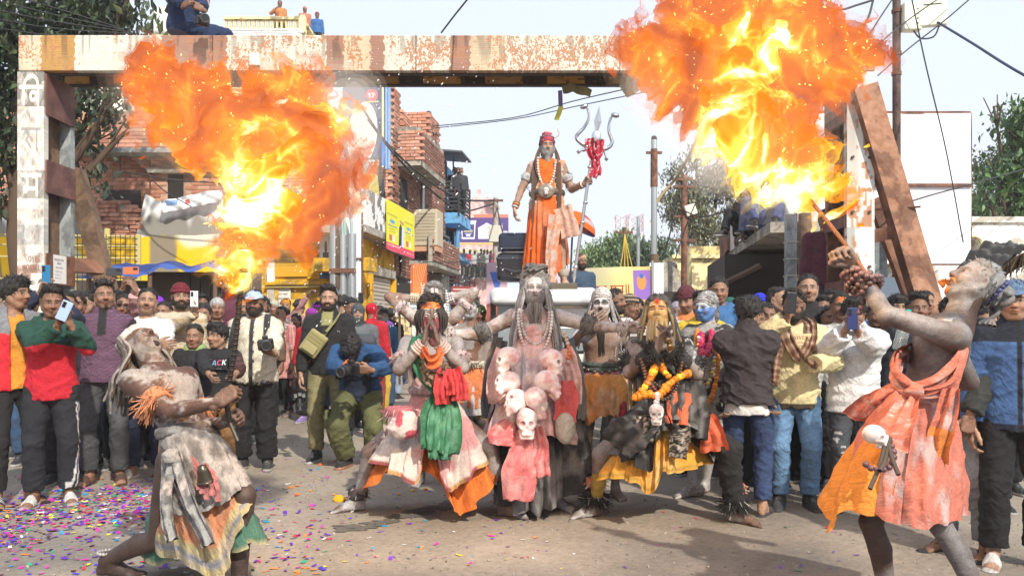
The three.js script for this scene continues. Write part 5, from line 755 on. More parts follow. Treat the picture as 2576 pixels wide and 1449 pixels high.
const headPart=(name,geo,col,mat,label)=>{paint(geo,typeof col==='function'?col:(x,y,z)=>sc(col,1+.35*noise(x*90,y*40,z*90)));return part(name,geo.applyMatrix4(S.head),mat??MAT.hair,g,label);};
S.headPart=headPart;
if(o.hair)headPart('hair',hairGeo(o.hair,hc,seed),o.hairCol??BLK);
if(o.beard)headPart('beard',beardGeo(o.beard,Math.min(hc,.005),seed),o.beardCol??[.016,.012,.010]);
if(o.cap)headPart(o.capName??{beanie:'beanie',cap:'cap',wrap:'headscarf',band:'headband',balaclava:'balaclava'}[o.cap],capGeo(o.cap,hc),o.capCol,MAT.knit);
if(o.legs){
const L=o.legs,f=L.off??.018,wc=S.pelvis.clone().add(rotv(S.Rp,0,L.rise??.1,0)),wn=axis(S.Rp,1),gr=[{p:torsoP(S,f-.004).slice(0,2),k:.03,cut:[(x,y,z)=>(x-wc.x)*wn.x +(y-wc.y)*wn.y +(z-wc.z)*wn.z]}];
for(const i of[0,1]){const len=L.len??.95,P=legP(S,i,f,len),fl=L.flare??.01,kn=S.kn[i],an=S.an[i],e=kn.clone().lerp(an,(len-.5)*2),dn=an.clone().sub(kn).normalize();
if(len>.6)P.push(cone(kn.clone().lerp(an,.15),e.clone().addScaledVector(dn,.03),.052+f +(L.wide??0),.046+f+fl +(L.wide??0)));
gr.push({p:P,k:.014,cut:[(x,y,z)=>(x-e.x)*dn.x +(y-e.y)*dn.y +(z-e.z)*dn.z-.0]});}
const ww=wrinkle(L.amp??.009,L.wf??1,seed),col=L.col;
part(L.name??'trousers',mesher(gr,{cell,k:.02,amp:.014,disp:ww,paint:(x,y,z,nx,ny,nz)=>sc(typeof col==='function'?col(x,y,z,S,nx,ny,nz):col,1+.22*fbm(x*14+seed,y*14,z*14))}),L.mat??MAT.cloth,g);
}
for(const T of[o.top,o.over].flat())if(T){
const f=T.off??.011,hem=S.pelvis.clone().add(rotv(S.Rp,0,T.hem??-.05,0)),hn=axis(S.Rp,1),nk=S.neck.clone().add(rotv(S.Rc,0,.03 +(T.collar??0),.0)),nn=rotv(S.Rc,0,.94,.33).normalize();
const tp=torsoP(S,f);
tp.push(cone(S.waist.clone().add(rotv(S.Rp,0,.02,0)),S.pelvis.clone().add(rotv(S.Rp,0,(T.hem??-.05)- .08,-.004)),.135+f +(o.fat??0),.176+Math.max(f,.016)+(o.fat??0)+(T.flare??0),axis(S.Rp,2),.78));
if(T.collar)tp.push(cone(S.neck.clone().add(rotv(S.Rc,0,-.02,-.005)),S.neck.clone().add(rotv(S.Rc,0,.08,.006)),.066+f*.4,.068+f*.3));
if(T.hood)tp.push(ell(S.neck.clone().add(rotv(S.Rc,0,.01,-.10)),[.12,.07,.07],S.Rc),ell(S.neck.clone().add(rotv(S.Rc,.08,.02,-.01)),[.045,.055,.075],S.Rc),ell(S.neck.clone().add(rotv(S.Rc,-.08,.02,-.01)),[.045,.055,.075],S.Rc));
const gr=[{p:tp,k:.045,cut:[(x,y,z)=>-((x-hem.x)*hn.x +(y-hem.y)*hn.y +(z-hem.z)*hn.z),(x,y,z)=>(x-nk.x)*nn.x +(y-nk.y)*nn.y +(z-nk.z)*nn.z]}];
const sl=T.sleeve??.95;
if(sl>0)for(const i of[0,1]){
const ff=f*.85 +(T.loose??.006),up=armP(S,i,ff,Math.min(sl,.5)),fo=sl>.5?armP(S,i,ff,sl).slice(1):[],dn=(sl>.5?S.wr[i].clone().sub(S.el[i]):S.el[i].clone().sub(S.sh[i])).normalize(),e=sl>.5?S.el[i].clone().lerp(S.wr[i],(sl-.5)*2):S.sh[i].clone().lerp(S.el[i],sl*2);
if(T.cuff&&sl>.5)fo.push(ell(S.el[i].clone().lerp(S.wr[i],(sl-.5)*2-.12),[.048+f*.5,.048+f*.5,.048+f*.5]));
const pl=(x,y,z)=>(x-e.x)*dn.x +(y-e.y)*dn.y +(z-e.z)*dn.z;
gr.push({p:up,k:.014,cut:sl>.5?undefined:[pl]});if(fo.length)gr.push({p:fo,k:.014,cut:[pl]});
gr[0].p.push(cone(S.sh[i],S.sh[i].clone().lerp(S.el[i],.25),.055+f,.05+f));
}
const ww=wrinkle(T.amp??.009,T.wf??1,seed),col=T.col,cut=[];
if(T.open){const iR=new THREE.Matrix4().copy(S.Rc).invert();cut.push((x,y,z)=>{const q=V(x,y,z).sub(S.mid).applyMatrix4(iR);return q.z>0?Math.min(T.open-Math.abs(q.x),.05):-.05;});}
const iC=new THREE.Matrix4().copy(S.Rc).setPosition(S.neck).invert(),tv=V();
part(T.name??'shirt',mesher(gr,{cell,k:.02,amp:.016,cut,disp:T.disp?(x,y,z)=>ww(x,y,z)+ T.disp(x,y,z):ww,paint:(x,y,z,nx,ny,nz)=>{if(typeof col !=='function')return sc(col,1+.2*fbm(x*13+seed,y*13,z*13));tv.set(x,y,z).applyMatrix4(iC);return sc(col(tv.x,tv.y,tv.z,x,y,z,S,nx,ny,nz),1+.16*fbm(x*13+seed,y*13,z*13));}}),T.mat??MAT.cloth,g,T.label);
}
shoes(S,o,g,cell);
return S;
}
function shoes(S,o,g,cell){
const kind=o.shoes??'shoe';if(kind==='bare'||kind==='none')return;
for(const i of[0,1]){
const a=S.an[i],t=S.toe[i],s=V(t.z,0,-t.x),y0=a.y-.085,q=(fw,up,side)=>V(a.x+t.x*fw+s.x*side,y0+up,a.z+t.z*fw+s.z*side),c=Math.min(cell,.0085),col=o.shoeCol??[.03,.03,.032],sole=o.soleCol??[.45,.43,.4];
if(kind==='shoe')part('shoe',mesher([{p:[...footP(S,i,.009),cone(a,q(-.03,.05,0),.045,.042),...(o.boot?[cone(a,a.clone().add(V(0,.07,0)),.05,.05)]:[])],k:.02},{p:[cone(q(-.035,.012,0),q(.17,.012,0),.046,.046,V(0,1,0),.34)],k:.01}],{cell:c,k:.006,cut:[(x,y,z)=>(y0+.002)- y],paint:(x,y,z)=>y-y0<.026?sole:y-y0>.055&&Math.abs((x-a.x)*s.x +(z-a.z)*s.z)<.02&&Math.sin((y+z)*300)>0?sc(col,2.6):col}),MAT.cloth,g);
else{
const so=mesher([{p:[cone(q(-.035,.008,0),q(.19,.008,0),.044,.047,V(0,1,0),.25)],k:.01}],{cell:c,paint:()=>col});
const sh=part('sandal',so,MAT.cloth,g);
if(kind==='slide')part('strap',mesher([{p:footP(S,i,.008),k:.02,cut:[(x,y,z)=>Math.abs((x-a.x)*t.x +(z-a.z)*t.z-.105)- .035,(x,y,z)=>y0+.01-y]}],{cell:Math.min(c,.006),paint:(x,y,z)=>{const f=(x-a.x)*t.x +(z-a.z)*t.z;return o.stripes&&Math.sin(f*260)>.1?o.stripes:(o.strapCol??col);}}),MAT.cloth,sh);
else for(const m of[-1,1])part('strap',tube([q(.06,.05,m*.036),q(.10,.055,m*.02),q(.145,.03,0)],.006,8,5),MAT.rubber,sh);
}
}
}
// skinny chain of small pieces along a curve, one mesh
function beads(pts,r,color,closed=false,gap=1.9,jitter=.2,shape){
const c=new THREE.CatmullRomCurve3(pts,closed,'centripetal'),n=Math.max(3,Math.round(c.getLength()/(r*gap))),b=shape??new THREE.IcosahedronGeometry(1,1),L=[],R=rngOf(n*7+Math.round(r*1e4));
for(let i=0;i<n;i++){const p=c.getPointAt(i/n),q=r*(1-jitter/2+R()*jitter);L.push(plain(xf(b,m4(p,[R()*6,R()*6,R()*6],q)),typeof color==='function'?color(i,R):sc(color,.8+R()*.4)));}
return merge(L.map((g)=>g));
}

// a wrapped cloth: waist ring to a closed hem line, with folds that grow towards the hem
function skirt(S,name,c,rx,rz,hem,o={}){
const n=o.n??96,m=o.m??22,R=o.R??S.Rp,curve=new THREE.CatmullRomCurve3(hem,true,'centripetal'),pos=[],idx=[],col=[],seed=o.seed??hem.length*1.7,folds=o.folds??17,amp=o.amp??.022,hp=curve.getPoints(400).slice(0,400);
const cen=hp.reduce((a,p)=>a.add(p),V(0,0,0)).multiplyScalar(1/400),ang=(p)=>Math.atan2(p.z-cen.z,p.x-cen.x);let i0=0,area=0;hp.forEach((p,i)=>{if(Math.abs(ang(p))<Math.abs(ang(hp[i0])))i0=i;const q=hp[(i+1)% 400];area +=(p.x-cen.x)*(q.z-cen.z)-(q.x-cen.x)*(p.z-cen.z);});const dirn=area>0?1:-1;
for(let j=0;j<=m;j++)for(let i=0;i<=n;i++){
const th=i/n*Math.PI*2,t=j/m,w=c.clone().add(rotv(R,Math.cos(th)*rx,0,Math.sin(th)*rz)),u=(i % n)/ n,fi=(i0+dirn*u*400+800)% 400,ia=Math.floor(fi),hq=hp[ia % 400].clone().lerp(hp[(ia+1)% 400],fi-ia),e=Math.pow(t,o.ease??.85);
const p=w.clone().lerp(hq,t);p.x=mix(w.x,hq.x,e);p.z=mix(w.z,hq.z,e);
const out=V(p.x-c.x,0,p.z-c.z).normalize(),fo=.75*Math.sin(th*folds+2.6*noise(th*2.0,t*1.2,seed)+ seed)+ .55*(1-2*Math.pow(Math.abs(Math.sin(th*folds*.85+3*noise(th*3,t*2,seed+5))),.6)),cr=noise(Math.cos(th)*5+seed,t*(o.cross??7),Math.sin(th)*5),bag=(o.bag??.03)*Math.sin(t*Math.PI);
p.addScaledVector(out,amp*(fo*.8+.5*noise(th*14/6.28*3,t*2,seed))*(.15+t)+ .012*(1-Math.abs(cr))*Math.min(1,t*4)+ bag);
p.y +=amp*.5*noise(th*4,seed,1)*t;pos.push(p.x,p.y,p.z);
const q=typeof o.col==='function'?o.col(th,t,p):o.col;const sh=1+.22*fbm(p.x*14,p.y*14+seed,p.z*14);col.push(q[0]*sh,q[1]*sh,q[2]*sh);
}
for(let j=0;j<m;j++)for(let i=0;i<n;i++){const a=j*(n+1)+ i;idx.push(a,a+1,a+n+1,a+1,a+n+2,a+n+1);}
const g=new THREE.BufferGeometry();g.setAttribute('position',new THREE.Float32BufferAttribute(pos,3));g.setAttribute('color',new THREE.Float32BufferAttribute(col,3));g.setIndex(idx);g.computeVertexNormals();
return part(name,g,o.mat??MAT.cloth,S.g,o.label);
}
const ringHem=(S,c,r,rz=r,n=12,f)=>[...Array(n).keys()].map((i)=>{const a=i/n*Math.PI*2;const p=V(c.x+Math.cos(a)*r,c.y,c.z+Math.sin(a)*rz);return f?f(p,a):p;});
// a strip of cloth along points; width direction wd
function ribbon(S,name,pts,w,wd,o={}){
const c=new THREE.CatmullRomCurve3(pts,false,'centripetal'),n=o.n??26,m=o.m??8,pos=[],idx=[],col=[],seed=pts.length+w*31 +(o.seed??0);
for(let j=0;j<=n;j++){const t=j/n,p=c.getPointAt(t),tg=c.getTangentAt(t),wv=wd.clone().addScaledVector(tg,-wd.dot(tg)).normalize(),nn=tg.clone().cross(wv),ww=typeof o.wf==='function'?w*o.wf(t):w;
for(let i=0;i<=m;i++){const s=i/m-.5,f=(o.fold??.014)*Math.sin(s*6.28*(o.k??1.5)+ seed+.8*noise(t*3,seed,0))+ .008*noise(s*6,t*9,seed),q=p.clone().addScaledVector(wv,s*ww*(1+.12*noise(t*5,seed,3))).addScaledVector(nn,f);if(o.rag&&j===n)q.addScaledVector(tg,-o.rag*(.5+.5*noise(i*1.7,seed,7)));pos.push(q.x,q.y,q.z);const k=typeof o.col==='function'?o.col(s,t):o.col,sh=1+.25*noise(q.x*30,q.y*30,q.z*30);col.push(k[0]*sh,k[1]*sh,k[2]*sh);}}
for(let j=0;j<n;j++)for(let i=0;i<m;i++){const a=j*(m+1)+ i;idx.push(a,a+1,a+m+1,a+1,a+m+2,a+m+1);}
const g=new THREE.BufferGeometry();g.setAttribute('position',new THREE.Float32BufferAttribute(pos,3));g.setAttribute('color',new THREE.Float32BufferAttribute(col,3));g.setIndex(idx);g.computeVertexNormals();
return part(name,g,MAT.cloth,S.g,o.label);
}
// tufts and threads round a limb
function tuft(S,name,c,ax,r,len,n,col,o={}){
const L=[],R=rngOf(n+Math.round(r*999)),q=new THREE.Quaternion().setFromUnitVectors(V(0,1,0),ax.clone().normalize());
for(let i=0;i<n;i++){const a=R()*6.283,h=(R()- .5)*(o.h??.05),p=V(Math.cos(a)*r,h,Math.sin(a)*r).applyQuaternion(q).add(c),d=V(Math.cos(a)*(.5+R()*.6),(R()- .5)*.7,Math.sin(a)*(.5+R()*.6)).applyQuaternion(q);d.y -=(o.hang??.5)*R();const e=p.clone().addScaledVector(d.normalize(),len*(.5+.7*R())),g=cyl(p,e,(o.th??.004),(o.th??.004)*.4,4);const cc=typeof col==='function'?col(R):sc(col,.6+.8*R());L.push(plain(g,cc));}
const core=plain(xf(new THREE.TorusGeometry(r,o.core??.016,8,20).rotateX(Math.PI/2).scale(1,o.ch??2,1),new THREE.Matrix4().compose(c,q,V(1,1,1))),typeof col==='function'?col(R):col);L.push(core);
return part(name,merge(L),MAT.dread,S.g);
}
const beadPart=(S,name,pts,r,col,closed,gap,jit,shape)=>{const m=part(name,beads(pts,r,col,closed,gap,jit,shape),MAT.shiny,S.g);m.userData.kind='stuff';return m;};
// long locks: roots on the scalp, falling over given way points (head coordinates -> body coordinates)
function locks(S,n,o){
const L=[],R=rngOf(o.seed??5),cols=o.cols??[[.10,.09,.08]];
for(let i=0;i<n;i++){
const a=mix(o.from,o.to,(i+.5)/ n +(R()- .5)*.5/n)*D2R,el=o.el??.05,root=V(Math.sin(a)*.075,el+.05*(R()- .3),Math.cos(a)*.085-.02).applyMatrix4(S.head);
const mid=V(Math.sin(a)*(.10+.02*R()),-.05-.03*R(),Math.cos(a)*.10-.025).applyMatrix4(S.head),len=(o.len??.4)*(.7+.5*R());
const sw=o.swing??V(0,0,0),out=V(mid.x-S.skull.x,0,mid.z-S.skull.z).normalize(),e1=mid.clone().addScaledVector(out,.03+.03*R()).add(V((R()- .5)*.04,-len*.45,(R()- .5)*.03)).addScaledVector(sw,.5),e2=e1.clone().add(V((R()- .5)*.06,-len*.55,(R()- .5)*.05)).addScaledVector(sw,.5);
const c=cols[Math.floor(R()*cols.length)],r=(o.r??.009)*(.7+.6*R());
L.push(taperTube([root,mid,e1,e2],(t)=>r*(1-.45*t)*(1+.18*Math.sin(t*60+i)),22,6,(x,y,z)=>sc(c,.7+.6*noise(x*60,y*60,z*60)*.5+.25)));
}
return part('locks',merge(L),MAT.dread,S.g);
}
const ash=(base,white,lo,hi,f=7,s=1)=>(x,y,z)=>{const a=fbm(x*f+s,y*f,z*f,4)+ .22*noise(x*85,y*85,z*85),t=sst(lo,hi,a);return sc(mixc(base,white,t),1+.14*noise(x*90,y*90,z*90));};
// things people hold
const PHONE=rbox(.073,.152,.009,.004,0,0,0,2);
function phone(S,label,p,col,rot,group){const g=thing('phone',label,'phone',p.isVector3?p:S.world(V(...p)));g.rotation.set(...rot.map((r)=>r*D2R));g.rotation.order='YXZ';part('case',PHONE,M(col,.35),g);part('screen',box(.066,.142,.0006,0,0,.0051),M([.015,.018,.025],.15),g);const b=part('camera_bump',rbox(.024,.045,.004,.0015,.017,.045,-.006),M([.02,.02,.022],.3),g);for(const y of[.034,.056])part('lens',new THREE.CylinderGeometry(.007,.007,.002,12).rotateX(Math.PI/2).translate(.017,y,-.009),M([.005,.005,.008],.1),b);return g;}
const holdMid=(S,i)=>V(0,.085,.03).applyMatrix4(S.hm[i]);
function cameraProp(label,p,rot,s=1){const g=thing('camera',label,'camera',p);g.rotation.order='YXZ';g.rotation.set(...rot.map((r)=>r*D2R));g.scale.setScalar(s);part('camera_body',rbox(.135,.095,.06,.014,0,0,0),MAT.black,g);part('prism_hump',rbox(.05,.035,.05,.01,0,.06,0),MAT.black,g);part('grip',rbox(.035,.09,.075,.014,-.055,-.002,.012),MAT.rubber,g);const l=part('lens',cyl(V(0,0,.03),V(0,0,.16),.038,.042,20),MAT.black,g);part('lens_ring',new THREE.TorusGeometry(.040,.005,8,24).translate(0,0,.16),M([.05,.05,.055],.4),l);part('front_glass',new THREE.CylinderGeometry(.035,.035,.004,20).rotateX(Math.PI/2).translate(0,0,.155),M([.01,.012,.02],.05),l);part('focus_ring',cyl(V(0,0,.08),V(0,0,.12),.0435,.0435,20),MAT.rubber,l);return g;}

// ---------- the performers ----------
const ASH=[.44,.42,.40],DARK=[.095,.05,.034],BROWN=[.19,.10,.062];
const skullGeo=mesher([{p:[ell(V(0,.02,-.012),[.073,.075,.088]),ell(V(0,-.03,.045),[.046,.05,.04])],k:.03},{p:[1,-1].map((s)=>cone(V(s*.055,-.012,.03),V(s*.035,-.03,.068),.011,.012)),k:.01},{p:[cone(V(-.022,-.072,.068),V(.022,-.072,.068),.014,.014),cone(V(-.03,-.095,.05),V(.03,-.095,.05),.017,.017),cone(V(.045,-.06,.01),V(.03,-.095,.05),.012,.014),cone(V(-.045,-.06,.01),V(-.03,-.095,.05),.012,.014)],k:.012}],{cell:.005,k:.012,sub:[ell(V(.029,.0,.085),[.019,.017,.026]),ell(V(-.029,.0,.085),[.019,.017,.026]),ell(V(0,-.032,.09),[.009,.014,.018]),cone(V(-.03,-.081,.09),V(.03,-.081,.09),.0035,.0035),...[-2,-1,0,1,2].map((i)=>cone(V(i*.009,-.07,.09),V(i*.009,-.092,.09),.0018,.0018))],subk:.005});
function skull(S,p,rot,size,tint,name='skull'){const g=skullGeo.clone();paint(g,(x,y,z)=>{const f=fbm(x*22+p.x*9,y*22,z*22+p.y*7,3),crack=sst(.03,.0,Math.abs(noise(x*26+3,y*26,z*26+p.y*5)))*.35;let c=mixc([.72,.62,.60],tint,.7*sst(.0,.5,f));c=sc(c,1-crack);if(z>.05&&Math.hypot(Math.abs(x)- .029,y)<.016)c=sc(c,.45);return c;});const m=part(name,g,M([1,1,1],.85,{vertexColors:true}),S.g);m.position.copy(p);m.rotation.set(...rot.map((r)=>r*D2R));m.scale.setScalar(size);return m;}
const PINKD=[.62,.22,.22],PINK=[.66,.36,.34];
const spotted=(x,y,z)=>noise(x*26,y*26,z*26)>.52;

// A: fire breather at the left, leaning far back
{
const S=person({label:'ash covered fire breather with headband and dreadlocks, leaning back at lower left',x:468,d:4.15,h:1.76,yaw:62,pel:[-12,0,0],chest:[-34,0,0],head:[-60,0,0],pelP:[472,1146,4.15],feetP:[[600,3.94],[268,4.32]],kneeW:[[.5,.1,.4],[.8,-.8,.3]],toes:[5,20],
handsP:[[568,1062,4.16],[548,1012,3.98]],elbowW:[[-.1,-1,-.2],[-.15,-1,.35]],handW:[{pose:'grip',dir:[.75,.35,.1],palm:[.3,-.4,1]},{pose:'grip',dir:[.7,.55,-.2],palm:[.3,-.3,-1]}],
skin:[.14,.085,.065],handSkin:[.12,.07,.052],shoes:'bare',cell:.0105,hcell:.0042,top:null,limb:1.0,fat:-.026,
face:[.13,.08,.06],bodySkin:(()=>{const A=ash([.085,.043,.031],[.28,.265,.26],.0,.26,9,2);return(x,y,z)=>y<.72?sc([.06,.035,.028],1+.3*noise(x*20,y*20,z*20)):A(x,y,z);})(),mark:(c,x,y,z)=>{const a=fbm(x*22,y*22,z*22,3);let q=mixc(c,[.30,.285,.275],sst(-.08,.26,a)*.8);return y>.02&&y<.06&&z>.05?mixc(q,[.36,.15,.05],.3):q;},hair:'bald',hairCol:[.10,.08,.07],beard:'goatee',cap:'band',capCol:[.62,.58,.53]});
locks(S,40,{from:70,to:290,len:.22,r:.0105,el:.06,seed:21,cols:[[.13,.105,.085],[.24,.215,.195],[.30,.28,.27],[.09,.065,.05]],swing:V(0,0,-.05)});
const w=S.pelvis.clone().add(rotv(S.Rp,0,.1,0)),px=(x,y,d=4.15)=>S.loc([x,y,d]);
// under cloth (green, yellow-edged) then orange checked cloth, then the grey wrap
skirt(S,'loincloth',w,.118,.095,[px(362,1400,4.35),px(410,1420,4.1),px(520,1400,3.95),px(600,1392,3.85),px(655,1362,3.9),px(650,1345,4.2),px(540,1370,4.45),px(430,1390,4.5)].reverse(),{folds:9,amp:.03,seed:4,bag:0,col:(th,t)=>t>.96?[.36,.32,.17]:[.055,.14,.10]});
skirt(S,'checked_cloth',w,.126,.103,[px(394,1345,4.25),px(426,1402,4.0),px(500,1440,3.85),px(560,1452,3.8),px(600,1340,3.82),px(628,1268,3.95),px(615,1260,4.25),px(520,1290,4.4),px(440,1310,4.4)].reverse(),{folds:9,amp:.03,seed:7,bag:0,col:(th,t)=>{const e=t>.80?(Math.sin(t*95)>.3?[.40,.33,.17]:t>.9?[.17,.18,.24]:[.48,.22,.12]):[.50,.20,.095];return mixc(e,[.40,.33,.29],sst(.0,.4,fbm(th*3,t*6,2,3))*.6);}});
const greyc=(th,t)=>mixc([.13,.12,.115],[.33,.31,.295],sst(-.16,.32,fbm(th*5,t*9,4,4)));
skirt(S,'waist_wrap',w.clone().add(V(0,.03,0)),.130,.108,[px(405,1235,4.3),px(420,1280,4.05),px(480,1292,3.88),px(550,1270,3.84),px(612,1225,3.92),px(610,1205,4.2),px(520,1220,4.4),px(430,1230,4.42)].reverse(),{folds:9,amp:.016,seed:9,col:greyc,bag:.0,cross:14});
part('waist_roll',plain(xf(new THREE.TorusGeometry(.122,.022,8,40).rotateX(Math.PI/2).scale(1.06,1.4,.86),new THREE.Matrix4().copy(S.Rp).setPosition(w.clone().add(rotv(S.Rp,0,.03,0)))),(x,y,z)=>greyc(x*9,y*9)),MAT.cloth,S.g);
for(const[a,b,c2,d2,ww]of[[[430,1150,3.95],[415,1230,3.9],[420,1310,3.86],[432,1370,3.84],.10],[[432,1150,3.94],[470,1260,3.83],[505,1330,3.76],[525,1385,3.74],.11]])ribbon(S,'sash_end',[px(...a),px(...b),px(...c2),px(...d2)],ww,V(0,0,1).applyAxisAngle(V(0,1,0),-.2),{col:(s,t)=>mixc([.13,.125,.12],t>.25&&t<.45?[.50,.42,.38]:[.36,.35,.33],sst(-.2,.3,noise(s*8,t*12,5))),rag:.06});
part('knot',mesher([{p:[ell(px(432,1150,3.93),[.045,.04,.04])],k:.01},{p:[cone(px(420,1145,3.93),px(448,1160,3.92),.025,.02)],k:.01}],{cell:.006,amp:.008,disp:(x,y,z)=>-.006*noise(x*60,y*60,z*60),paint:()=>[.30,.29,.28]}),MAT.cloth,S.g);
for(const[x,y]of[[500,1180],[512,1195],[525,1185],[540,1200],[492,1170]])ribbon(S,'red_thread',[px(x-10,y-20,3.83),px(x+4,y+20,3.81),px(x+8,y+62,3.79)],.022,V(1,0,0),{col:[.34,.12,.12],m:3,fold:.004});
const bell=part('bell',plain(new THREE.LatheGeometry([[.004,.05],[.02,.045],[.026,.02],[.034,-.02],[.04,-.03]].map(([a,b])=>new THREE.Vector2(a,b)),16),[.10,.085,.065]),MAT.metal,S.g);bell.position.copy(px(512,1195,3.80));bell.rotation.z=.3;
// fringed armlets
for(const[i,t]of[[1,.62],[0,.62]]){const c=S.sh[i].clone().lerp(S.el[i],t),ax=S.el[i].clone().sub(S.sh[i]);tuft(S,'armlet',c,ax,.052,.075,240,(R)=>sc([.56,.24,.12],.6+.6*R()),{h:.05,hang:2.6,th:.0036,core:.02,ch:2});}
beadPart(S,'anklet',[...Array(10).keys()].map((i)=>S.an[1].clone().add(V(Math.cos(i*.628)*.045,.04,Math.sin(i*.628)*.045))),.009,[.3,.28,.26],true);
S.torch=[at(597,1110,4.04),at(577,1062,4.06),at(569,1010,4.03),at(586,900,4.0),at(601,760,3.97),at(609,655,3.95)];
const tg=thing('fire_torch','long dark iron torch rod held upright by the left fire breather','torch',S.torch[2]);const q=S.torch.map((p)=>p.clone().sub(S.torch[2]));part('rod',tube(q.slice(1),.0135,60,8),M([.008,.007,.007],.6),tg);part('handle',tube(q.slice(0,2),.011,6,8),M([.06,.058,.055],.5,{metalness:.6}),tg);
const wl=[];for(let i=0;i<26;i++){const c=new THREE.CatmullRomCurve3(q.slice(1)).getPointAt(.14+i*.032);wl.push(xf(new THREE.TorusGeometry(.0140,.004,5,10).rotateX(Math.PI/2),m4(c)));}part('wire_binding',merge(wl),M([.012,.009,.008],.6),tg);part('wick',plain(cyl(q[5].clone().add(V(0,-.06,0)),q[5].clone().add(V(.006,.06,0)),.026,.02,10),[.10,.05,.025]),MAT.dread,tg);
const sl=S;globalThis.__none=0;
}
// B: fire breather at the right, seen from behind
{
const S=person({label:'ash grey fire breather in salmon wrap, back turned, thrusting torch at right',x:2300,d:3.62,h:1.76,yaw:-118,pel:[-6,0,0],chest:[-20,8,-5],head:[-40,22,4],pelP:[2306,1075,3.62],feetP:[[2238,3.62],[2490,3.42]],kneeW:[[-1,0,.3],[-1,.2,.3]],toes:[0,0],
handsP:[[2150,668,3.52],[2300,985,3.95]],elbowW:[[.3,-1,.4],[.8,-.7,.1]],handW:[{pose:'grip',dir:[-.65,.75,.1],palm:[-.55,-.5,.5]},{none:true}],
skin:[.16,.12,.105],handSkin:[.17,.125,.11],shoes:'bare',cell:.0100,hcell:.004,limb:.88,fat:-.026,headScale:.92,
face:[.20,.17,.16],bodySkin:(x,y,z)=>{const a=fbm(x*6,y*6,z*6,4),q=sst(-.12,.36,a)*mix(.55,1,sst(1.15,1.42,y));return sc(mixc([.075,.040,.030],[.36,.35,.35],clamp(q*(y<.7?.8:.66))),1+.12*noise(x*70,y*70,z*70));},mark:(c,x,y,z)=>{let q=mixc(c,[.34,.33,.33],sst(-.2,.25,fbm(x*18,y*18,z*18,3))*.8);if(z>.03&&Math.abs(Math.sin((y*1.2+Math.abs(x)*.9)*105))>.93&&y<.05&&y>-.04&&Math.abs(x)>.025)q=mixc(q,[.55,.22,.09],.6);return q;},hair:'bun',hairCol:[.20,.195,.195],beard:'goatee',beardCol:[.5,.16,.04]});
const px=(x,y,d=3.62)=>S.loc([x,y,d]);
{const hw=S.head,P=(x,y,z)=>V(x,y,z).applyMatrix4(hw);const L=[];const R=rngOf(3);for(let i=0;i<11;i++){const a=R()*6.28;L.push(taperTube([P(Math.cos(a)*.02,.04+Math.sin(a)*.02,-.10),P(Math.cos(a)*.05,.03+Math.sin(a)*.045,-.14),P(Math.cos(a+1.5)*.045,.03+Math.sin(a+1.5)*.045,-.165),P(Math.cos(a+3)*.04,.01+Math.sin(a+3)*.05,-.15)],()=>.014,18,6,(x,y,z)=>sc([.25,.245,.245],.7+.5*Math.abs(noise(x*80,y*80,z*80)))));}for(let i=0;i<4;i++)L.push(taperTube([P(-.02,.02,-.13),P(.01-i*.02,-.04,-.17),P(-.03+i*.03,-.12,-.15-i*.01)],()=>.009,12,6,[.22,.21,.21]));part('locks',merge(L),MAT.dread,S.g);beadPart(S,'bead_string',[P(.07,.02,-.09),P(.05,.075,-.10),P(0,.09,-.115),P(-.05,.06,-.12),P(-.06,.01,-.12),P(-.02,-.02,-.11),P(.04,-.01,-.10)],.011,[.04,.05,.16],true);}
ribbon(S,'mouth_cloth',[V(.0,-.068,.085),V(-.008,-.08,.10),V(-.01,-.098,.105)].map((p)=>p.applyMatrix4(S.head)),.024,V(1,0,0),{col:[.62,.17,.03],rag:.02});
const sal=(th,t)=>mixc([.56,.17,.115],[.52,.36,.33],sst(.10,.5,fbm(th*4,t*5,3,4)));
const w=px(2318,985,3.6);
skirt(S,'inner_cloth',w.clone().add(V(0,-.05,0)),.115,.10,[px(2080,1250,3.75),px(2090,1335,3.5),px(2130,1290,3.4),px(2240,1300,3.3),px(2350,1305,3.3),px(2400,1290,3.5),px(2380,1280,3.8),px(2240,1265,3.9)].reverse(),{folds:8,amp:.022,seed:3,col:[.66,.24,.035]});
skirt(S,'wrap_skirt',w,.126,.108,[px(2118,1208,3.78),px(2150,1262,3.5),px(2220,1300,3.3),px(2310,1332,3.22),px(2380,1318,3.28),px(2422,1300,3.5),px(2405,1280,3.85),px(2290,1262,3.98),px(2180,1240,3.95)].reverse(),{folds:11,amp:.020,seed:5,col:sal,bag:.025,ease:.85,cross:16});
// straps over the back, crossing and knotted, with hanging ends
const bk=px(2302,985,3.42),strap=(n,pts,wd,o={})=>ribbon(S,n,pts,wd,o.wd??V(0,1,0),{col:(s,t)=>sal(s*2+t*3,t*2),fold:.012,k:2,...o});
strap('strap',[px(2292,885,3.63),px(2252,905,3.52),px(2248,945,3.46),px(2275,975,3.42),bk,px(2360,968,3.37),px(2412,925,3.36),px(2432,870,3.42),px(2410,822,3.52)],.085,{wd:V(.3,1,0)});
strap('strap',[px(2262,900,3.5),px(2258,950,3.44),bk.clone().add(V(0,-.01,-.01)),px(2390,980,3.36),px(2424,900,3.38),px(2425,850,3.5),px(2395,815,3.6),px(2345,822,3.66)],.07,{wd:V(.3,1,0)});
strap('neck_cloth',[px(2332,838,3.52),px(2375,818,3.44),px(2420,822,3.46),px(2425,850,3.52)],.10,{col:[.50,.47,.46]});
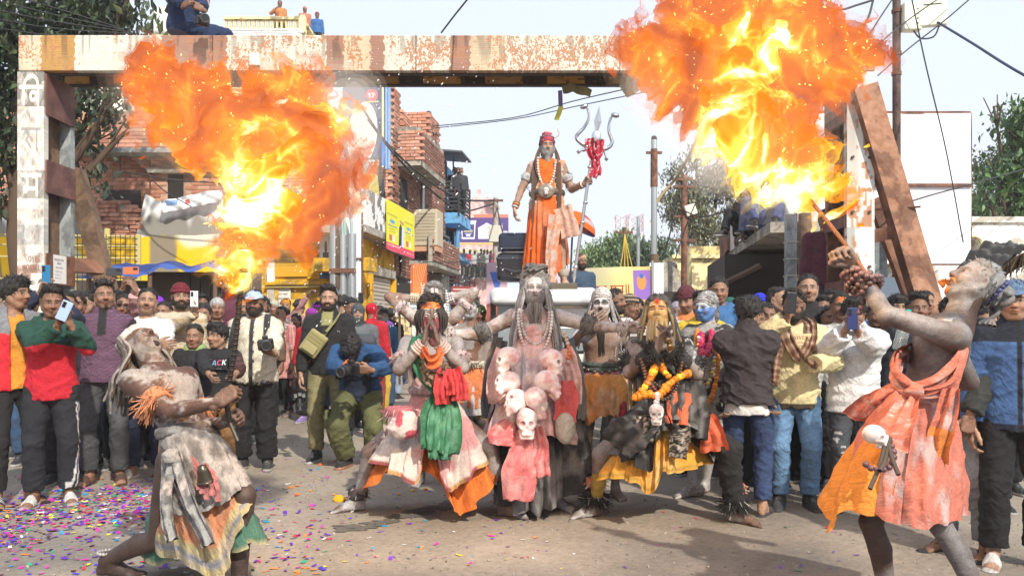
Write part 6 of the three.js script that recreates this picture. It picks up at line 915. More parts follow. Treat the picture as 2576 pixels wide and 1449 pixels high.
strap('strap_end',[bk,px(2280,1030,3.38),px(2255,1085,3.34),px(2235,1120,3.33)],.12,{wd:V(.8,.4,.2).applyAxisAngle(V(0,1,0),2),wf:(t)=>.5+t*.9});strap('strap_end',[px(2395,975,3.35),px(2385,1040,3.34),px(2365,1110,3.33),px(2352,1160,3.34)],.10,{wd:V(.8,.1,.5).applyAxisAngle(V(0,1,0),2),wf:(t)=>.6+t*.5,col:(s,t)=>t>.55?[.68,.22,.05]:sal(s,t)});
strap('cloth_tail',[px(2262,985,3.6),px(2220,1010,3.62),px(2175,1045,3.66),px(2166,1062,3.68)],.15,{wd:V(.3,.8,.3),wf:(t)=>.6+.5*t});
part('knot',mesher([{p:[ell(bk.clone(),[.04,.035,.04])],k:.01}],{cell:.006,amp:.008,disp:(x,y,z)=>-.007*noise(x*50,y*50,z*50),paint:(x,y,z)=>sal(x*5,y*5)}),MAT.cloth,S.g);
// hanging skull, beads, thongs
skull(S,px(2205,1098,3.32),[10,150,20],.52,[.34,.27,.20]);
beadPart(S,'bead_string',[px(2240,1110,3.3),px(2250,1145,3.26),px(2240,1175,3.24),px(2210,1182,3.24),px(2182,1172,3.26),px(2178,1155,3.28)],.013,[.11,.05,.06]);for(const[a,b,c]of[[[2235,1105],[2245,1150],[2262,1195]],[[2230,1110],[2215,1170],[2190,1230]],[[2240,1100],[2228,1160],[2215,1185]]])part('thong',tube([px(...a,3.3),px(...b,3.25),px(...c,3.2)],.009,14,6),M([.07,.055,.045],.9),S.g);
// bead strings round the wrist of the raised arm
{const c=S.wr[0].clone().lerp(S.el[0],.28),ax=S.wr[0].clone().sub(S.el[0]).normalize(),u=V(0,0,1).cross(ax).normalize(),v=ax.clone().cross(u);for(let k=0;k<5;k++)beadPart(S,'bead_bracelet',[...Array(14).keys()].map((i)=>{const a=i/14*6.283,r=.052+.012*(k % 3);return c.clone().addScaledVector(u,Math.cos(a)*r).addScaledVector(v,Math.sin(a)*r).addScaledVector(ax,(k-2)*.022+.01*Math.sin(a*2+k)).add(V(0,-.012*k*(Math.sin(a)>0?0:1),0));}),.0125,(i,R)=>sc([.10,.055,.06],.6+.9*R()),true,1.75,.3,new THREE.IcosahedronGeometry(1,1));const h=c.clone().addScaledVector(ax,-.03);beadPart(S,'bead_tail',[h.clone().add(V(0,-.05,0)),S.loc([2180,745,3.5]),S.loc([2168,775,3.5]),S.loc([2158,800,3.5])],.013,[.10,.055,.06]);}
const tp=[at(2250,792,3.42),at(2150,645,3.50),at(2085,560,3.6),at(2022,482,3.72)],tg=thing('fire_torch','rusty twisted iron torch rod gripped in the raised fist at right','torch',tp[1]);const q=tp.map((p)=>p.clone().sub(tp[1]));part('rod',tube(q,.0095,60,8),M([.20,.085,.04],.7),tg);const wl=[];for(let i=0;i<34;i++){const c=new THREE.CatmullRomCurve3(q).getPointAt(.42+i*.015);wl.push(xf(new THREE.TorusGeometry(.0098,.003,5,10),m4(c,[.3,.9,0])));}part('twist',merge(wl),M([.12,.05,.025],.7),tg);part('handle',tube(q.slice(0,2),.0105,10,8),M([.05,.048,.05],.5,{metalness:.5}),tg);part('wick',plain(cyl(q[3].clone().add(V(.02,-.03,0)),q[3].clone().add(V(-.03,.05,0)),.022,.018,10),[.12,.05,.02]),MAT.dread,tg);
}
// C: dancer in cream and orange, palms pressed together
{
const d=5.75,S=person({label:'dancer in cream and orange dhoti, palms pressed before a painted face, legs wide',x:1084,d,h:1.78,yaw:4,pelP:[1086,1034,d],chest:[3,4,0],head:[0,6,4],feetP:[[1268,5.68],[900,5.86]],kneeW:[[1,0,.7],[-1,0,.7]],toes:[62,-72],
handsP:[[1102,862,5.42],[1066,862,5.42]],elbowW:[[.7,-1,.3],[-.7,-1,.3]],handW:[{pose:'flat',dir:[-.26,1,.06],palm:[-1,-.2,.1]},{pose:'flat',dir:[.22,1,.06],palm:[1,-.2,.1]}],
skin:[.17,.12,.10],handSkin:[.17,.115,.095],face:[.20,.13,.10],shoes:'bare',cell:.0115,hcell:.0045,shrug:.02,fat:-.022,
bodySkin:(x,y,z)=>sc(mixc([.15,.09,.07],y<.25?[.40,.38,.38]:[.32,.29,.28],sst(-.2,.25,fbm(x*6+3,y*6,z*6,4))),1+.1*noise(x*70,y*70,z*70)),mark:(c,x,y,z)=>{if(z<.0)return c;if(y>.035)return noise(x*60,y*60,2)>.35?[.40,.08,.02]:[.62,.22,.04];const s=Math.sin((Math.hypot(Math.abs(x)- .04,y+.03))*420);return Math.abs(x)>.015&&y>-.075?(s>.1?[.58,.55,.53]:[.05,.04,.04]):c;},hair:'curly',hairCol:[.022,.018,.016],beard:'long',beardCol:[.20,.05,.06]});
const px=(x,y,q=d)=>S.loc([x,y,q]),w=S.pelvis.clone().add(V(0,.09,0));
const inner=[px(905,1235,5.8),px(935,1225,5.5),px(985,1180,5.4),px(1050,1185,5.4),px(1105,1210,5.4),px(1145,1290,5.42),px(1158,1300,5.45),px(1205,1262,5.45),px(1250,1210,5.55),px(1248,1195,5.85),px(1160,1190,6.05),px(1080,1180,6.1),px(990,1185,6.05),px(915,1215,6.0)];
skirt(S,'orange_dhoti',w,.135,.11,inner.reverse(),{n:130,folds:14,amp:.024,seed:2,bag:.0,ease:1.0,col:(th,t,p)=>noise(p.x*34,p.y*34,p.z*34)>.45?[.50,.12,.02]:[.70,.17,.025]});
const outer=[px(928,1150,5.75),px(945,1168,5.45),px(995,1190,5.3),px(1048,1212,5.28),px(1066,1140,5.3),px(1085,1085,5.32),px(1098,1150,5.3),px(1130,1242,5.3),px(1178,1205,5.32),px(1222,1165,5.5),px(1222,1150,5.85),px(1130,1150,6.05),px(1050,1150,6.08),px(960,1150,6.0)];
const creamc=(th,t,p)=>t>.955?(Math.sin(th*160)>0?[.42,.24,.09]:[.26,.06,.06]):mixc([.60,.52,.47],[.52,.24,.24],sst(.12,.42,fbm(p.x*5,p.y*5,p.z*5+2,3)+(t<.45?.15:0)));
skirt(S,'cream_dhoti',w.clone().add(V(0,.01,0)),.142,.118,outer.reverse(),{n:150,m:30,folds:14,amp:.03,seed:6,bag:.015,ease:.95,cross:11,col:creamc});
// upper wrap with black blots, waist belt
const pinkw=(x,y,z,X,Y,Z)=>spotted(X,Y*.8,Z)?[.03,.025,.025]:mixc([.58,.44,.42],[.56,.27,.28],sst(-.1,.3,fbm(X*7,Y*7,Z*7,3)));
const vp=torsoP(S,.016);part('upper_wrap',mesher([{p:vp,k:.04,cut:[(x,y,z)=>{const q=x*.5 +(y-S.neck.y+.08)*.9;return(x-.02)*.95 +(y-S.mid.y-.02)*.45-.01;},(x,y,z)=>w.y-.06-y,(x,y,z)=>y-S.neck.y+.04]}],{cell:.0115,amp:.012,disp:wrinkle(.012,1.2,4),paint:(x,y,z)=>pinkw(0,0,0,x,y,z)}),MAT.cloth,S.g);
part('belt',plain(xf(new THREE.TorusGeometry(.126,.028,8,48).rotateX(Math.PI/2).scale(1.08,1.15,.88),m4(w.clone().add(V(0,.055,0)))),(x,y,z)=>sc(Math.sin(x*160)*Math.sin(y*220)>0?[.42,.32,.32]:[.30,.21,.22],1)),MAT.cloth,S.g);
ribbon(S,'green_sash',[px(1052,845,5.62),px(1046,885,5.5),px(1072,950,5.44),px(1105,985,5.40)],.10,V(1,.4,.3),{col:[.035,.17,.085],k:2.5});
for(const[x0,x1,y1,sd]of[[1092,1084,1140,1],[1110,1105,1165,2],[1128,1126,1150,3]])ribbon(S,'green_sash_end',[px(1108,985,5.38),px(x0,1040,5.3),px(x0,1090,5.24),px(x1,y1,5.22)],.15,V(1,0,0),{col:(s,t)=>mixc([.03,.15,.075],[.10,.26,.16],sst(0,.5,noise(s*9,t*9,sd))),rag:.07,seed:sd,k:2.5,fold:.022,wf:(t)=>.45+.75*Math.sin(t*2.6)});
for(const[x,y,sd]of[[1112,1010,1],[1140,985,2],[1155,1000,3]])ribbon(S,'red_cloth',[px(1115+sd*8,930,5.36),px(x,970,5.3),px(x+2,y+12,5.28)],.10,V(1,0,.1),{col:[.52,.045,.05],seed:sd,k:2,fold:.018,rag:.03});
ribbon(S,'orange_neck_cloth',[px(1062,880,5.4),px(1082,910,5.34),px(1095,905,5.33),px(1110,880,5.38)],.09,V(0,1,.2),{col:[.66,.14,.04],k:2});ribbon(S,'leopard_scarf',[px(1062,905,5.42),px(1076,945,5.36),px(1108,955,5.35),px(1122,915,5.4)],.10,V(0,1,.2),{col:(s,t)=>noise(s*30,t*30,3)>.1?[.04,.03,.025]:[.28,.19,.12],k:2});
part('pouch',mesher([{p:[ell(px(1012,1078,5.32),[.105,.075,.07]),ell(px(1020,1060,5.34),[.075,.07,.05])],k:.04}],{cell:.009,amp:.012,disp:wrinkle(.011,1.6,2),paint:(x,y,z)=>sc(mixc([.58,.50,.47],[.45,.08,.11],sst(.22,.34,noise(x*16,y*16,z*16+2))),1)}),MAT.cloth,S.g);
const conch=part('horn_bell',plain(new THREE.LatheGeometry([[.01,.06],[.018,.03],[.025,0],[.042,-.03]].map(([a,b])=>new THREE.Vector2(a,b)),14),[.30,.22,.22]),MAT.shiny,S.g);conch.position.copy(px(978,1080,5.4));conch.rotation.z=-1.4;
tuft(S,'fringe',px(1005,1035,5.45),V(0,1,0),.08,.07,50,(R)=>sc(R()>.5?[.42,.14,.16]:[.5,.4,.38],.7+.5*R()),{hang:1.5,th:.006});
for(const i of[0,1]){const c=S.el[i].clone().lerp(S.sh[i],.38);tuft(S,'armlet',c,S.el[i].clone().sub(S.sh[i]),.05,.05,46,(R)=>sc(R()>.4?[.55,.42,.42]:[.36,.2,.22],.7+.5*R()),{hang:.9,th:.007,core:.018});for(let k=0;k<4;k++){const q=S.wr[i].clone().lerp(S.el[i],.06+k*.075),ax=S.el[i].clone().sub(S.wr[i]).normalize();part('wrist_band',plain(xf(new THREE.TorusGeometry(.037+.002*(k % 2),.011,6,18),new THREE.Matrix4().compose(q,new THREE.Quaternion().setFromUnitVectors(V(0,0,1),ax),V(1,1,1))),sc([.56,.42,.38],.8+.1*k)),MAT.cloth,S.g);}const a=S.an[i].clone().add(V(0,.045,0));tuft(S,'anklet',a,V(0,1,0),.05,.045,80,(R)=>[[.30,.06,.07],[.42,.38,.36],[.06,.05,.05]][Math.floor(R()*3)],{hang:.8,h:.09,core:.022,ch:2.2});}
{const P=(x,y,z)=>V(x,y,z).applyMatrix4(S.head),L=[],R=rngOf(8);for(let i=0;i<26;i++){const a=(i/26*300+30)*D2R;L.push(taperTube([P(Math.sin(a)*.08,.03,Math.cos(a)*.09),P(Math.sin(a)*.11,.0-.05*R(),Math.cos(a)*.11),P(Math.sin(a)*.10,-.09-.05*R(),Math.cos(a)*.10)],(t)=>.012*(1-.6*t),8,5,[.03,.024,.02]));}part('locks',merge(L),MAT.hair,S.g);}
}
// D: the central dancer, arms stretched, garland of skulls
{
const d=5.95,S=person({label:'central ash white dancer with arms outstretched and garland of painted skulls',x:1345,d,h:1.76,yaw:0,py:.915,head:[-4,0,0],feetP:[[1400,5.95],[1295,5.95]],toes:[40,-40],
handsP:[[1588,828,5.72],[1118,838,5.78]],elbowW:[[0,-1,-.3],[0,-1,-.3]],handW:[{pose:'hook',dir:[1,.05,.3],palm:[0,-.3,1]},{pose:'hook',dir:[-1,.05,.2],palm:[0,-.3,1]}],shrug:.03,
skin:[.34,.29,.27],face:[.52,.50,.49],shoes:'bare',cell:.0115,hcell:.0045,bodySkin:ash([.26,.17,.14],[.50,.46,.44],-.28,.16,7,6),mark:(c,x,y,z)=>{const ey=Math.hypot((Math.abs(x)- .0315)/ .022,(y-.003)/ .012);let q=ey<1.25&&z>.04?mixc(c,[.16,.13,.125],.7):c;if(y<-.05&&z>.03&&Math.abs(x)<.03)q=mixc(q,[.1,.09,.09],.3);return q;},brow:[.32,.29,.28],lip:[.22,.19,.18],hair:'wild',hairCol:[.19,.185,.185],beard:'long',beardCol:[.15,.145,.145]});
const px=(x,y,q=d)=>S.loc([x,y,q]);
locks(S,18,{from:45,to:105,len:.75,r:.012,seed:3,cols:[[.36,.355,.355],[.24,.235,.235],[.46,.45,.45]],swing:V(.03,0,.10)});locks(S,18,{from:-105,to:-45,len:.75,r:.012,seed:4,cols:[[.36,.355,.355],[.24,.235,.235],[.46,.45,.45]],swing:V(-.03,0,.10)});
{const P=(x,y,z)=>V(x,y,z).applyMatrix4(S.head),L=[],R=rngOf(15);for(let i=0;i<20;i++){const a=R()*6.28,r=.03+.045*R();L.push(taperTube([P(Math.cos(a)*r,.11,Math.sin(a)*r-.02),P(Math.cos(a+.8)*(r+.03),.15+.03*R(),Math.sin(a+.8)*(r+.03)- .02),P(Math.cos(a+1.9)*(r+.03),.12,Math.sin(a+1.9)*(r+.03)- .01)],()=>.013,12,6,(x,y,z)=>sc([.15,.145,.145],.7+.7*Math.abs(noise(x*70,y*70,z*70)))));}part('topknot',merge(L),MAT.dread,S.g);}
{const L=[],R=rngOf(40),b=V(0,-.1,.055).applyMatrix4(S.head);for(let i=0;i<60;i++){const a=(R()- .5)*2.4,r=.045*Math.sqrt(R());const p=b.clone().add(V(Math.sin(a)*.05,.02*Math.cos(a*2),r*.4));L.push(taperTube([p,p.clone().add(V(Math.sin(a)*.012,-.06,.02)),p.clone().add(V(Math.sin(a)*-.02 +(R()- .5)*.03,-.13-.06*R(),.02))],(t)=>.0075*(1-.8*t),8,4,sc([.15,.145,.145],.6+R())));}part('beard_strands',merge(L),MAT.hair,S.g);}
const pinkc=(th,t,p)=>mixc(mixc([.68,.45,.43],[.74,.66,.65],sst(-.2,.2,fbm(p.x*5,p.y*5+2,p.z*5,3))),[.60,.24,.24],sst(.22,.5,fbm(p.x*7+9,p.y*5,p.z*7,3)));
const chest=S.neck.clone().add(V(0,-.14,.0)),w=S.pelvis.clone().add(V(0,.15,0));
const blackc=(th,t,p)=>mixc([.03,.028,.027],[.20,.19,.185],sst(.02,.45,fbm(p.x*9,p.y*9,p.z*9,4)+(t>.9?.1:0)));
skirt(S,'black_skirt',w,.165,.14,[px(1488,1222,5.9),px(1438,1250,5.62),px(1385,1285,5.55),px(1335,1292,5.52),px(1285,1285,5.55),px(1240,1240,5.64),px(1206,1190,5.9),px(1260,1225,6.2),px(1340,1230,6.3),px(1430,1225,6.2)],{n:130,folds:11,amp:.045,seed:3,bag:.03,ease:.8,col:blackc});
skirt(S,'pink_robe',chest,.155,.118,[px(1468,1112,5.9),px(1430,1118,5.58),px(1380,1098,5.5),px(1330,1082,5.48),px(1290,1108,5.5),px(1235,1115,5.6),px(1226,1108,5.9),px(1270,1110,6.18),px(1345,1110,6.25),px(1430,1110,6.15)],{n:140,m:34,folds:13,amp:.03,seed:8,bag:.012,ease:1.15,col:pinkc});
part('upper_robe',mesher([{p:torsoP(S,.014),k:.04,cut:[(x,y,z)=>chest.y-.05-y,(x,y,z)=>y-S.neck.y-.02+.9*Math.abs(Math.abs(x)- .0)- .10]}],{cell:.0115,amp:.012,disp:wrinkle(.013,1.2,3),paint:(x,y,z)=>pinkc(0,0,V(x,y,z))}),MAT.cloth,S.g);
for(const[pts,wd,sd]of[[[[1330,1075,5.46],[1318,1140,5.42],[1308,1195,5.40],[1303,1268,5.40]],.19,1],[[[1350,1075,5.45],[1362,1120,5.42],[1358,1160,5.4],[1366,1205,5.4]],.10,2],[[[1285,1060,5.5],[1268,1090,5.46],[1262,1125,5.44]],.16,3]])ribbon(S,'pink_tail',pts.map((q)=>px(...q)),wd,V(1,0,0),{col:(s,t)=>mixc([.64,.30,.29],[.62,.14,.15],sst(-.2,.4,noise(s*7,t*7,sd))*.8+.2*t),seed:sd,k:2,fold:.02,rag:.05,wf:(t)=>.6+.6*Math.sin(t*2.4)});
ribbon(S,'red_cloth',[px(1415,960,5.62),px(1425,1010,5.56),px(1420,1060,5.52)],.16,V(1,0,0),{col:[.56,.10,.10],k:2});
for(const s of[-1,1])ribbon(S,'grey_shawl',[px(1345+s*85,850,6.1),px(1345+s*108,940,5.95),px(1345+s*120,1010,5.9),px(1345+s*112,1062,5.85)],.15,V(.6,0,-.7),{col:[.20,.195,.19],k:2.5,fold:.02,rag:.04,seed:s}),ribbon(S,'pink_fold',[px(1345+s*70,880,5.72),px(1345+s*95,950,5.66),px(1345+s*92,1020,5.62)],.14,V(1,0,.3),{col:(a,t)=>[.68,.44,.42],k:3,fold:.02,seed:s+4,rag:.03});
for(const[x,y,rx,ry,rz,z,k]of[[1276,906,0,-70,10,5.55,.98],[1388,912,5,60,-20,5.55,1.0],[1274,966,-20,-80,20,5.5,1.0],[1380,966,-10,100,-10,5.48,1.0],[1298,1012,-30,-50,10,5.45,1.02],[1350,1010,-25,150,0,5.45,1.02],[1325,1062,2,0,0,5.42,1.0]])skull(S,px(x,y,z),[rx,ry,rz],k*.98,[.58,.20,.22]);
part('woven_pouch',mesher([{p:[ell(px(1422,1075,5.52),[.07,.10,.05]),ell(px(1424,1095,5.5),[.05,.06,.05])],k:.03}],{cell:.009,amp:.006,disp:(x,y,z)=>-.004*Math.sin(y*330)*Math.sin(x*330),paint:(x,y,z)=>sc([.58,.53,.45],.8+.25*Math.sin(y*330)*Math.sin(x*330))}),MAT.cloth,S.g);
const neckl=(r,drop,n=18)=>[...Array(n).keys()].map((i)=>{const a=(i /(n-1)- .5)*Math.PI*1.25;return S.neck.clone().add(V(Math.sin(a)*r,-.02-drop*Math.cos(a)*(Math.cos(a)>0?1:.2),.11+.055*Math.cos(a)));});
beadPart(S,'bead_necklace',neckl(.12,.30),.0125,[.62,.58,.56]);beadPart(S,'bead_necklace',neckl(.10,.22),.011,[.52,.47,.45]);
for(const i of[0,1]){const ax=S.el[i].clone().sub(S.sh[i]);tuft(S,'armlet',S.sh[i].clone().lerp(S.el[i],.86),ax,.050,.035,170,(R)=>sc([.15,.145,.14],.5+1.3*R()),{hang:.35,h:.085,core:.02,ch:2.6,th:.005});tuft(S,'wrist_tassel',S.wr[i].clone().lerp(S.el[i],.12),ax,.036,.045,70,(R)=>sc(R()>.2?[.62,.56,.54]:[.5,.2,.2],.7+.4*R()),{h:.08,hang:.9,th:.006,core:.015,ch:3});}
{const L=[];const R=rngOf(51);beadPart(S,'flower_string',[px(1420,838,5.75),px(1432,880,5.7),px(1428,920,5.66)],.015,(i,R2)=>R2()>.5?[.62,.15,.03]:[.5,.38,.3]);}
}
// E: dancer in black and saffron with yellow beard and marigold garland
{
const d=5.62,S=person({label:'dancer in black rags and saffron dhoti with long yellow beard and marigold garland',x:1655,d,h:1.80,yaw:-8,pelP:[1660,1040,d],chest:[-4,4,0],head:[-13,-8,3],feetP:[[1850,5.50],[1498,5.68]],kneeW:[[1,0,.7],[-1,0,.8]],toes:[58,-62],
handsP:[[1690,884,5.30],[1652,884,5.28]],elbowW:[[.8,-1,.2],[-.7,-1,.3]],handW:[{pose:'open',dir:[-.22,1,.05],palm:[-.9,-.1,.5]},{pose:'open',dir:[.30,1,.1],palm:[.8,-.1,.6]}],shrug:.01,
skin:[.17,.105,.075],face:[.50,.25,.09],handSkin:[.24,.18,.16],shoes:'bare',fat:-.022,cell:.0115,hcell:.0043,bodySkin:(x,y,z)=>y<.32&&y>.12?sc([.42,.27,.05],1+.3*noise(x*40,y*40,z*40)):sc(mixc([.16,.09,.06],[.36,.32,.30],sst(-.05,.35,fbm(x*8,y*8,z*8,4))*(y<.15?1.2:.6)),1),mark:(c,x,y,z)=>{if(y>.035&&z>.03){const s=Math.sin(x*160)*.6+noise(x*50,y*50,3);return s>.35?[.55,.12,.03]:[.66,.40,.14];}return z>.05&&y<-.0?[.60,.36,.12]:c;},lip:[.35,.12,.10],hair:'long',hairCol:[.05,.045,.042],beard:'moustache',beardCol:[.46,.42,.33]});
const px=(x,y,q=d)=>S.loc([x,y,q]);
locks(S,16,{from:55,to:120,len:.52,r:.012,seed:6,cols:[[.08,.075,.07],[.24,.23,.22],[.36,.27,.12]],swing:V(.02,0,.06)});locks(S,14,{from:-120,to:-55,len:.62,r:.011,seed:7,cols:[[.08,.075,.07],[.28,.22,.11],[.3,.29,.28]],swing:V(-.02,0,.08)});
{const L=[],R=rngOf(44),b=V(0,-.085,.06).applyMatrix4(S.head);for(let i=0;i<120;i++){const a=(R()- .5)*3.0,p=V(Math.sin(a)*.055,-.07+.03*Math.abs(Math.sin(a))- .03*R(),.03+.05*Math.cos(a)).applyMatrix4(S.head),len=.20+.16*R();L.push(taperTube([p,p.clone().add(V(Math.sin(a)*.02,-len*.45,.035)),p.clone().add(V(Math.sin(a)*.006 +(R()- .5)*.02,-len,.03))],(t)=>.0065*(1-.75*t),8,4,sc(R()>.3?[.48,.33,.12]:[.58,.50,.36],.6+.6*R())));}part('beard_strands',merge(L),MAT.hair,S.g);}
const w=S.pelvis.clone().add(V(0,.1,0)),blk=(th,t,p)=>mixc([.022,.021,.021],[.16,.155,.15],sst(.0,.45,fbm(p.x*9,p.y*9,p.z*9,4)));
skirt(S,'saffron_dhoti',w,.138,.112,[px(1495,1200,5.7),px(1520,1208,5.38),px(1570,1205,5.25),px(1615,1230,5.2),px(1640,1245,5.2),px(1668,1190,5.2),px(1690,1195,5.25),px(1740,1178,5.35),px(1790,1165,5.6),px(1760,1170,5.9),px(1660,1170,6.0),px(1550,1180,5.95)].reverse(),{n:140,folds:14,amp:.026,seed:3,bag:.0,ease:1.0,col:(th,t,p)=>t>.93&&t<.955?[.34,.20,.03]:mixc([.68,.31,.035],[.60,.38,.14],sst(.1,.5,fbm(p.x*6,p.y*6,p.z*6,3)))});
skirt(S,'black_cloth',w.clone().add(V(0,.01,0)),.145,.12,[px(1525,1135,5.7),px(1548,1150,5.36),px(1590,1165,5.22),px(1640,1185,5.18),px(1650,1110,5.2),px(1700,1050,5.22),px(1760,1095,5.3),px(1808,1160,5.5),px(1800,1140,5.8),px(1660,1120,6.0),px(1560,1125,5.95)].reverse(),{n:130,folds:14,amp:.03,seed:9,bag:.01,ease:.95,col:blk});
// black trouser leg at the right, black tunic
part('black_leggings',mesher([{p:legP(S,0,.026,.88),k:.02}],{cell:.0115,amp:.012,disp:wrinkle(.012,1,3),paint:(x,y,z)=>[.014,.013,.013]}),MAT.cloth,S.g);
part('black_tunic',mesher([{p:torsoP(S,.02),k:.04,cut:[(x,y,z)=>w.y-.10-y,(x,y,z)=>y-S.neck.y+.02-.4*Math.abs(x)]},{p:[...armP(S,0,.014,.42)],k:.02}],{cell:.0115,amp:.014,disp:wrinkle(.013,1.2,8),paint:(x,y,z)=>x>.12&&noise(x*60,y*34,z*60)>.42?[.42,.41,.40]:blk(0,0,V(x,y,z))}),MAT.cloth,S.g);
for(const[pts,wd,col,sd]of[[[[1640,1040,5.3],[1600,1075,5.22],[1570,1100,5.2],[1545,1128,5.22]],.26,'b',1],[[[1690,960,5.34],[1700,1030,5.26],[1702,1080,5.22]],.15,'b',2],[[[1735,960,5.4],[1750,1040,5.32],[1745,1110,5.28]],.17,'b',3],[[[1655,960,5.33],[1655,1040,5.24],[1668,1090,5.22]],.13,'b',5],[[[1765,1060,5.4],[1790,1090,5.36],[1800,1140,5.36]],.17,'o',4],[[[1700,985,5.32],[1690,1050,5.24],[1688,1072,5.22]],.20,'o',6]])ribbon(S,col==='b'?'black_rag':'red_orange_cloth',pts.map((q)=>px(...q)),wd,V(1,.1,0),{col:(s,t)=>col==='o'?[.62,.13,.06]:mixc([.025,.024,.024],[.13,.125,.12],sst(0,.5,noise(s*9,t*9,sd))),k:2.5,fold:.02,rag:.06,seed:sd});
for(const[x,y]of[[1622,1085],[1712,1090],[1705,1125]])ribbon(S,'leopard_cloth',[px(x,y-40,5.25),px(x+3,y,5.2),px(x-2,y+30,5.2)],.11,V(1,0,0),{col:(s,t)=>noise(s*26,t*22,x)>.0?[.03,.026,.022]:[.36,.31,.26],rag:.05,seed:x});
const flower=mesher([{p:[ell(V(0,0,0),[.9,.8,.9])],k:.1}],{cell:.24,amp:.3,disp:(x,y,z)=>-.28*noise(x*5.3,y*5.3,z*5.3)}),mari=(i,R)=>R()>.9?[.66,.45,.02]:sc([.72,.19+.07*R(),.008],.55+.7*R());
const gar=(pts)=>{const m=beadPart(S,'marigold_garland',pts.map((q)=>px(...q)),.026,mari,false,1.15,.35,flower);return m;};gar([[1652,910,5.3],[1642,940,5.24],[1622,975,5.2],[1600,1000,5.22]]);gar([[1600,1000,5.22],[1632,992,5.18],[1656,996,5.18],[1682,968,5.2],[1710,948,5.24],[1738,938,5.32]]);gar([[1660,905,5.32],[1668,930,5.3],[1690,955,5.24]]);
skull(S,px(1652,1040,5.14),[4,0,0],.62,[.22,.21,.20],'silver_skull');for(const[dx,dy]of[[0,-26],[2,-44]])skull(S,px(1652+dx,1040+dy,5.16),[4,10,0],.26,[.24,.23,.22],'small_skull');
for(const k of[0,1,2])beadPart(S,'bead_necklace',[[1612,905],[1635,950+k*14],[1668,975+k*16],[1700,950+k*14],[1718,905]].map(([x,y])=>px(x,y,5.28-.02*k)),.010,k===1?[.24,.05,.05]:[.09,.05,.03]);
for(const i of[0,1]){const ax=S.el[i].clone().sub(S.wr[i]);tuft(S,'fur_cuff',S.wr[i].clone().lerp(S.el[i],.06),ax,.042,.05,220,(R)=>sc([.02,.019,.019],.5+2*R()),{h:.05,hang:.3,core:.02,ch:2,th:.004});tuft(S,'studded_cuff',S.wr[i].clone().lerp(S.el[i],.36),ax,.045,.02,110,(R)=>R()>.45?[.45,.44,.43]:[.03,.03,.03],{h:.11,hang:.1,core:.018,ch:3.4,th:.004});tuft(S,'fur_armlet',S.el[i].clone().lerp(S.sh[i],.25),ax,.05,.06,200,(R)=>sc([.022,.021,.021],.5+2*R()),{h:.06,hang:.5,core:.02,ch:2,th:.0045});const a=S.an[i].clone().add(V(0,.05,0));tuft(S,'fur_anklet',a,V(0,1,0),.048,.075,320,(R)=>R()>.93?[.5,.48,.46]:sc([.016,.015,.015],.5+2*R()),{h:.08,hang:1.1,core:.022,ch:2.2,th:.004});tuft(S,'leg_tassel',a.clone().add(V(0,.10,0)),V(0,1,0),.05,.04,60,(R)=>R()>.5?[.52,.46,.4]:[.5,.16,.08],{h:.05,hang:1,core:.016,th:.006});}
const bells=(x,y)=>{const b=part('wrist_bell',plain(new THREE.LatheGeometry([[.002,.028],[.014,.024],[.018,.006],[.024,-.012],[.022,-.014]].map(([a,c])=>new THREE.Vector2(a,c)),14),[.30,.20,.08]),MAT.metal,S.g);b.position.copy(px(x,y,5.2));b.rotation.set(1.2,0,.4);};bells(1682,856);bells(1687,872);
part('trident_mark',merge([0,-1,1].map((k)=>plain(box(.006,.03,.003).translate(k*.009*1,.065,.0775+.004).applyMatrix4(S.head),[.60,.05,.02]))),MAT.cloth,S.g);
}
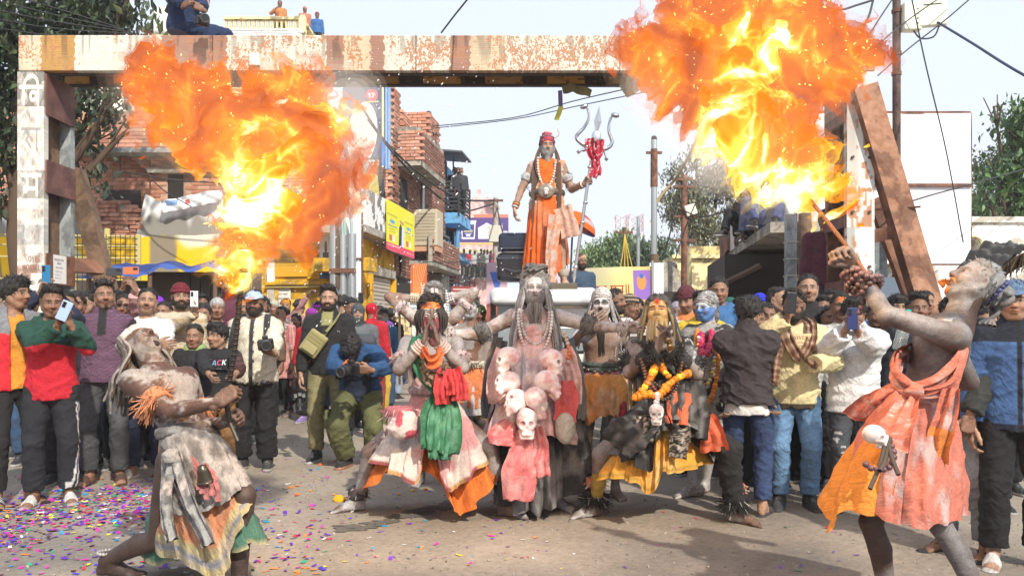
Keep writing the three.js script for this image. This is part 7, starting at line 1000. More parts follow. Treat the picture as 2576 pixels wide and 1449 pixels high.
// F: white-faced youth, hand over the mouth
{
const d=6.35,S=person({label:'bare chested youth with white face and grey hair, hand over his mouth',x:1514,d,h:1.65,yaw:-6,head:[0,-4,0],feetP:[[1548,6.35],[1476,6.4]],toes:[20,-12],handsP:[[1584,978,6.25],[1478,818,6.1]],elbowW:[[1,-.2,-.5],[-.8,-1,.3]],handW:[{pose:'relaxed',dir:[.05,-1,.1],palm:[-1,0,0]},{pose:'flat',dir:[.85,.5,.05],palm:[.1,.2,-1]}],skin:[.30,.19,.135],face:[.54,.52,.52],shoes:'bare',cell:.0115,hcell:.0048,fat:-.012,limb:.9,
bodySkin:(x,y,z)=>y<.34&&y>.14&&noise(x*8,y*8,z*8)>-.3?[.48,.26,.06]:sc(mixc([.25,.15,.105],[.46,.42,.40],sst(-.05,.35,fbm(x*6,y*6,z*6,4))*(y>1.25?1:y<.8?.8:.25)),1),mark:(c,x,y,z)=>{const ey=Math.hypot((Math.abs(x)- .0315)/ .025,(y-.003)/ .016);if(z>.04&&ey<1.2)return mixc(c,[.02,.02,.022],.82);if(z>.05&&Math.abs(Math.hypot(x,y-.065)- .02)<.003)return[.08,.08,.09];return c;},brow:[.05,.05,.05],lip:[.10,.07,.07],beard:'moustache',cap:'wrap',capCol:[.52,.50,.49]});
locks(S,26,{from:60,to:300,len:.34,r:.011,el:.02,seed:9,cols:[[.30,.295,.29],[.22,.215,.21],[.36,.35,.35]]});
const w=S.pelvis.clone().add(V(0,.1,0)),px=(x,y,q=d)=>S.loc([x,y,q]);
skirt(S,'orange_loincloth',w,.15,.12,[px(1590,1035,6.3),px(1560,1055,6.0),px(1525,1045,6.0),px(1480,1068,6.0),px(1452,1060,6.2),px(1456,1040,6.55),px(1520,1040,6.65),px(1580,1030,6.6)],{folds:10,amp:.025,seed:3,bag:.04,ease:.6,col:(th,t,p)=>mixc([.66,.25,.05],[.66,.36,.18],sst(0,.4,fbm(p.x*8,p.y*8,p.z*8,3)))});
for(const k of[0,1,2])part('waist_sash',plain(xf(new THREE.TorusGeometry(.142,.017,7,40).rotateX(Math.PI/2).scale(1.06,1.2,.86),m4(w.clone().add(V(0,.065-.036*k,0)),[0,0,.04*(k-1)])),(x,y,z)=>sc(k===2?[.55,.25,.28]:[.09,.12,.11],.8+.5*noise(x*60,y*60,z*60))),MAT.cloth,S.g);
for(let i=0;i<7;i++){const a=(i/6-.5)*2.2,b=part('bell',plain(new THREE.SphereGeometry(.016,10,8),[.22,.18,.13]),MAT.metal,S.g);b.position.copy(w).add(V(Math.sin(a)*.165,.03-.02*Math.cos(a*2),Math.cos(a)*.14));}
ribbon(S,'red_lining',[px(1555,1000,6.1),px(1562,1030,6.02),px(1560,1050,6.0)],.1,V(1,0,0),{col:[.30,.02,.04]});
for(let k=0;k<5;k++){const c=S.wr[0].clone().lerp(S.el[0],.05+k*.08);tuft(S,'rope_bracelet',c,S.el[0].clone().sub(S.wr[0]),.034,.02,16,[.58,.54,.50],{h:.02,core:.011,hang:.6,th:.005});}tuft(S,'wrist_band',S.wr[1].clone().lerp(S.el[1],.1),S.el[1].clone().sub(S.wr[1]),.034,.05,40,(R)=>sc([.35,.33,.31],.5+R()),{h:.05,core:.014,hang:1});
{const L=[],R=rngOf(5),b=V(0,-.1,.05).applyMatrix4(S.head);for(let i=0;i<26;i++){const p=b.clone().add(V((R()- .5)*.05,0,0));L.push(taperTube([p,p.clone().add(V(0,-.14,.06)),p.clone().add(V((R()- .5)*.03,-.30-.05*R(),.03))],(t)=>.008*(1-.6*t),8,4,[.02,.016,.014]));}part('beard_strands',merge(L),MAT.hair,S.g);}
}
// G: man behind with both hands behind his head; H: painted youth in orange skirt
{
const d=6.9,S=person({label:'man with ash streaked forehead holding both hands behind his head',x:1092,d,h:1.72,yaw:3,head:[2,4,0],handsP:[[1122,752,6.92],[1052,752,6.92]],elbowW:[[1,.1,.1],[-1,.1,.1]],handW:[{pose:'relaxed',dir:[-1,.2,-.3],palm:[0,0,1]},{pose:'relaxed',dir:[1,.2,-.3],palm:[0,0,1]}],shrug:.06,skin:[.30,.20,.155],face:[.30,.24,.21],cell:.0125,shoes:'bare',bodySkin:ash([.27,.16,.115],[.46,.41,.38],-.1,.3,6,8),mark:(c,x,y,z)=>y>.035&&z>.02?(Math.abs(x)<.006?[.42,.04,.05]:Math.abs(x)<.03?[.60,.58,.57]:c):Math.hypot((Math.abs(x)- .0315)/ .022,(y-.003)/ .013)<1.2&&z>.04?mixc(c,[.02,.02,.02],.8):c,hair:'curly',hairCol:[.20,.195,.19],beard:'full',beardCol:[.12,.11,.1],legs:{col:[.45,.16,.07],len:.95}});
for(const i of[0,1]){const ax=S.el[i].clone().sub(S.sh[i]);tuft(S,'armlet',S.sh[i].clone().lerp(S.el[i],.55),ax,.05,.04,60,[.56,.46,.45],{h:.06,core:.016,hang:.7,th:.006});for(let k=0;k<4;k++){const c=S.wr[i].clone().lerp(S.el[i],.02+k*.075);const a2=S.el[i].clone().sub(S.wr[i]).normalize(),u=V(0,0,1).cross(a2).normalize(),v=a2.clone().cross(u);beadPart(S,'bead_bracelet',[...Array(10).keys()].map((j)=>c.clone().addScaledVector(u,Math.cos(j*.628)*.038).addScaledVector(v,Math.sin(j*.628)*.038)),.0105,i?[.55,.46,.33]:[.52,.51,.50],true);}}
beadPart(S,'bead_string',[V(.1,.06,0),V(.11,-.02,.02),V(.115,-.11,.02),V(.12,-.2,.03)].map((p)=>p.applyMatrix4(S.head)),.013,[.52,.51,.50]);
}
{
const d=7.5,S=person({label:'painted youth with white face in short orange skirt behind the praying dancer',x:1182,d,h:1.66,yaw:-4,head:[0,4,0],handsP:[[1216,985,7.4],null],handW:[{pose:'relaxed',dir:[0,-1,.1],palm:[-1,0,0]},{}],skin:[.28,.19,.14],face:[.46,.44,.43],cell:.0135,shoes:'bare',fat:-.006,bodySkin:(x,y,z)=>{if(y<.75)return Math.sin(y*26+noise(x*9,y*5,z*9)*1.5)>.2?[.46,.27,.04]:[.06,.04,.03];return noise(x*9,y*9,z*9)>.3?[.20,.09,.05]:mixc([.30,.24,.20],[.46,.44,.43],sst(-.2,.3,fbm(x*5,y*5,z*5,3)));},hair:'mop',hairCol:[.07,.065,.06],brow:[.04,.03,.03]});
const w=S.pelvis.clone().add(V(0,.1,0));skirt(S,'orange_skirt',w,.155,.125,ringHem(S,w.clone().add(V(0,-.40,0)),.21,.18,10),{folds:14,amp:.016,col:(th,t,p)=>mixc([.68,.20,.07],[.66,.34,.24],sst(-.1,.4,fbm(p.x*8,p.y*8,p.z*8,3)))});skirt(S,'white_petticoat',w,.15,.12,ringHem(S,w.clone().add(V(0,-.47,0)),.205,.175,10),{folds:20,amp:.016,col:[.58,.55,.53]});
tuft(S,'straw_belt',w.clone().add(V(0,.02,0)),V(0,1,0),.16,.09,150,(R)=>sc([.56,.49,.38],.6+.6*R()),{h:.04,core:.014,hang:.3,th:.005});beadPart(S,'bead_belt',ringHem(S,w.clone().add(V(0,-.01,.0)),.175,.145,14),.012,[.55,.46,.30],true);beadPart(S,'bead_bracelet',[...Array(10).keys()].map((j)=>S.wr[0].clone().add(V(Math.cos(j*.628)*.036,.02,Math.sin(j*.628)*.036))),.011,[.4,.24,.1],true);
}
// I: tall man in orange robe with trident on the vehicle roof
{
const d=9.35,S=person({label:'bearded man in orange robe and pink turban standing on the vehicle roof',x:1376,d,base:1.86,h:1.74,yaw:-5,head:[2,8,0],feetP:[[1418,9.25],[1345,9.35]],toes:[10,-10],handsP:[[1470,462,9.15],[1293,528,9.3]],elbowW:[[.4,-1,-.2],[-1,0,-.6]],handW:[{pose:'grip',dir:[.85,.3,.4],palm:[-.3,.1,1]},{pose:'relaxed',dir:[0,-1,.15],palm:[1,0,.2]}],skin:[.42,.26,.18],face:[.42,.26,.18],shoes:'bare',cell:.0135,hcell:.0062,fat:.014,hair:'long',hairCol:[.06,.055,.05],beard:'long',beardCol:[.22,.21,.20],cap:'wrap',capName:'turban',capCol:[.50,.06,.11],mark:(c,x,y,z)=>y>.04&&z>.04?(Math.abs(x)<.006?[.6,.35,.05]:[.60,.16,.04]):c,top:{col:(x,y,z)=>Math.abs(x)>.09?mixc([.68,.33,.17],[.62,.48,.40],sst(0,.4,noise(x*9,y*9,z*9))):[.72,.145,.012],sleeve:0,off:.022,hem:-.1,name:'robe',amp:.012}});
part('turban_top',mesher([{p:[ell(V(0,.135,-.03),[.06,.045,.065])],k:.01}],{cell:.007,amp:.005,disp:(x,y,z)=>-.004*Math.sin(y*220),paint:(x,y)=>y>.16?[.58,.52,.52]:[.56,.12,.17]}).applyMatrix4(S.head),MAT.cloth,S.g);beadPart(S,'bead_band',[...Array(12).keys()].map((i)=>V(Math.cos(i*.524)*.072,.105,Math.sin(i*.524)*.078-.03).applyMatrix4(S.head)),.013,[.12,.11,.11],true);
{const c=new THREE.TorusGeometry(.05,.009,6,20,3.6);c.rotateZ(-2.7);const m=part('crescent',plain(c.translate(.085,.155,0).applyMatrix4(S.head),[.58,.54,.42]),MAT.shiny,S.g);}
const w=S.pelvis.clone().add(V(0,.10,0)),px=(x,y,q=d)=>S.loc([x,y,q]);
skirt(S,'orange_dhoti',w,.175,.15,[px(1416,668,9.25),px(1385,705,9.1),px(1345,702,9.12),px(1316,697,9.3),px(1328,690,9.55),px(1385,690,9.7),px(1425,670,9.6)],{n:130,folds:21,amp:.026,bag:.01,ease:1.1,col:(th,t,p)=>mixc([.74,.125,.012],[.68,.22,.10],sst(.0,.5,fbm(p.x*7,p.y*3,p.z*7,3)))});
ribbon(S,'front_panel',[px(1398,540,9.02),px(1390,610,8.98),px(1385,710,8.98)],.13,V(1,0,0),{col:(s,t)=>mixc([.60,.42,.34],[.66,.25,.12],sst(0,.4,noise(s*9,t*20,2))),fold:.008});ribbon(S,'side_cloth',[px(1415,520,9.1),px(1432,570,9.1),px(1438,600,9.1)],.2,V(1,0,.2),{col:[.66,.40,.30],rag:.05,k:2.5});
for(const s of[-1,1])for(let i=0;i<6;i++)part('lock',taperTube([V(s*.08,.0,-.01).applyMatrix4(S.head),V(s*(.10+i*.006),-.12,.02).applyMatrix4(S.head),S.neck.clone().add(V(s*(.10+i*.012),-.2,.12)),S.neck.clone().add(V(s*(.09+i*.014),-.48-.05*i,.13))],(t)=>.012*(1-.3*t),20,6,sc([.12,.075,.05],.7+.1*i)),MAT.dread,S.g);
const nk=(r,dr,z=.13)=>[...Array(15).keys()].map((i)=>{const a=(i/14-.5)*3.6;return S.neck.clone().add(V(Math.sin(a)*r,-.03-dr*Math.max(-.1,Math.cos(a)),z+.03*Math.cos(a)));});
beadPart(S,'bone_necklace',nk(.10,.30,.125),.017,[.62,.55,.45]);beadPart(S,'bead_necklace',nk(.13,.26,.12),.011,[.20,.05,.05]);part('pendant',plain(cyl(S.neck.clone().add(V(0,-.33,.16)),S.neck.clone().add(V(0,-.42,.16)),.02,.03,8),[.05,.015,.02]),MAT.cloth,S.g);
part('belt',plain(xf(new THREE.TorusGeometry(.172,.03,8,40).rotateX(Math.PI/2).scale(1.05,1.4,.88),m4(w.clone().add(V(0,.03,0)))),(x,y,z)=>sc([.09,.06,.045],.7+.6*Math.abs(Math.sin(x*90)))),MAT.leather,S.g);{const b=part('belt_buckle',plain(new THREE.SphereGeometry(.085,20,12).scale(1.15,1,.3),(x,y)=>sc([.20,.16,.12],.8+.6*Math.abs(Math.sin(Math.atan2(y,x)*12)))),MAT.shiny,S.g);b.position.copy(w).add(V(0,.03,.185));skull(S,w.clone().add(V(0,.03,.20)),[0,0,0],.42,[.5,.48,.40]);}
for(const i of[0,1]){const c=S.sh[i].clone().lerp(S.el[i],.5),ax=S.el[i].clone().sub(S.sh[i]);tuft(S,'armlet',c,ax,.052,.03,40,(R)=>sc([.45,.44,.43],.6+.6*R()),{h:.07,core:.016,ch:3});tuft(S,'tassel',c.clone().addScaledVector(ax,.3),ax,.03,.06,14,[.55,.32,.22],{hang:2,th:.006});for(let k=0;k<4;k++){const q=S.wr[i].clone().lerp(S.el[i],.08+k*.07);part('bangle',plain(xf(new THREE.TorusGeometry(.036,.009,6,18),new THREE.Matrix4().compose(q,new THREE.Quaternion().setFromUnitVectors(V(0,0,1),S.el[i].clone().sub(S.wr[i]).normalize()),V(1,1,1))),[[.6,.58,.56],[.3,.06,.05],[.6,.3,.04],[.25,.12,.08]][k]),MAT.shiny,S.g);}tuft(S,'anklet',S.an[i].clone().add(V(0,.05,0)),V(0,1,0),.048,.02,30,[.42,.36,.30],{h:.07,core:.018,ch:2.4});}
// trident
const tg=thing('trident','tall silver trident with cobra shaped outer prongs and red cloth, held upright','trident',at(1444,712,9.1)),B=at(1444,712,9.1),P=(x,y)=>at(x,y,9.1).sub(B),sil=[.62,.62,.63];
part('shaft',merge([plain(cyl(P(1446,690),P(1490,385),.02,.017,12),(x,y,z)=>sc(sil,.75+.25*Math.sin(y*190))),...[[1448,672],[1466,560],[1473,510],[1484,420]].map(([x,y])=>plain(xf(new THREE.SphereGeometry(.03,12,8).scale(1,.7,1),m4(P(x,y))),sil))]),MAT.metal,tg);part('foot_spike',plain(merge([cyl(P(1446,690),P(1444,712),.032,.004,10)]),sil),MAT.metal,tg);
part('middle_prong',plain(merge([cyl(P(1490,390),P(1502,330),.02,.016,10),xf(new THREE.OctahedronGeometry(1,0),m4(P(1504,305),[0,0,-.1],[.045,.18,.03]))]),sil),MAT.metal,tg);
part('cross_bar',plain(tube([P(1466,378),P(1490,372),P(1530,372)],.02,14,8),sil),MAT.metal,tg);
for(const[pts,tip]of[[[[1490,376],[1462,360],[1450,345],[1470,320],[1482,295],[1478,272]],[1470,268]],[[[1492,376],[1525,374],[1540,360],[1532,330],[1534,305],[1540,292]],[1548,290]]]){const c=taperTube(pts.map((q)=>P(...q)),(t)=>.026*(1-.5*t),24,8,(x,y,z)=>sc(sil,.75+.25*Math.sin((x+y)*200)));const pr=part('cobra_prong',c,MAT.metal,tg);part('cobra_head',plain(xf(new THREE.SphereGeometry(1,12,8),m4(P(...tip),[0,0,tip[0]>1500?-.2:.35],[.05,.028,.03])),sc(sil,.8)),MAT.metal,pr);}
for(const[a,b]of[[[1478,372],[1456,382]],[[1520,378],[1526,400]]])part('side_spike',plain(merge([cyl(P(...a),P(...b),.014,.01,8),xf(new THREE.OctahedronGeometry(.028,0),m4(P(...b)))]),sil),MAT.metal,tg);part('cobra_hood',plain(xf(new THREE.SphereGeometry(1,16,12),m4(P(1500,345).add(V(0,0,.03)),[0,0,0],[.055,.07,.02])),sil),MAT.metal,tg);
const SS={g:tg};for(const[pts,sd]of[[[[1482,350],[1486,385],[1498,410],[1492,440],[1488,452]],1],[[[1508,352],[1505,385],[1496,405],[1502,430],[1500,446]],2]])ribbon(SS,'red_cloth',pts.map(([x,y])=>P(x,y).add(V(0,0,.04))),.10,V(1,0,.2),{col:(s,t)=>Math.abs(noise(s*20,t*40,sd))<.06?[.7,.5,.5]:[.50,.03,.06],k:2,fold:.018,seed:sd,rag:.05});
}
// J: blue-faced performer with garlands
{
const d=6.4,S=person({label:'blue and white faced performer with rose and marigold garlands and grey headscarf',x:1782,d,h:1.62,yaw:-38,head:[4,-14,0],feetP:[[1775,6.5],[1742,6.35]],toes:[0,-30],skin:[.40,.34,.31],face:[.46,.47,.52],shoes:'bare',cell:.0120,hcell:.0048,bodySkin:ash([.30,.2,.16],[.48,.45,.43],-.2,.2,7,2),mark:(c,x,y,z)=>{if(z<-.02)return c;const b=y<-.012+.15*Math.abs(x)?[.10,.22,.50]:y<.02?mixc([.30,.40,.58],[.5,.53,.58],noise(x*40,y*40,2)*.5+.5):[.54,.55,.58];if(Math.hypot((Math.abs(x)- .0315)/ .021,(y-.003)/ .011)<1.1&&z>.04)return mixc(b,[.03,.03,.035],.8);if(Math.abs(Math.abs(x)- .048)<.004&&y<-.02&&y>-.045)return[.45,.03,.04];return b;},brow:[.30,.31,.33],lip:[.08,.12,.24],cap:'wrap',capCol:[.46,.455,.45],hair:'long',hairCol:[.16,.155,.15],top:{sleeve:.6,col:(x,y,z,X,Y)=>noise(X*20,Y*34,z*20)>.25?[.05,.05,.048]:mixc([.42,.41,.38],[.28,.27,.25],noise(X*8,Y*8,z*8)*.5+.5),off:.02,hem:-.45,flare:.03,loose:.015,name:'tunic'},legs:{col:[.20,.19,.17],len:.6}});
const px=(x,y,q=d)=>S.loc([x,y,q]),flower=mesher([{p:[ell(V(0,0,0),[.9,.8,.9])],k:.1}],{cell:.26,amp:.3,disp:(x,y,z)=>-.28*noise(x*5.3,y*5.3,z*5.3)});
const mk=(name,pts,r,col,gap=1.25)=>beadPart(S,name,pts.map((q)=>px(...q)),r,col,false,gap,.35,flower);
mk('marigold_garland',[[1755,830,6.3],[1748,880,6.2],[1744,940,6.14],[1750,990,6.1],[1766,1022,6.08],[1786,1008,6.1],[1802,960,6.12],[1808,900,6.18],[1806,840,6.3]],.022,(i,R)=>sc([.70,.235,.02],.7+.5*R()));
mk('rose_garland',[[1764,845,6.24],[1765,872,6.16],[1770,895,6.1],[1784,880,6.12],[1792,850,6.2],[1790,828,6.28]],.034,(i,R)=>sc([.52,.02,.09],.7+.5*R()));mk('rose_tassel',[[1770,900,6.08],[1768,935,6.06]],.026,(i,R)=>R()>.6?[.5,.45,.45]:[.45,.03,.08]);
beadPart(S,'bead_garland',[[1758,850,6.2],[1756,920,6.1],[1764,962,6.06],[1778,968,6.05],[1792,940,6.08],[1800,870,6.18],[1800,838,6.28]].map((q)=>px(...q)),.017,(i,R)=>[[.55,.5,.42],[.28,.14,.10],[.62,.45,.08]][i % 3]);
beadPart(S,'marigold_stub',[px(1812,850,6.3),px(1812,880,6.25)],.018,[.7,.3,.03]);
}

// ---------- the crowd ----------
const SK=[[.30,.16,.098],[.235,.12,.072],[.37,.215,.138],[.175,.088,.054],[.42,.25,.165]];
const NAVY=[.018,.024,.055],JEAN=[.045,.085,.17],INK=[.014,.014,.016],OLIVE=[.17,.155,.065];
const C=(o)=>{const d=o.d??groundD(o.foot),top=EYE +(HY -(o.topY??740))/ F*d -(o.base??0);o.h??=top*.992;return person({hair:'short',...o,d});};
// pixel targets for two hands holding a phone at (px, py) before the face
const phoneHands=(x,y,d,w=26)=>({handsP:[[x+w*.62,y+34,d],[x-w*.62,y+34,d]],elbowW:[[.8,-1,.1],[-.8,-1,.1]],handW:[{pose:'phone',dir:[-.35,.9,.25],palm:[-.8,-.1,.0]},{pose:'phone',dir:[.35,.9,.25],palm:[.8,-.1,.0]}]});
const fadeJean=(c,seed=0)=>(x,y,z,S,nx,ny,nz)=>{const f=.28*Math.max(0,nz)*sst(.35,.6,y)*sst(.9,.65,y)+ .18*fbm(x*9+seed,y*7,z*9);return sc(c,1+1.6*Math.max(0,f)+ Math.min(0,f));};
// left side
{
C({label:'youth in open red jacket over an orange shirt, leftmost of the front row',x:32,topY:699,foot:1268,yaw:48,head:[0,34,0],hair:'mop',skin:SK[0],top:{col:[.62,.26,.03],off:.008,sleeve:0},over:{name:'jacket',open:.055,off:.034,hem:-.06,collar:.04,amp:.011,col:(x,y,z,X)=>y>-.15&&Math.abs(x)>.05&&z<.16?[.21,.21,.23]:y>-.20&&Math.abs(x)>.16?[.21,.21,.23]:[.60,.018,.03]},legs:{col:INK,off:.012},shoes:'slide',stripes:[.7,.7,.7],shoeCol:[.02,.02,.022],handsP:[[92,1018,6.15],[8,1012,6.25]]});
const s=C({label:'youth in red and green sweatshirt filming with a pale blue phone',x:128,topY:722,foot:1266,yaw:24,head:[8,10,0],hair:'quiff',skin:SK[1],top:{name:'sweatshirt',off:.024,hood:true,hem:-.10,amp:.012,col:(x,y,z,X,Y,Z)=>y>-.17-.18*Math.abs(x)?[.012,.06,.042]:[.52,.012,.028]},legs:{name:'track_pants',col:(x,y,z,S)=>{const k=S.hip[0].x+.04;return y<.80&&x>.10&&Math.abs(z-S.kn[0].z*.5-.02)<.028?(Math.abs(Math.abs(z-S.kn[0].z*.5-.02)- .014)<.007?[.6,.6,.6]:[.02,.02,.025]):[.016,.017,.022];},off:.022},shoes:'slide',strapCol:[.55,.54,.52],shoeCol:[.42,.41,.39],...phoneHands(160,785,5.85)});
phone(s,'pale blue phone held up by the youth in red and green',at(160,782,5.78),[.38,.52,.78],[-12,-165,25]);
C({label:'man in maroon quilted vest and grey jeans looking up, second row left',x:262,topY:711,foot:1216,yaw:16,head:[-4,16,3],hair:'quiff',beard:'goatee',stubble:.35,skin:SK[0],top:{name:'sleeved_shirt',col:[.030,.016,.024],off:.012},over:{name:'quilted_vest',off:.03,sleeve:0,hem:-.06,collar:.05,col:(x,y,z,X,Y,Z)=>Math.abs(x)<.035&&y>-.17&&Z>.04?[.02,.02,.022]:sc([.10,.05,.085],.7+.8*Math.pow(Math.abs(Math.sin(Y*95+.7*Math.sin(X*120))),.7)),disp:(x,y,z)=>-.004*Math.abs(Math.sin(y*95))},legs:{name:'jeans',col:fadeJean([.055,.058,.062]),off:.02},shoes:'slide',shoeCol:[.09,.045,.03],handsP:[null,[212,992,6.85]]});
C({label:'man in plain white t-shirt with folded arms looking up',x:366,topY:727,foot:1200,yaw:8,head:[-5,14,-4],hair:'short',beard:'moustache',stubble:.25,skin:SK[2],fat:.012,top:{name:'t_shirt',col:[.74,.74,.75],off:.016,sleeve:.42,loose:.014,hem:-.12,amp:.011},legs:{name:'jeans',col:NAVY,off:.022},shoes:'slide',strapCol:[.62,.58,.5],shoeCol:[.58,.54,.47],handsP:[[352,890,6.86],[410,880,6.84]],elbowW:[[.8,-1,.2],[-.8,-1,.2]],handW:[{pose:'relaxed',dir:[-1,0,.1],palm:[0,0,-1]},{pose:'relaxed',dir:[1,.1,.1],palm:[0,0,-1]}]});
const b=C({label:'bearded man in maroon beanie filming with a white phone',x:452,topY:716,d:8.0,yaw:18,head:[0,10,0],cap:'beanie',capCol:[.15,.012,.022],beard:'full',skin:SK[2],top:{col:(x,y,z,X,Y)=>Math.sin(Y*70)>.6?[.5,.36,.2]:[.58,.49,.36],off:.02},legs:{col:INK},handsP:[null,[492,786,7.7]],handW:[{},{pose:'phone',dir:[-.1,1,.1],palm:[-.6,0,.7]}],elbowW:[null,[-.2,-1,.4]]});
phone(b,'white phone held up by the man in maroon beanie',at(487,752,7.62),[.75,.74,.72],[0,185,0]);
C({label:'boy in black jacket with green hood standing before the cream jacket man',x:488,topY:822,d:7.35,yaw:6,headScale:1.16,wide:1.04,hair:'short',skin:SK[0],top:{name:'hood',col:[.30,.40,.17],off:.014,sleeve:0,hood:true,collar:.05},over:{name:'jacket',col:[.02,.02,.022],off:.032,amp:.012,hem:-.08},legs:{col:INK,off:.02},shoes:'slide'});
const k=C({label:'boy in black printed t-shirt and tan trousers beside the torch',x:548,topY:818,d:7.15,yaw:4,headScale:1.15,head:[2,-24,0],hair:'mop',skin:SK[2],top:{name:'t_shirt',col:(x,y,z,X,Y,Z)=>Math.abs(x)>.25?(Math.sin(Y*120)>0?[.05,.02,.02]:[.09,.035,.03]):[.018,.018,.021],off:.02,sleeve:.80,loose:.016,hem:-.13},legs:{col:[.26,.13,.045],off:.02},handsP:[[590,944,6.8],[528,948,6.8]],elbowW:[[1,-1,.2],[-1,-1,.2]]});
{const t=canvasTex(256,128,(c,w,h)=>{c.fillStyle='#1b1b1e';c.fillRect(0,0,w,h);c.font='bold italic 74px sans-serif';c.lineWidth=3;const L=[['B','#b9bcc2'],['L','#cfd3da'],['A','#6f9cc0'],['C','#c94f68'],['K','#c6cad0']];c.save();c.translate(10,96);c.rotate(-.08);let x=0;for(const[l,col]of L){c.fillStyle=col;c.fillText(l,x,0);x +=l==='L'?42:48;}c.restore();c.fillStyle='#8f9299';c.font='italic 15px sans-serif';c.fillText('always',54,26);c.fillText('fashion',150,122);});
const g=new THREE.PlaneGeometry(.27,.14,12,4),p=g.attributes.position;for(let i=0;i<p.count;i++)p.setZ(i,-1.2*p.getX(i)**2);g.computeVertexNormals();const m=part('chest_print',g,new THREE.MeshStandardMaterial({map:t,roughness:.9}),k.g);m.position.copy(k.mid).add(V(0,.045,.158));m.rotation.set(-.08,0,0);}
const cam=C({label:'man in light blue cap and cream varsity jacket holding a camera',x:640,topY:732,foot:1180,yaw:2,head:[2,4,0],hair:'short',cap:'cap',capCol:[.42,.54,.70],beard:'full',skin:SK[1],fat:.012,top:{name:'inner_shirt',col:[.04,.04,.05],off:.012,sleeve:0},over:{name:'varsity_jacket',hood:true,off:.036,open:.018,amp:.013,hem:-.10,cuff:true,col:(x,y,z,X,Y)=>Y<.86&&Math.sin(Y*420)>.2&&Y>.82?[.05,.05,.06]:[.66,.60,.47]},legs:{name:'cargo_trousers',col:[.013,.013,.014],off:.032,wide:.012,amp:.014},boot:true,shoeCol:[.05,.05,.05],soleCol:[.40,.38,.34],handsP:[[684,896,7.15],null],elbowW:[[1,-.8,.2],null],handW:[{pose:'hook',dir:[-.8,.35,.5],palm:[0,.6,-.4]},{}]});
const vb=cam.g;for(const s of[-1,1])ribbon(cam,'backpack_strap',[cam.neck.clone().add(V(s*.12,.05,-.05)),cam.neck.clone().add(V(s*.14,.03,.08)),cam.mid.clone().add(V(s*.16,.04,.17)),cam.waist.clone().add(V(s*.19,.08,.12)),cam.waist.clone().add(V(s*.20,.1,-.05))],.055,V(1,0,0),{col:[.035,.035,.037],fold:.002});
for(let i=0;i<5;i++){const bt=part('snap_button',plain(new THREE.SphereGeometry(.009,8,6).scale(1,1,.5),[.04,.04,.04]),MAT.shiny,vb);bt.position.copy(cam.mid).add(V(.035,.16-i*.09,.172+.012*Math.sin(i*.7)));}
cameraProp('black camera held by the man in the cream varsity jacket',at(668,866,7.05),[4,18,8],1.0);
// people behind, half hidden
const a1=C({label:'person in navy sleeves raising a blue phone behind the red green sweatshirt',x:165,topY:735,d:6.9,yaw:20,hair:'short',skin:SK[2],top:{col:NAVY,off:.02},legs:{col:INK},...phoneHands(118,700,6.7)});phone(a1,'blue phone raised against the left gantry post',at(114,690,6.65),[.02,.16,.32],[0,180,0]);
C({label:'woman with dark hair looking right, between sweatshirt youth and quilted vest',x:188,topY:735,d:7.3,yaw:25,hair:'long',skin:SK[0],top:{col:[.10,.02,.03],off:.02},legs:{col:[.02,.09,.08],off:.04,name:'salwar'}});
C({label:'boy with short dark hair behind the quilted vest man, at left',x:215,topY:735,d:7.8,yaw:-20,hair:'short',skin:SK[2],top:{col:[.12,.03,.04],off:.02},legs:{col:INK}});
const p1=C({label:'person in pale pink puffer jacket with both arms raised to film',x:312,topY:742,d:7.7,yaw:15,hair:'short',skin:SK[0],top:{name:'puffer_jacket',col:[.62,.33,.32],off:.042,amp:.012,disp:(x,y,z)=>-.008*Math.abs(Math.sin(y*42)),collar:.05},legs:{col:INK},...phoneHands(302,690,7.35,60)});phone(p1,'dark phone held sideways by the person in pink jacket',at(285,684,7.3),[.05,.045,.05],[0,180,90]);
const p2=C({label:'person in dark sleeves holding an orange phone above the crowd',x:335,topY:748,d:8.1,yaw:10,hair:'short',skin:SK[1],top:{col:INK,off:.02},legs:{col:INK},...phoneHands(324,690,7.9)});phone(p2,'orange phone held sideways above the left crowd',at(328,681,7.85),[.62,.16,.06],[0,180,90]);
C({label:'person with silver grey headscarf behind the boy in printed shirt',x:545,topY:752,d:9.3,yaw:20,cap:'wrap',capCol:[.42,.41,.4],hair:null,skin:SK[0],top:{col:[.16,.02,.06]},legs:{col:INK}});
C({label:'woman with dark covered hair beside the cream jacket man, mostly hidden',x:512,topY:766,d:8.8,yaw:10,hair:'long',skin:SK[0],mark:(c,x,y,z)=>y>.05&&Math.abs(x)<.008&&z>.05?[.4,.03,.02]:c,top:{col:[.55,.25,.05]},legs:{col:INK}});
C({label:'person in hooded maroon jacket standing behind the torch flame base',x:580,topY:690,d:10.2,yaw:-10,hair:'short',cap:'balaclava',capCol:[.10,.02,.035],skin:SK[1],top:{col:[.12,.03,.05],off:.035,hood:true},legs:{col:INK}});
C({label:'man with fair shirt collar between maroon beanie and white shirt',x:412,topY:760,d:8.8,yaw:0,hair:'short',skin:SK[0],top:{col:[.34,.32,.46]},legs:{col:INK}});
C({label:'tall man half hidden behind the cream varsity jacket, moustached',x:610,topY:750,d:9.4,yaw:8,hair:'short',beard:'moustache',skin:SK[0],top:{col:[.35,.33,.30]},legs:{col:INK}});
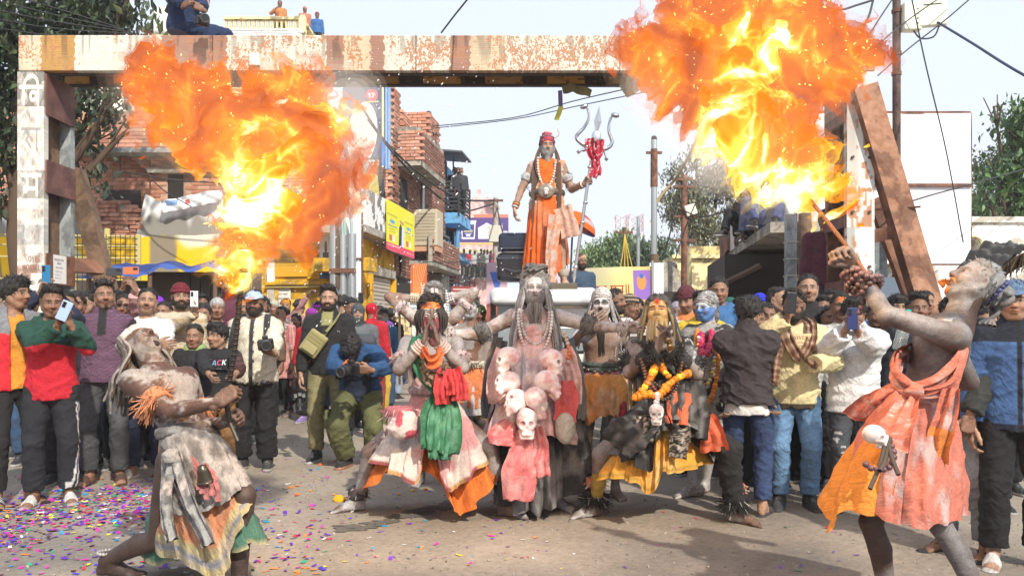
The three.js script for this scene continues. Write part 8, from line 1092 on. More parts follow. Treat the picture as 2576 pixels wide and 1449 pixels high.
// girls further back
const gl=C({label:'girl in pink striped kurta with patterned scarf by the yellow shop',x:708,topY:771,foot:1050,yaw:-24,head:[0,-10,0],hair:'bun',skin:SK[2],wide:.95,top:{name:'kurta',col:(x,y,z,X,Y,Z)=>Math.sin(Math.atan2(X,Z)*40)>.5?[.62,.42,.38]:[.62,.19,.19],hem:-.32,off:.016,flare:.06,sleeve:.6},legs:{col:INK,off:.006},shoes:'slide',shoeCol:[.2,.18,.16]});for(const s of[-1,1])ribbon(gl,'scarf',[gl.neck.clone().add(V(s*.07,.03,-.03)),gl.neck.clone().add(V(s*.11,-.05,.13)),gl.waist.clone().add(V(s*.13,.05,.18)),gl.pelvis.clone().add(V(s*.13,-.06,.2))],.16,V(1,0,0),{col:(a,t)=>noise(a*20,t*26,s)>.05?[.20,.11,.08]:[.52,.46,.42],k:2.5});
C({label:'woman in black with loose hair, right of the pink kurta girl',x:744,topY:790,d:12.8,yaw:-15,hair:'long',skin:SK[0],wide:.95,top:{col:INK,hem:-.3,flare:.03},legs:{col:[.2,.05,.06]}});
C({label:'woman wrapped in bright purple headscarf and red sweater',x:783,topY:776,d:11.4,yaw:-10,cap:'balaclava',capCol:[.26,.03,.30],capName:'headscarf',hair:null,skin:SK[1],top:{col:[.48,.012,.02],off:.02},legs:{col:INK},shoeCol:[.26,.18,.40]});
C({label:'man in round beige cap behind the pink kurta girl',x:688,topY:757,d:14,yaw:0,cap:'wrap',capCol:[.46,.44,.34],hair:null,skin:SK[0],top:{col:[.3,.28,.24]},legs:{col:INK}});
C({label:'woman in orange headscarf near the yellow door',x:718,topY:752,d:15,yaw:10,cap:'wrap',capCol:[.62,.25,.02],hair:'long',skin:SK[2],top:{col:[.4,.12,.06]},legs:{col:INK}});
C({label:'dark haired woman waving a raised hand before the yellow wall',x:752,topY:753,d:14.4,yaw:160,hair:'bun',skin:SK[2],top:{col:[.45,.22,.24]},legs:{col:INK},handsP:[[776,742,14.3],null]});
// photographers
const ph=C({label:'bearded photographer in black jacket with olive sling bag and trousers',x:826,topY:721,foot:1160,yaw:4,head:[3,3,0],hair:'quiff',beard:'full',skin:SK[4],fat:.004,top:{name:'jacket',col:(x,y,z,X,Y,Z)=>Math.abs(x)<.05&&y>-.10&&Z>.02?[.30,.28,.12]:[.018,.018,.019],off:.022,collar:.04,amp:.010,hem:-.07},legs:{col:[.265,.235,.115],off:.022,amp:.010},soleCol:[.6,.6,.6],shoeCol:[.04,.04,.045],handsP:[null,[750,968,7.9]],elbowW:[null,[-1,-.1,-.5]]});
ribbon(ph,'bag_strap',[ph.neck.clone().add(V(.10,.03,-.06)),ph.neck.clone().add(V(.10,-.02,.10)),ph.mid.clone().add(V(0,.02,.175)),ph.mid.clone().add(V(-.14,-.12,.15)),ph.waist.clone().add(V(-.20,.08,.02))],.062,V(.7,.7,0),{col:[.30,.27,.11],fold:.002});
{const bg=part('sling_bag',rbox(.19,.24,.06,.02,0,0,0,3),M([.30,.265,.12],.9),ph.g);bg.position.copy(ph.mid).add(V(-.115,-.09,.18));bg.rotation.z=-.62;part('pocket',rbox(.14,.09,.025,.01,0,-.05,.04),M([.33,.29,.14],.9),bg);part('buckle',rbox(.05,.035,.02,.006,.02,.15,.0),MAT.black,bg);for(let i=0;i<3;i++)part('webbing',box(.17,.018,.006,0,.08-i*.035,.033),M([.25,.22,.09],.9),bg);}
cameraProp('camera hanging in the right hand of the photographer in black',at(752,1000,7.85),[60,20,0],.95);
const be=person({label:'photographer in blue jacket bent over his camera, dark head lowered',x:905,d:7.75,h:1.74,yaw:0,pelP:[906,985,7.85],pel:[10,0,0],chest:[42,0,0],head:[84,0,0],feetP:[[945,7.85],[872,7.75]],hair:'mop',skin:SK[0],fat:.006,handsP:[[930,932,7.18],[868,930,7.15]],elbowW:[[1,-.4,.2],[-1,-.4,.2]],handW:[{pose:'hook',dir:[-.9,.1,.3],palm:[0,.4,-1]},{pose:'hook',dir:[.9,.1,.3],palm:[0,.4,-1]}],top:{name:'blue_jacket',col:(x,y,z,X,Y,Z)=>Math.abs(x)>.13||y>-.05?[.02,.075,.19]:[.018,.028,.055],off:.03,amp:.013,cuff:true,hem:-.07},legs:{name:'cargo_trousers',col:[.125,.13,.05],off:.034,wide:.02,flare:.0,amp:.013},shoeCol:[.03,.03,.032],soleCol:[.5,.22,.14]});
{const R=be.Rc,B=be.mid;for(const s of[-1,1])ribbon(be,'backpack_strap',[[s*.11,.19,-.08],[s*.13,.2,.03],[s*.14,.08,.15],[s*.16,-.06,.15],[s*.18,-.12,.04]].map(([x,y,z])=>B.clone().add(rotv(R,x,y,z))),.065,V(1,0,0),{col:[.03,.03,.032],fold:.002});const bp=part('backpack',rbox(.32,.42,.15,.05,0,0,0,4),M([.05,.055,.065],.85),be.g);bp.position.copy(B).add(rotv(R,0,-.05,-.20));bp.quaternion.setFromRotationMatrix(R);ribbon(be,'orange_strap',[at(862,930,7.14),at(868,915,7.12),at(876,905,7.14)].map((q)=>be.local(q)),.04,V(0,1,.3),{col:[.75,.18,.02]});for(const s of[-1,1]){const pk=part('cargo_pocket',rbox(.03,.17,.15,.012),M([.115,.12,.045],.95),be.g);pk.position.copy(be.hip[s>0?0:1].clone().lerp(be.kn[s>0?0:1],.8)).add(V(s*.105,0,0));}}
cameraProp('camera with wide lens held by the bending photographer in blue',at(884,928,7.02),[8,-24,0],1.05);
C({label:'old man in grey balaclava behind the bending photographer',x:900,topY:765,d:9.8,yaw:10,cap:'balaclava',capCol:[.075,.08,.088],hair:null,beard:'stubble',beardCol:[.4,.38,.36],skin:SK[2],top:{col:[.14,.145,.16],off:.03},legs:{col:INK}});
C({label:'man in dark suit and pink collar looking down, beside grey balaclava',x:876,topY:748,d:10.6,yaw:30,head:[18,20,0],hair:'short',skin:SK[1],top:{col:(x,y,z)=>Math.abs(x)<.04&&z>0?[.5,.3,.3]:[.02,.022,.03]},legs:{col:INK}});
const pp=C({label:'dark haired onlooker raising a black phone by the shutters',x:862,topY:742,d:11.4,yaw:150,hair:'short',skin:SK[2],top:{col:INK},legs:{col:INK},handsP:[null,[906,760,11.2]]});phone(pp,'black phone raised in front of the roller shutter',at(907,750,11.15),INK,[0,0,0]);
C({label:'woman in bright red headscarf right of the bending photographer',x:934,topY:764,d:11.8,yaw:170,cap:'balaclava',capName:'headscarf',capCol:[.55,.01,.03],hair:null,skin:SK[0],top:{col:[.5,.015,.03],hem:-.3,off:.03},legs:{col:[.3,.05,.05]}});
C({label:'child in yellow knit between the red headscarf and masked youth',x:948,topY:786,d:12.4,yaw:40,hair:'short',skin:SK[0],top:{col:[.5,.36,.14]},legs:{col:[.66,.45,.05],name:'salwar',off:.04}});
C({label:'youth with scarf over mouth in blue jacket',x:964,topY:777,d:13,yaw:20,hair:'mop',skin:SK[0],mark:(c,x,y,z)=>y<-.02?[.35,.38,.36]:c,top:{col:[.03,.12,.24]},legs:{col:JEAN}});
C({label:'person in black turned away, behind the tan sweater man',x:984,topY:776,d:15,yaw:165,hair:'short',skin:SK[0],top:{col:INK,hood:true},legs:{col:[.3,.36,.46]}});
C({label:'man in tan sweater vest and yellow cap walking far down the street',x:1006,topY:792,foot:967,yaw:8,cap:'wrap',capCol:[.40,.36,.12],hair:'short',beard:'moustache',skin:SK[1],top:{col:[.36,.24,.14],off:.022},legs:{col:[.07,.07,.07],off:.025},shoeCol:[.03,.05,.12]});
}
// middle, behind the dancers
{
const far=[[1152,752,9.4,'person in maroon wool cap behind the raised arms','beanie',[.16,.03,.05],[.5,.14,.04]],[1206,770,10,'man in green and red knit cap behind the outstretched arm','beanie',[.10,.16,.03],[.55,.14,.03]],[1222,785,17,'distant onlooker in orange cloth left of the vehicle',null,null,[.62,.2,.04]],[1238,790,19,'distant onlooker in red nearest the vehicle',null,null,[.45,.03,.03]],[970,800,21,'distant onlooker in brown left of the tan sweater man',null,null,[.2,.1,.07]]];
for(const[x,t,d,label,cap,cc,tc]of far)C({label,x,topY:t,d,yaw:0,cap,capCol:cc??undefined,skin:SK[1],top:{col:tc,off:.02},legs:{col:INK}});
C({label:'bearded man with hair bun in striped scarf behind the white faced youth',x:1546,topY:728,d:7.7,yaw:32,head:[0,20,0],hair:'bun',beard:'full',skin:SK[1],top:{col:(x,y,z,X,Y)=>Math.sin(Y*85)>0?[.6,.6,.58]:[.05,.05,.05],off:.02},legs:{col:INK}});
C({label:'man in striped black and tan beanie beside the hair bun man',x:1584,topY:744,d:8.1,yaw:40,cap:'beanie',hair:null,capCol:(x,y,z)=>Math.sin(y*150+x*10)>.1?[.03,.025,.022]:[.33,.23,.16],skin:SK[1],top:{col:[.58,.56,.54],off:.02},legs:{col:INK}});
C({label:'small onlooker in lilac cap right of the yellow bearded dancer',x:1702,topY:762,d:9.6,yaw:-10,cap:'wrap',capCol:[.34,.30,.36],hair:null,skin:SK[1],top:{col:[.14,.03,.05]},legs:{col:INK}});
}
// right side
{
C({label:'man in maroon beanie looking down, white t-shirt with orange collar',x:1732,topY:720,d:8.0,yaw:-18,head:[20,-14,0],cap:'beanie',capCol:[.10,.022,.032],hair:null,stubble:.3,skin:SK[2],top:{col:(x,y,z)=>y>-.06&&Math.abs(x)<.1?[.62,.2,.06]:[.68,.67,.66],off:.018,sleeve:.45},legs:{col:INK}});
C({label:'tall man in blue jacket looking down over the blue faced performer',x:1810,topY:699,d:8.2,yaw:-8,head:[8,-6,0],hair:'short',skin:SK[0],top:{col:[.05,.15,.34],off:.028,hood:true},legs:{col:INK}});
C({label:'youth with black hair and yellow hood, left of the blue face',x:1766,topY:738,d:7.3,yaw:-30,hair:'quiff',skin:SK[1],top:{col:(x,y)=>y>-.08?[.66,.45,.03]:[.03,.10,.05],off:.03,hood:true},legs:{col:INK}});
C({label:'person in green cap far behind the dark jacket man',x:1838,topY:752,d:10,yaw:10,cap:'beanie',capCol:[.02,.13,.09],hair:null,skin:SK[0],top:{col:[.1,.1,.1]},legs:{col:INK}});
C({label:'man in dark padded jacket and blue jeans, back turned, right foreground',x:1880,topY:748,foot:1296,yaw:158,head:[4,-30,0],hair:'mop',skin:SK[2],top:{name:'inner_shirt',col:[.66,.65,.64],off:.012,hem:-.13,sleeve:0},over:{name:'padded_jacket',col:[.042,.033,.037],off:.03,hem:-.045,collar:.045,amp:.014,disp:(x,y,z)=>-.004*Math.abs(Math.sin(y*30))},legs:{name:'jeans',col:fadeJean([.030,.052,.13],3),off:.016,amp:.010},shoes:'slide',shoeCol:[.05,.05,.055],handsP:[[1952,1060,5.65],[1848,1030,5.7]],elbowW:[[-.1,-.3,1],null]});
const y=C({label:'man in pale yellow sweater with checked scarf filming on a phone',x:2000,topY:734,foot:1278,yaw:-12,head:[2,-16,0],hair:'curly',beard:'full',skin:SK[1],top:{name:'sweater',col:(x,yy,z,X,Y,Z)=>Y<.835&&Math.abs(x)<.24?[.05,.035,.02]:[.66,.57,.32],off:.03,loose:.016,hem:-.13,amp:.013},legs:{name:'jeans',col:fadeJean([.10,.19,.32]),off:.022},shoeCol:[.035,.035,.035],soleCol:[.06,.06,.06],handsP:[[2046,918,5.62],[1984,798,5.70]],elbowW:[[1,-.6,.1],[-1,-.5,.2]],handW:[{pose:'open',dir:[-.75,.35,.5],palm:[-.2,.8,.5]},{pose:'phone',dir:[.15,1,.1],palm:[.7,0,.6]}]});
phone(y,'black phone held up by the man in yellow sweater',at(1992,762,5.62),INK,[0,178,4]);
const scf=(a,t)=>{const p=Math.sin(a*17),q=Math.sin(t*70);return p>.2&&q>.2?[.50,.40,.30]:p>.2||q>.2?[.28,.15,.09]:[.13,.055,.035];};
ribbon(y,'checked_scarf',[[-.10,.06,-.05],[-.10,.02,.10],[-.05,-.14,.19],[.02,-.24,.20],[.09,-.14,.19],[.11,.02,.10],[.09,.06,-.05]].map(([a,b,c])=>y.neck.clone().add(V(a,b,c))),.085,V(1,.5,0),{col:scf,n:40,k:2,fold:.01});ribbon(y,'checked_scarf',[[-.10,.04,.06],[-.15,-.12,.17],[-.17,-.30,.19],[-.19,-.46,.19]].map(([a,b,c])=>y.neck.clone().add(V(a,b,c))),.10,V(1,0,.2),{col:scf,k:1.2,rag:.02,n:36});
{const t=canvasTex(256,128,(c,w,h)=>{c.fillStyle='#d0c298';c.fillRect(0,0,w,h);c.fillStyle='#7a4a35';c.font='bold 34px serif';c.fillText('UNIVERSITY',12,44);c.font='19px sans-serif';c.fillText('ATHLETIC',70,76);c.fillText('DEPARTMENT',70,102);});const g=new THREE.PlaneGeometry(.26,.13,12,3),p=g.attributes.position;for(let i=0;i<p.count;i++)p.setZ(i,-1.1*p.getX(i)**2);g.computeVertexNormals();const m=part('chest_print',g,new THREE.MeshStandardMaterial({map:t,roughness:.95}),y.g);m.position.copy(y.mid).add(V(.06,.07,.162));m.rotation.y=.1;}
const wj=C({label:'youth in white puffer jacket and ripped dark jeans filming with blue phone',x:2150,topY:750,d:5.92,yaw:-14,head:[6,-6,0],hair:'mop',skin:SK[0],top:{name:'puffer_jacket',col:[.72,.72,.73],off:.042,hem:-.12,collar:.05,amp:.009,disp:(x,yy,z)=>-.009*Math.abs(Math.sin(yy*34+.4*Math.sin(x*12)))},legs:{name:'ripped_jeans',col:(x,yy,z,S,nx,ny,nz)=>yy<.66&&yy>.3&&nz>.3&&noise(x*20,yy*46,z*6)>.5?[.6,.6,.58]:fadeJean([.045,.05,.06])(x,yy,z,S,nx,ny,nz),off:.018},shoes:'slide',...phoneHands(2143,800,5.55)});
phone(wj,'dark blue phone held upright by the youth in white puffer jacket',at(2146,802,5.48),[.02,.03,.12],[0,172,0]);
C({label:'man with orange forehead mark in patterned shirt between two filming youths',x:2118,topY:737,d:6.65,yaw:-10,head:[0,-8,0],hair:'short',beard:'moustache',stubble:.3,skin:SK[1],mark:(c,x,yy,z)=>yy>.04&&yy<.085&&z>.05&&Math.abs(x)<.035&&noise(x*60,yy*40,1)>-.45?[.62,.15,.02]:c,top:{col:(x,yy,z,X,Y,Z)=>noise(X*50,Y*50,Z*50)>.2?[.36,.34,.30]:[.55,.53,.48],off:.014},legs:{col:INK}});
C({label:'tall bare faced man standing above the yellow sweater man',x:2034,topY:692,d:7.1,yaw:-8,head:[-2,-8,0],hair:'short',beard:'moustache',skin:SK[2],top:{col:[.018,.018,.02],off:.02,collar:.03},legs:{col:INK}});
C({label:'man with parted lips looking up behind the raised phone',x:1962,topY:724,d:7.0,yaw:14,head:[-8,20,0],hair:'short',skin:SK[2],top:{col:[.06,.06,.1]},legs:{col:INK}});
C({label:'old man with orange painted face behind dark jacket man',x:1938,topY:756,d:7.9,yaw:-20,hair:'bald',hairCol:[.3,.29,.28],skin:[.42,.17,.07],top:{col:[.3,.1,.05]},legs:{col:INK}});
C({label:'youth with curly hair right of the yellow sweater man',x:2068,topY:748,d:7.4,yaw:-8,hair:'curly',skin:SK[1],top:{col:[.02,.02,.022]},legs:{col:INK}});
C({label:'youth in blue shirt between dark jacket and yellow sweater',x:1932,topY:765,d:6.8,yaw:-10,hair:'short',skin:SK[1],top:{col:[.02,.03,.14]},legs:{col:INK}});
const sw=C({label:'man in maroon fleece and grey jeans standing high against the gantry post',x:2078,topY:528,d:9.75,base:1.02,yaw:-8,hair:'short',skin:SK[1],fat:.016,top:{name:'fleece',col:(x,yy,z,X,Y,Z)=>Y<.86&&Y>.835&&x>0?[.6,.5,.48]:sc([.105,.025,.04],.8+.6*Math.abs(noise(X*60,Y*60,Z*60))),off:.032,loose:.014,hem:-.11},legs:{name:'jeans',col:[.085,.09,.105],off:.018}});
const pl=thing('stone_plinth','rough stone plinth under the man in maroon fleece','plinth',at(2078,HY,9.8).setY(0));part('plinth_block',uvk(rbox(.9,1.0,.6,.03,0,.5,0)),W.concrete,pl);part('cap_stone',uvk(rbox(1.0,.04,.7,.01,0,1.0,0)),W.cream,pl);
C({label:'youth peering between white puffer jacket and salmon wrapped performer',x:2238,topY:778,d:6.6,yaw:-12,hair:'short',skin:SK[3],top:{col:INK,off:.02},legs:{col:INK}});
C({label:'youth looking out under the raised arm of the right performer',x:2310,topY:742,d:6.3,yaw:-14,hair:'quiff',skin:SK[1],top:{col:[.02,.022,.03],off:.025},legs:{col:INK}});
C({label:'boy with short hair behind the dark green jacket shoulder',x:2484,topY:778,d:5.9,yaw:-20,hair:'short',skin:SK[2],top:{col:[.07,.07,.045],off:.02},legs:{col:INK}});
C({label:'man in olive coat at the far right, behind the boy',x:2514,topY:742,d:6.5,yaw:-10,hair:'short',skin:SK[2],top:{col:[.10,.095,.06],off:.025},legs:{col:INK}});
C({label:'man in dark green leather jacket and grey jeans behind the right performer',x:2432,topY:715,d:4.75,yaw:-58,head:[-6,-20,0],hair:'short',skin:SK[1],top:{name:'leather_jacket',col:[.032,.036,.032],off:.034,amp:.012,hood:true,hem:-.09,cuff:true},legs:{name:'jeans',col:fadeJean([.17,.18,.20]),off:.02},shoes:'thong',handsP:[[2418,1120,4.45],null],handW:[{pose:'hook',dir:[-.2,-1,.1],palm:[0,0,-1]},{}],mat:1});
C({label:'man in blue cap and bicoloured blue jacket at the right edge',x:2556,topY:708,d:4.5,yaw:-22,head:[2,-12,0],hair:'short',cap:'cap',capCol:[.10,.17,.28],skin:SK[2],top:{name:'jacket',off:.032,collar:.05,hem:-.10,amp:.009,col:(x,yy,z,X,Y,Z)=>Math.abs(x)<.012&&Z>0?[.01,.01,.012]:yy>-.09?[.012,.016,.03]:Y<.87?[.015,.02,.04]:[.05,.115,.28]},legs:{col:[.011,.011,.013],off:.026},shoes:'slide',strapCol:[.6,.58,.55],shoeCol:[.5,.48,.45]});
for(const[x,t,d,l,c]of[[1905,775,6.6,'half hidden onlooker in grey left of the yellow sweater',[.12,.12,.13]],[2090,770,6.9,'half hidden onlooker in dark brown behind the patterned shirt',[.05,.035,.03]],[2270,790,7.2,'half hidden onlooker in navy near the bottle',NAVY],[2205,765,7.4,'half hidden onlooker in black right of the white puffer jacket',INK],[2350,800,6.9,'half hidden onlooker in brown behind the salmon wrap',[.09,.06,.045]]])C({label:l,x,topY:t,d,yaw:-10,hair:'short',skin:SK[1],top:{col:c},legs:{col:INK}});
const bt=thing('water_bottle','clear plastic bottle with teal cap held beside the salmon strap','bottle',at(2262,880,5.2));part('bottle_body',new THREE.LatheGeometry([[0,0],[.036,0],[.04,.01],[.04,.07],[.037,.08],[.04,.09],[.04,.15],[.037,.16],[.04,.17],[.036,.2],[.015,.235],[.014,.25]].map(([a,b])=>new THREE.Vector2(a,b)),20),new THREE.MeshPhysicalMaterial({color:0xe8f0f0,transmission:.85,roughness:.12,thickness:0,side:THREE.DoubleSide}),bt);part('bottle_cap',cyl(V(0,.245,0),V(0,.272,0),.017),M([.03,.42,.38],.5),bt);bt.rotation.z=-.25;
}
// further rows
{
const rows=[[20,742,7.9,'teal',[.03,.2,.2],'behind the red jacket youth'],[75,736,8.4,'mustard',[.45,.28,.03],'between the red jacket and the sweatshirt youth'],[232,748,9.0,'white',[.6,.6,.6],'behind the quilted vest man'],[285,752,9.4,'green',[.05,.2,.06],'left of the pink puffer jacket'],[395,748,9.6,'orange',[.6,.22,.03],'right of the white t-shirt man','wrap'],[432,765,10.4,'sky blue',[.2,.4,.6],'behind the maroon beanie man'],[505,742,10.6,'grey',[.25,.25,.26],'behind the two boys'],[665,750,11,'brown',[.14,.08,.05],'right of the varsity jacket man'],[800,760,12.6,'yellow',[.6,.45,.05],'behind the olive sling bag','beanie'],[955,770,14.5,'violet',[.2,.06,.3],'far behind the bending photographer'],
[1600,752,9.4,'maroon',[.2,.03,.05],'behind the yellow bearded dancer'],[1672,755,10.4,'white',[.6,.6,.58],'far behind the marigold garland'],[1785,745,9.8,'lime',[.3,.45,.06],'behind the tall man in blue'],[1862,752,8.6,'cream',[.6,.54,.42],'left of the dark padded jacket'],[1915,742,8.8,'red',[.5,.02,.03],'over the padded jacket shoulder','beanie'],[2005,742,8.6,'bottle green',[.02,.1,.06],'left of the tall bare faced man'],[2095,735,8.2,'pale pink',[.6,.36,.36],'behind the orange marked man'],[2170,742,8.4,'blue check',[.1,.2,.4],'behind the white puffer youth'],[2255,745,8.0,'tan',[.36,.25,.15],'under the bead bracelet'],[2285,762,8.8,'navy hood',[.02,.03,.08],'left of the youth under the raised arm','beanie'],[2330,735,8.6,'olive',[.14,.13,.05],'under the fire breather chin'],[2395,752,7.4,'khaki',[.32,.27,.16],'behind the green leather jacket'],[2460,748,7.6,'black',[.02,.02,.02],'between the boy and the awning']];
const hs=['short','curly','quiff','mop','long'];
rows.forEach(([x,t,d,cn,col,where,cap],i)=>C({label:`onlooker in ${cn} top standing ${where}`,x,topY:t,d,yaw:(x<1288?14:-12)+(i*37 % 50-25)*.6,head:[(i*29 % 16)- 8,(i*53 % 40)- 20,(i*17 % 12)- 6],hair:cap==='wrap'?null:hs[i % 5],cap,capCol:cap?sc([col[1],col[2],col[0]],1.2):undefined,beard:[null,'moustache','full','stubble'][i % 4],wide:.95+.03*(i % 4),skin:SK[(i*3)% 5],top:{col,off:.02,hood:i % 3===0},legs:{col:i % 2?INK:JEAN},cell:.022}));
}
// on the beam, roofs and balconies
{
const o=person({label:'cameraman in navy tracksuit with white and red stripes sitting on the beam',x:470,d:9.2,base:3.95,h:1.74,yaw:22,pelP:[462,66,9.42],pel:[-4,0,0],chest:[6,0,0],head:[10,10,0],feetP:[[560,9.40,.36],[545,9.3,.36]],kneeW:[[.8,.8,.1],[.8,.8,.2]],hair:'short',skin:SK[1],top:{name:'track_top',col:(x,y,z,X,Y,Z,S)=>{const q=Math.abs(x)- .16;return q>0&&Z>-.02&&Math.abs(Z-.03-.15*(1.36-Y))<.022?(Math.abs(Z-.03-.15*(1.36-Y))<.009?[.7,.68,.68]:[.55,.03,.05]):[.014,.03,.085];},off:.028},legs:{name:'track_pants',col:[.014,.03,.085],off:.024},handsP:[[512,52,8.9],[490,50,8.86]],elbowW:[[1,-.8,0],[-1,-.8,0]],handW:[{pose:'hook',dir:[-.7,.3,.4],palm:[-.4,0,-1]},{pose:'hook',dir:[.7,.3,.4],palm:[.4,0,-1]}]});
cameraProp('camera in the hands of the man seated on the beam',at(508,53,8.78),[8,30,0],1.1);
const R=(l,x,top,d,base,col,extra={})=>C({label:l,x,topY:top,d,base,yaw:extra.yaw??10,skin:SK[1],hair:'short',top:{col,off:.02},legs:{col:extra.legs??INK},cell:.02,hcell:.012,...extra});
R('man in orange shirt photographing from the balustraded roof',703,6,27,10.9,[.55,.22,.07],{h:1.6,handsP:[null,[692,22,26.7]]});R('woman in salmon headscarf behind the roof balustrade',766,30,28,11.2,[.55,.2,.14],{h:1.5,cap:'wrap',capCol:[.6,.25,.16]});R('person in blue with red cap at the roof corner',797,46,28,11.0,[.04,.14,.36],{h:1.5,cap:'beanie',capCol:[.3,.05,.05]});
const bm=R('man in dark jacket with phone standing on the brick balcony',1078,304,20.6,5.36,[.035,.038,.05],{yaw:60,h:1.62,handsP:[null,[1094,338,20.4]]});phone(bm,'phone in the hand of the man on the brick balcony',at(1097,337,20.35),INK,[0,100,0]);
R('man in black leaning on the upper blue balcony, left one',1143,414,25.2,4.92,INK,{h:1.55});R('man in white leaning on the upper blue balcony, middle one',1152,418,25.0,4.92,[.5,.5,.5],{h:1.5});R('man in dark grey on the upper blue balcony, right one',1160,422,24.8,4.92,[.05,.05,.06],{h:1.45});
R('person in blue cap behind the lower blue balcony rail',1128,480,25.6,3.7,[.25,.05,.04],{h:1.55,cap:'beanie',capCol:[.02,.03,.3]});R('woman in red seated on the lowest blue balcony',1133,640,25.4,2.1,[.32,.03,.04],{h:1.5});
R('boy peering over the whitewashed parapet, in yellow',924,466,17,3.4,[.5,.4,.06],{h:1.5});R('woman in dark shawl peering over the whitewashed parapet',940,470,17.4,3.4,INK,{h:1.5,hair:'long'});R('child head in red above the yellow banner',993,545,19,2.6,[.4,.02,.03],{h:1.4});R('woman in red behind the orange street banner',1003,640,20,1.6,[.42,.01,.04],{h:1.5,hair:'bun'});
const tr=[[1167,648,[.04,.05,.1],'boy in navy hood standing at left end of the far terrace'],[1182,664,[.45,.03,.05],'boy in red vest on the far terrace'],[1194,660,[.45,.45,.44],'person in white on the far terrace'],[1210,670,[.1,.09,.08],'person in dark brown standing mid terrace'],[1226,662,[.35,.36,.37],'person in grey on the far terrace'],[1234,658,[.02,.02,.02],'woman in black on the far terrace'],[1246,655,[.6,.03,.16],'woman in pink headscarf at right end of the far terrace'],[1218,684,[.08,.09,.06],'person crouching low at the terrace edge']];
tr.forEach(([x,t,c,l],i)=>R(l,x,t,43.5,4.12,c,{cell:.03,hcell:.016,h:1.62-.05*(i % 3),cap:i===6?'wrap':undefined,capCol:[.6,.03,.16]}));
const seat=(l,x,y,d,col,lc,yaw)=>person({label:l,x,d,base:2.86,h:1.65,yaw,py:.12,pel:[-6,0,0],chest:[12,0,0],feet:[[.16,0,.42],[-.16,0,.42]],knee:[[.3,1,.3],[-.3,1,.3]],hair:'short',skin:SK[1],top:{col,off:.02},legs:{col:lc},cell:.016,hcell:.009});
seat('man in black sitting at the left end of the slab roof',1880,600,13.2,INK,INK,-50);seat('man in grey blue shirt sitting on the slab roof, back turned',1905,600,12.7,[.16,.17,.26],INK,170);seat('man in jeans sitting highest on the slab roof',1940,590,12.2,[.25,.26,.28],[.05,.08,.2],-30);seat('man in brown squatting behind others on the slab roof',1922,585,13.4,[.14,.09,.06],[.1,.08,.07],0);
C({label:'man in jeans and pale head cloth standing behind the trident holder',x:1462,topY:640,d:10.3,base:.9,yaw:20,cap:'wrap',capCol:[.55,.36,.24],hair:null,beard:'full',skin:SK[1],top:{col:[.05,.09,.15],off:.02},legs:{col:JEAN}});
}

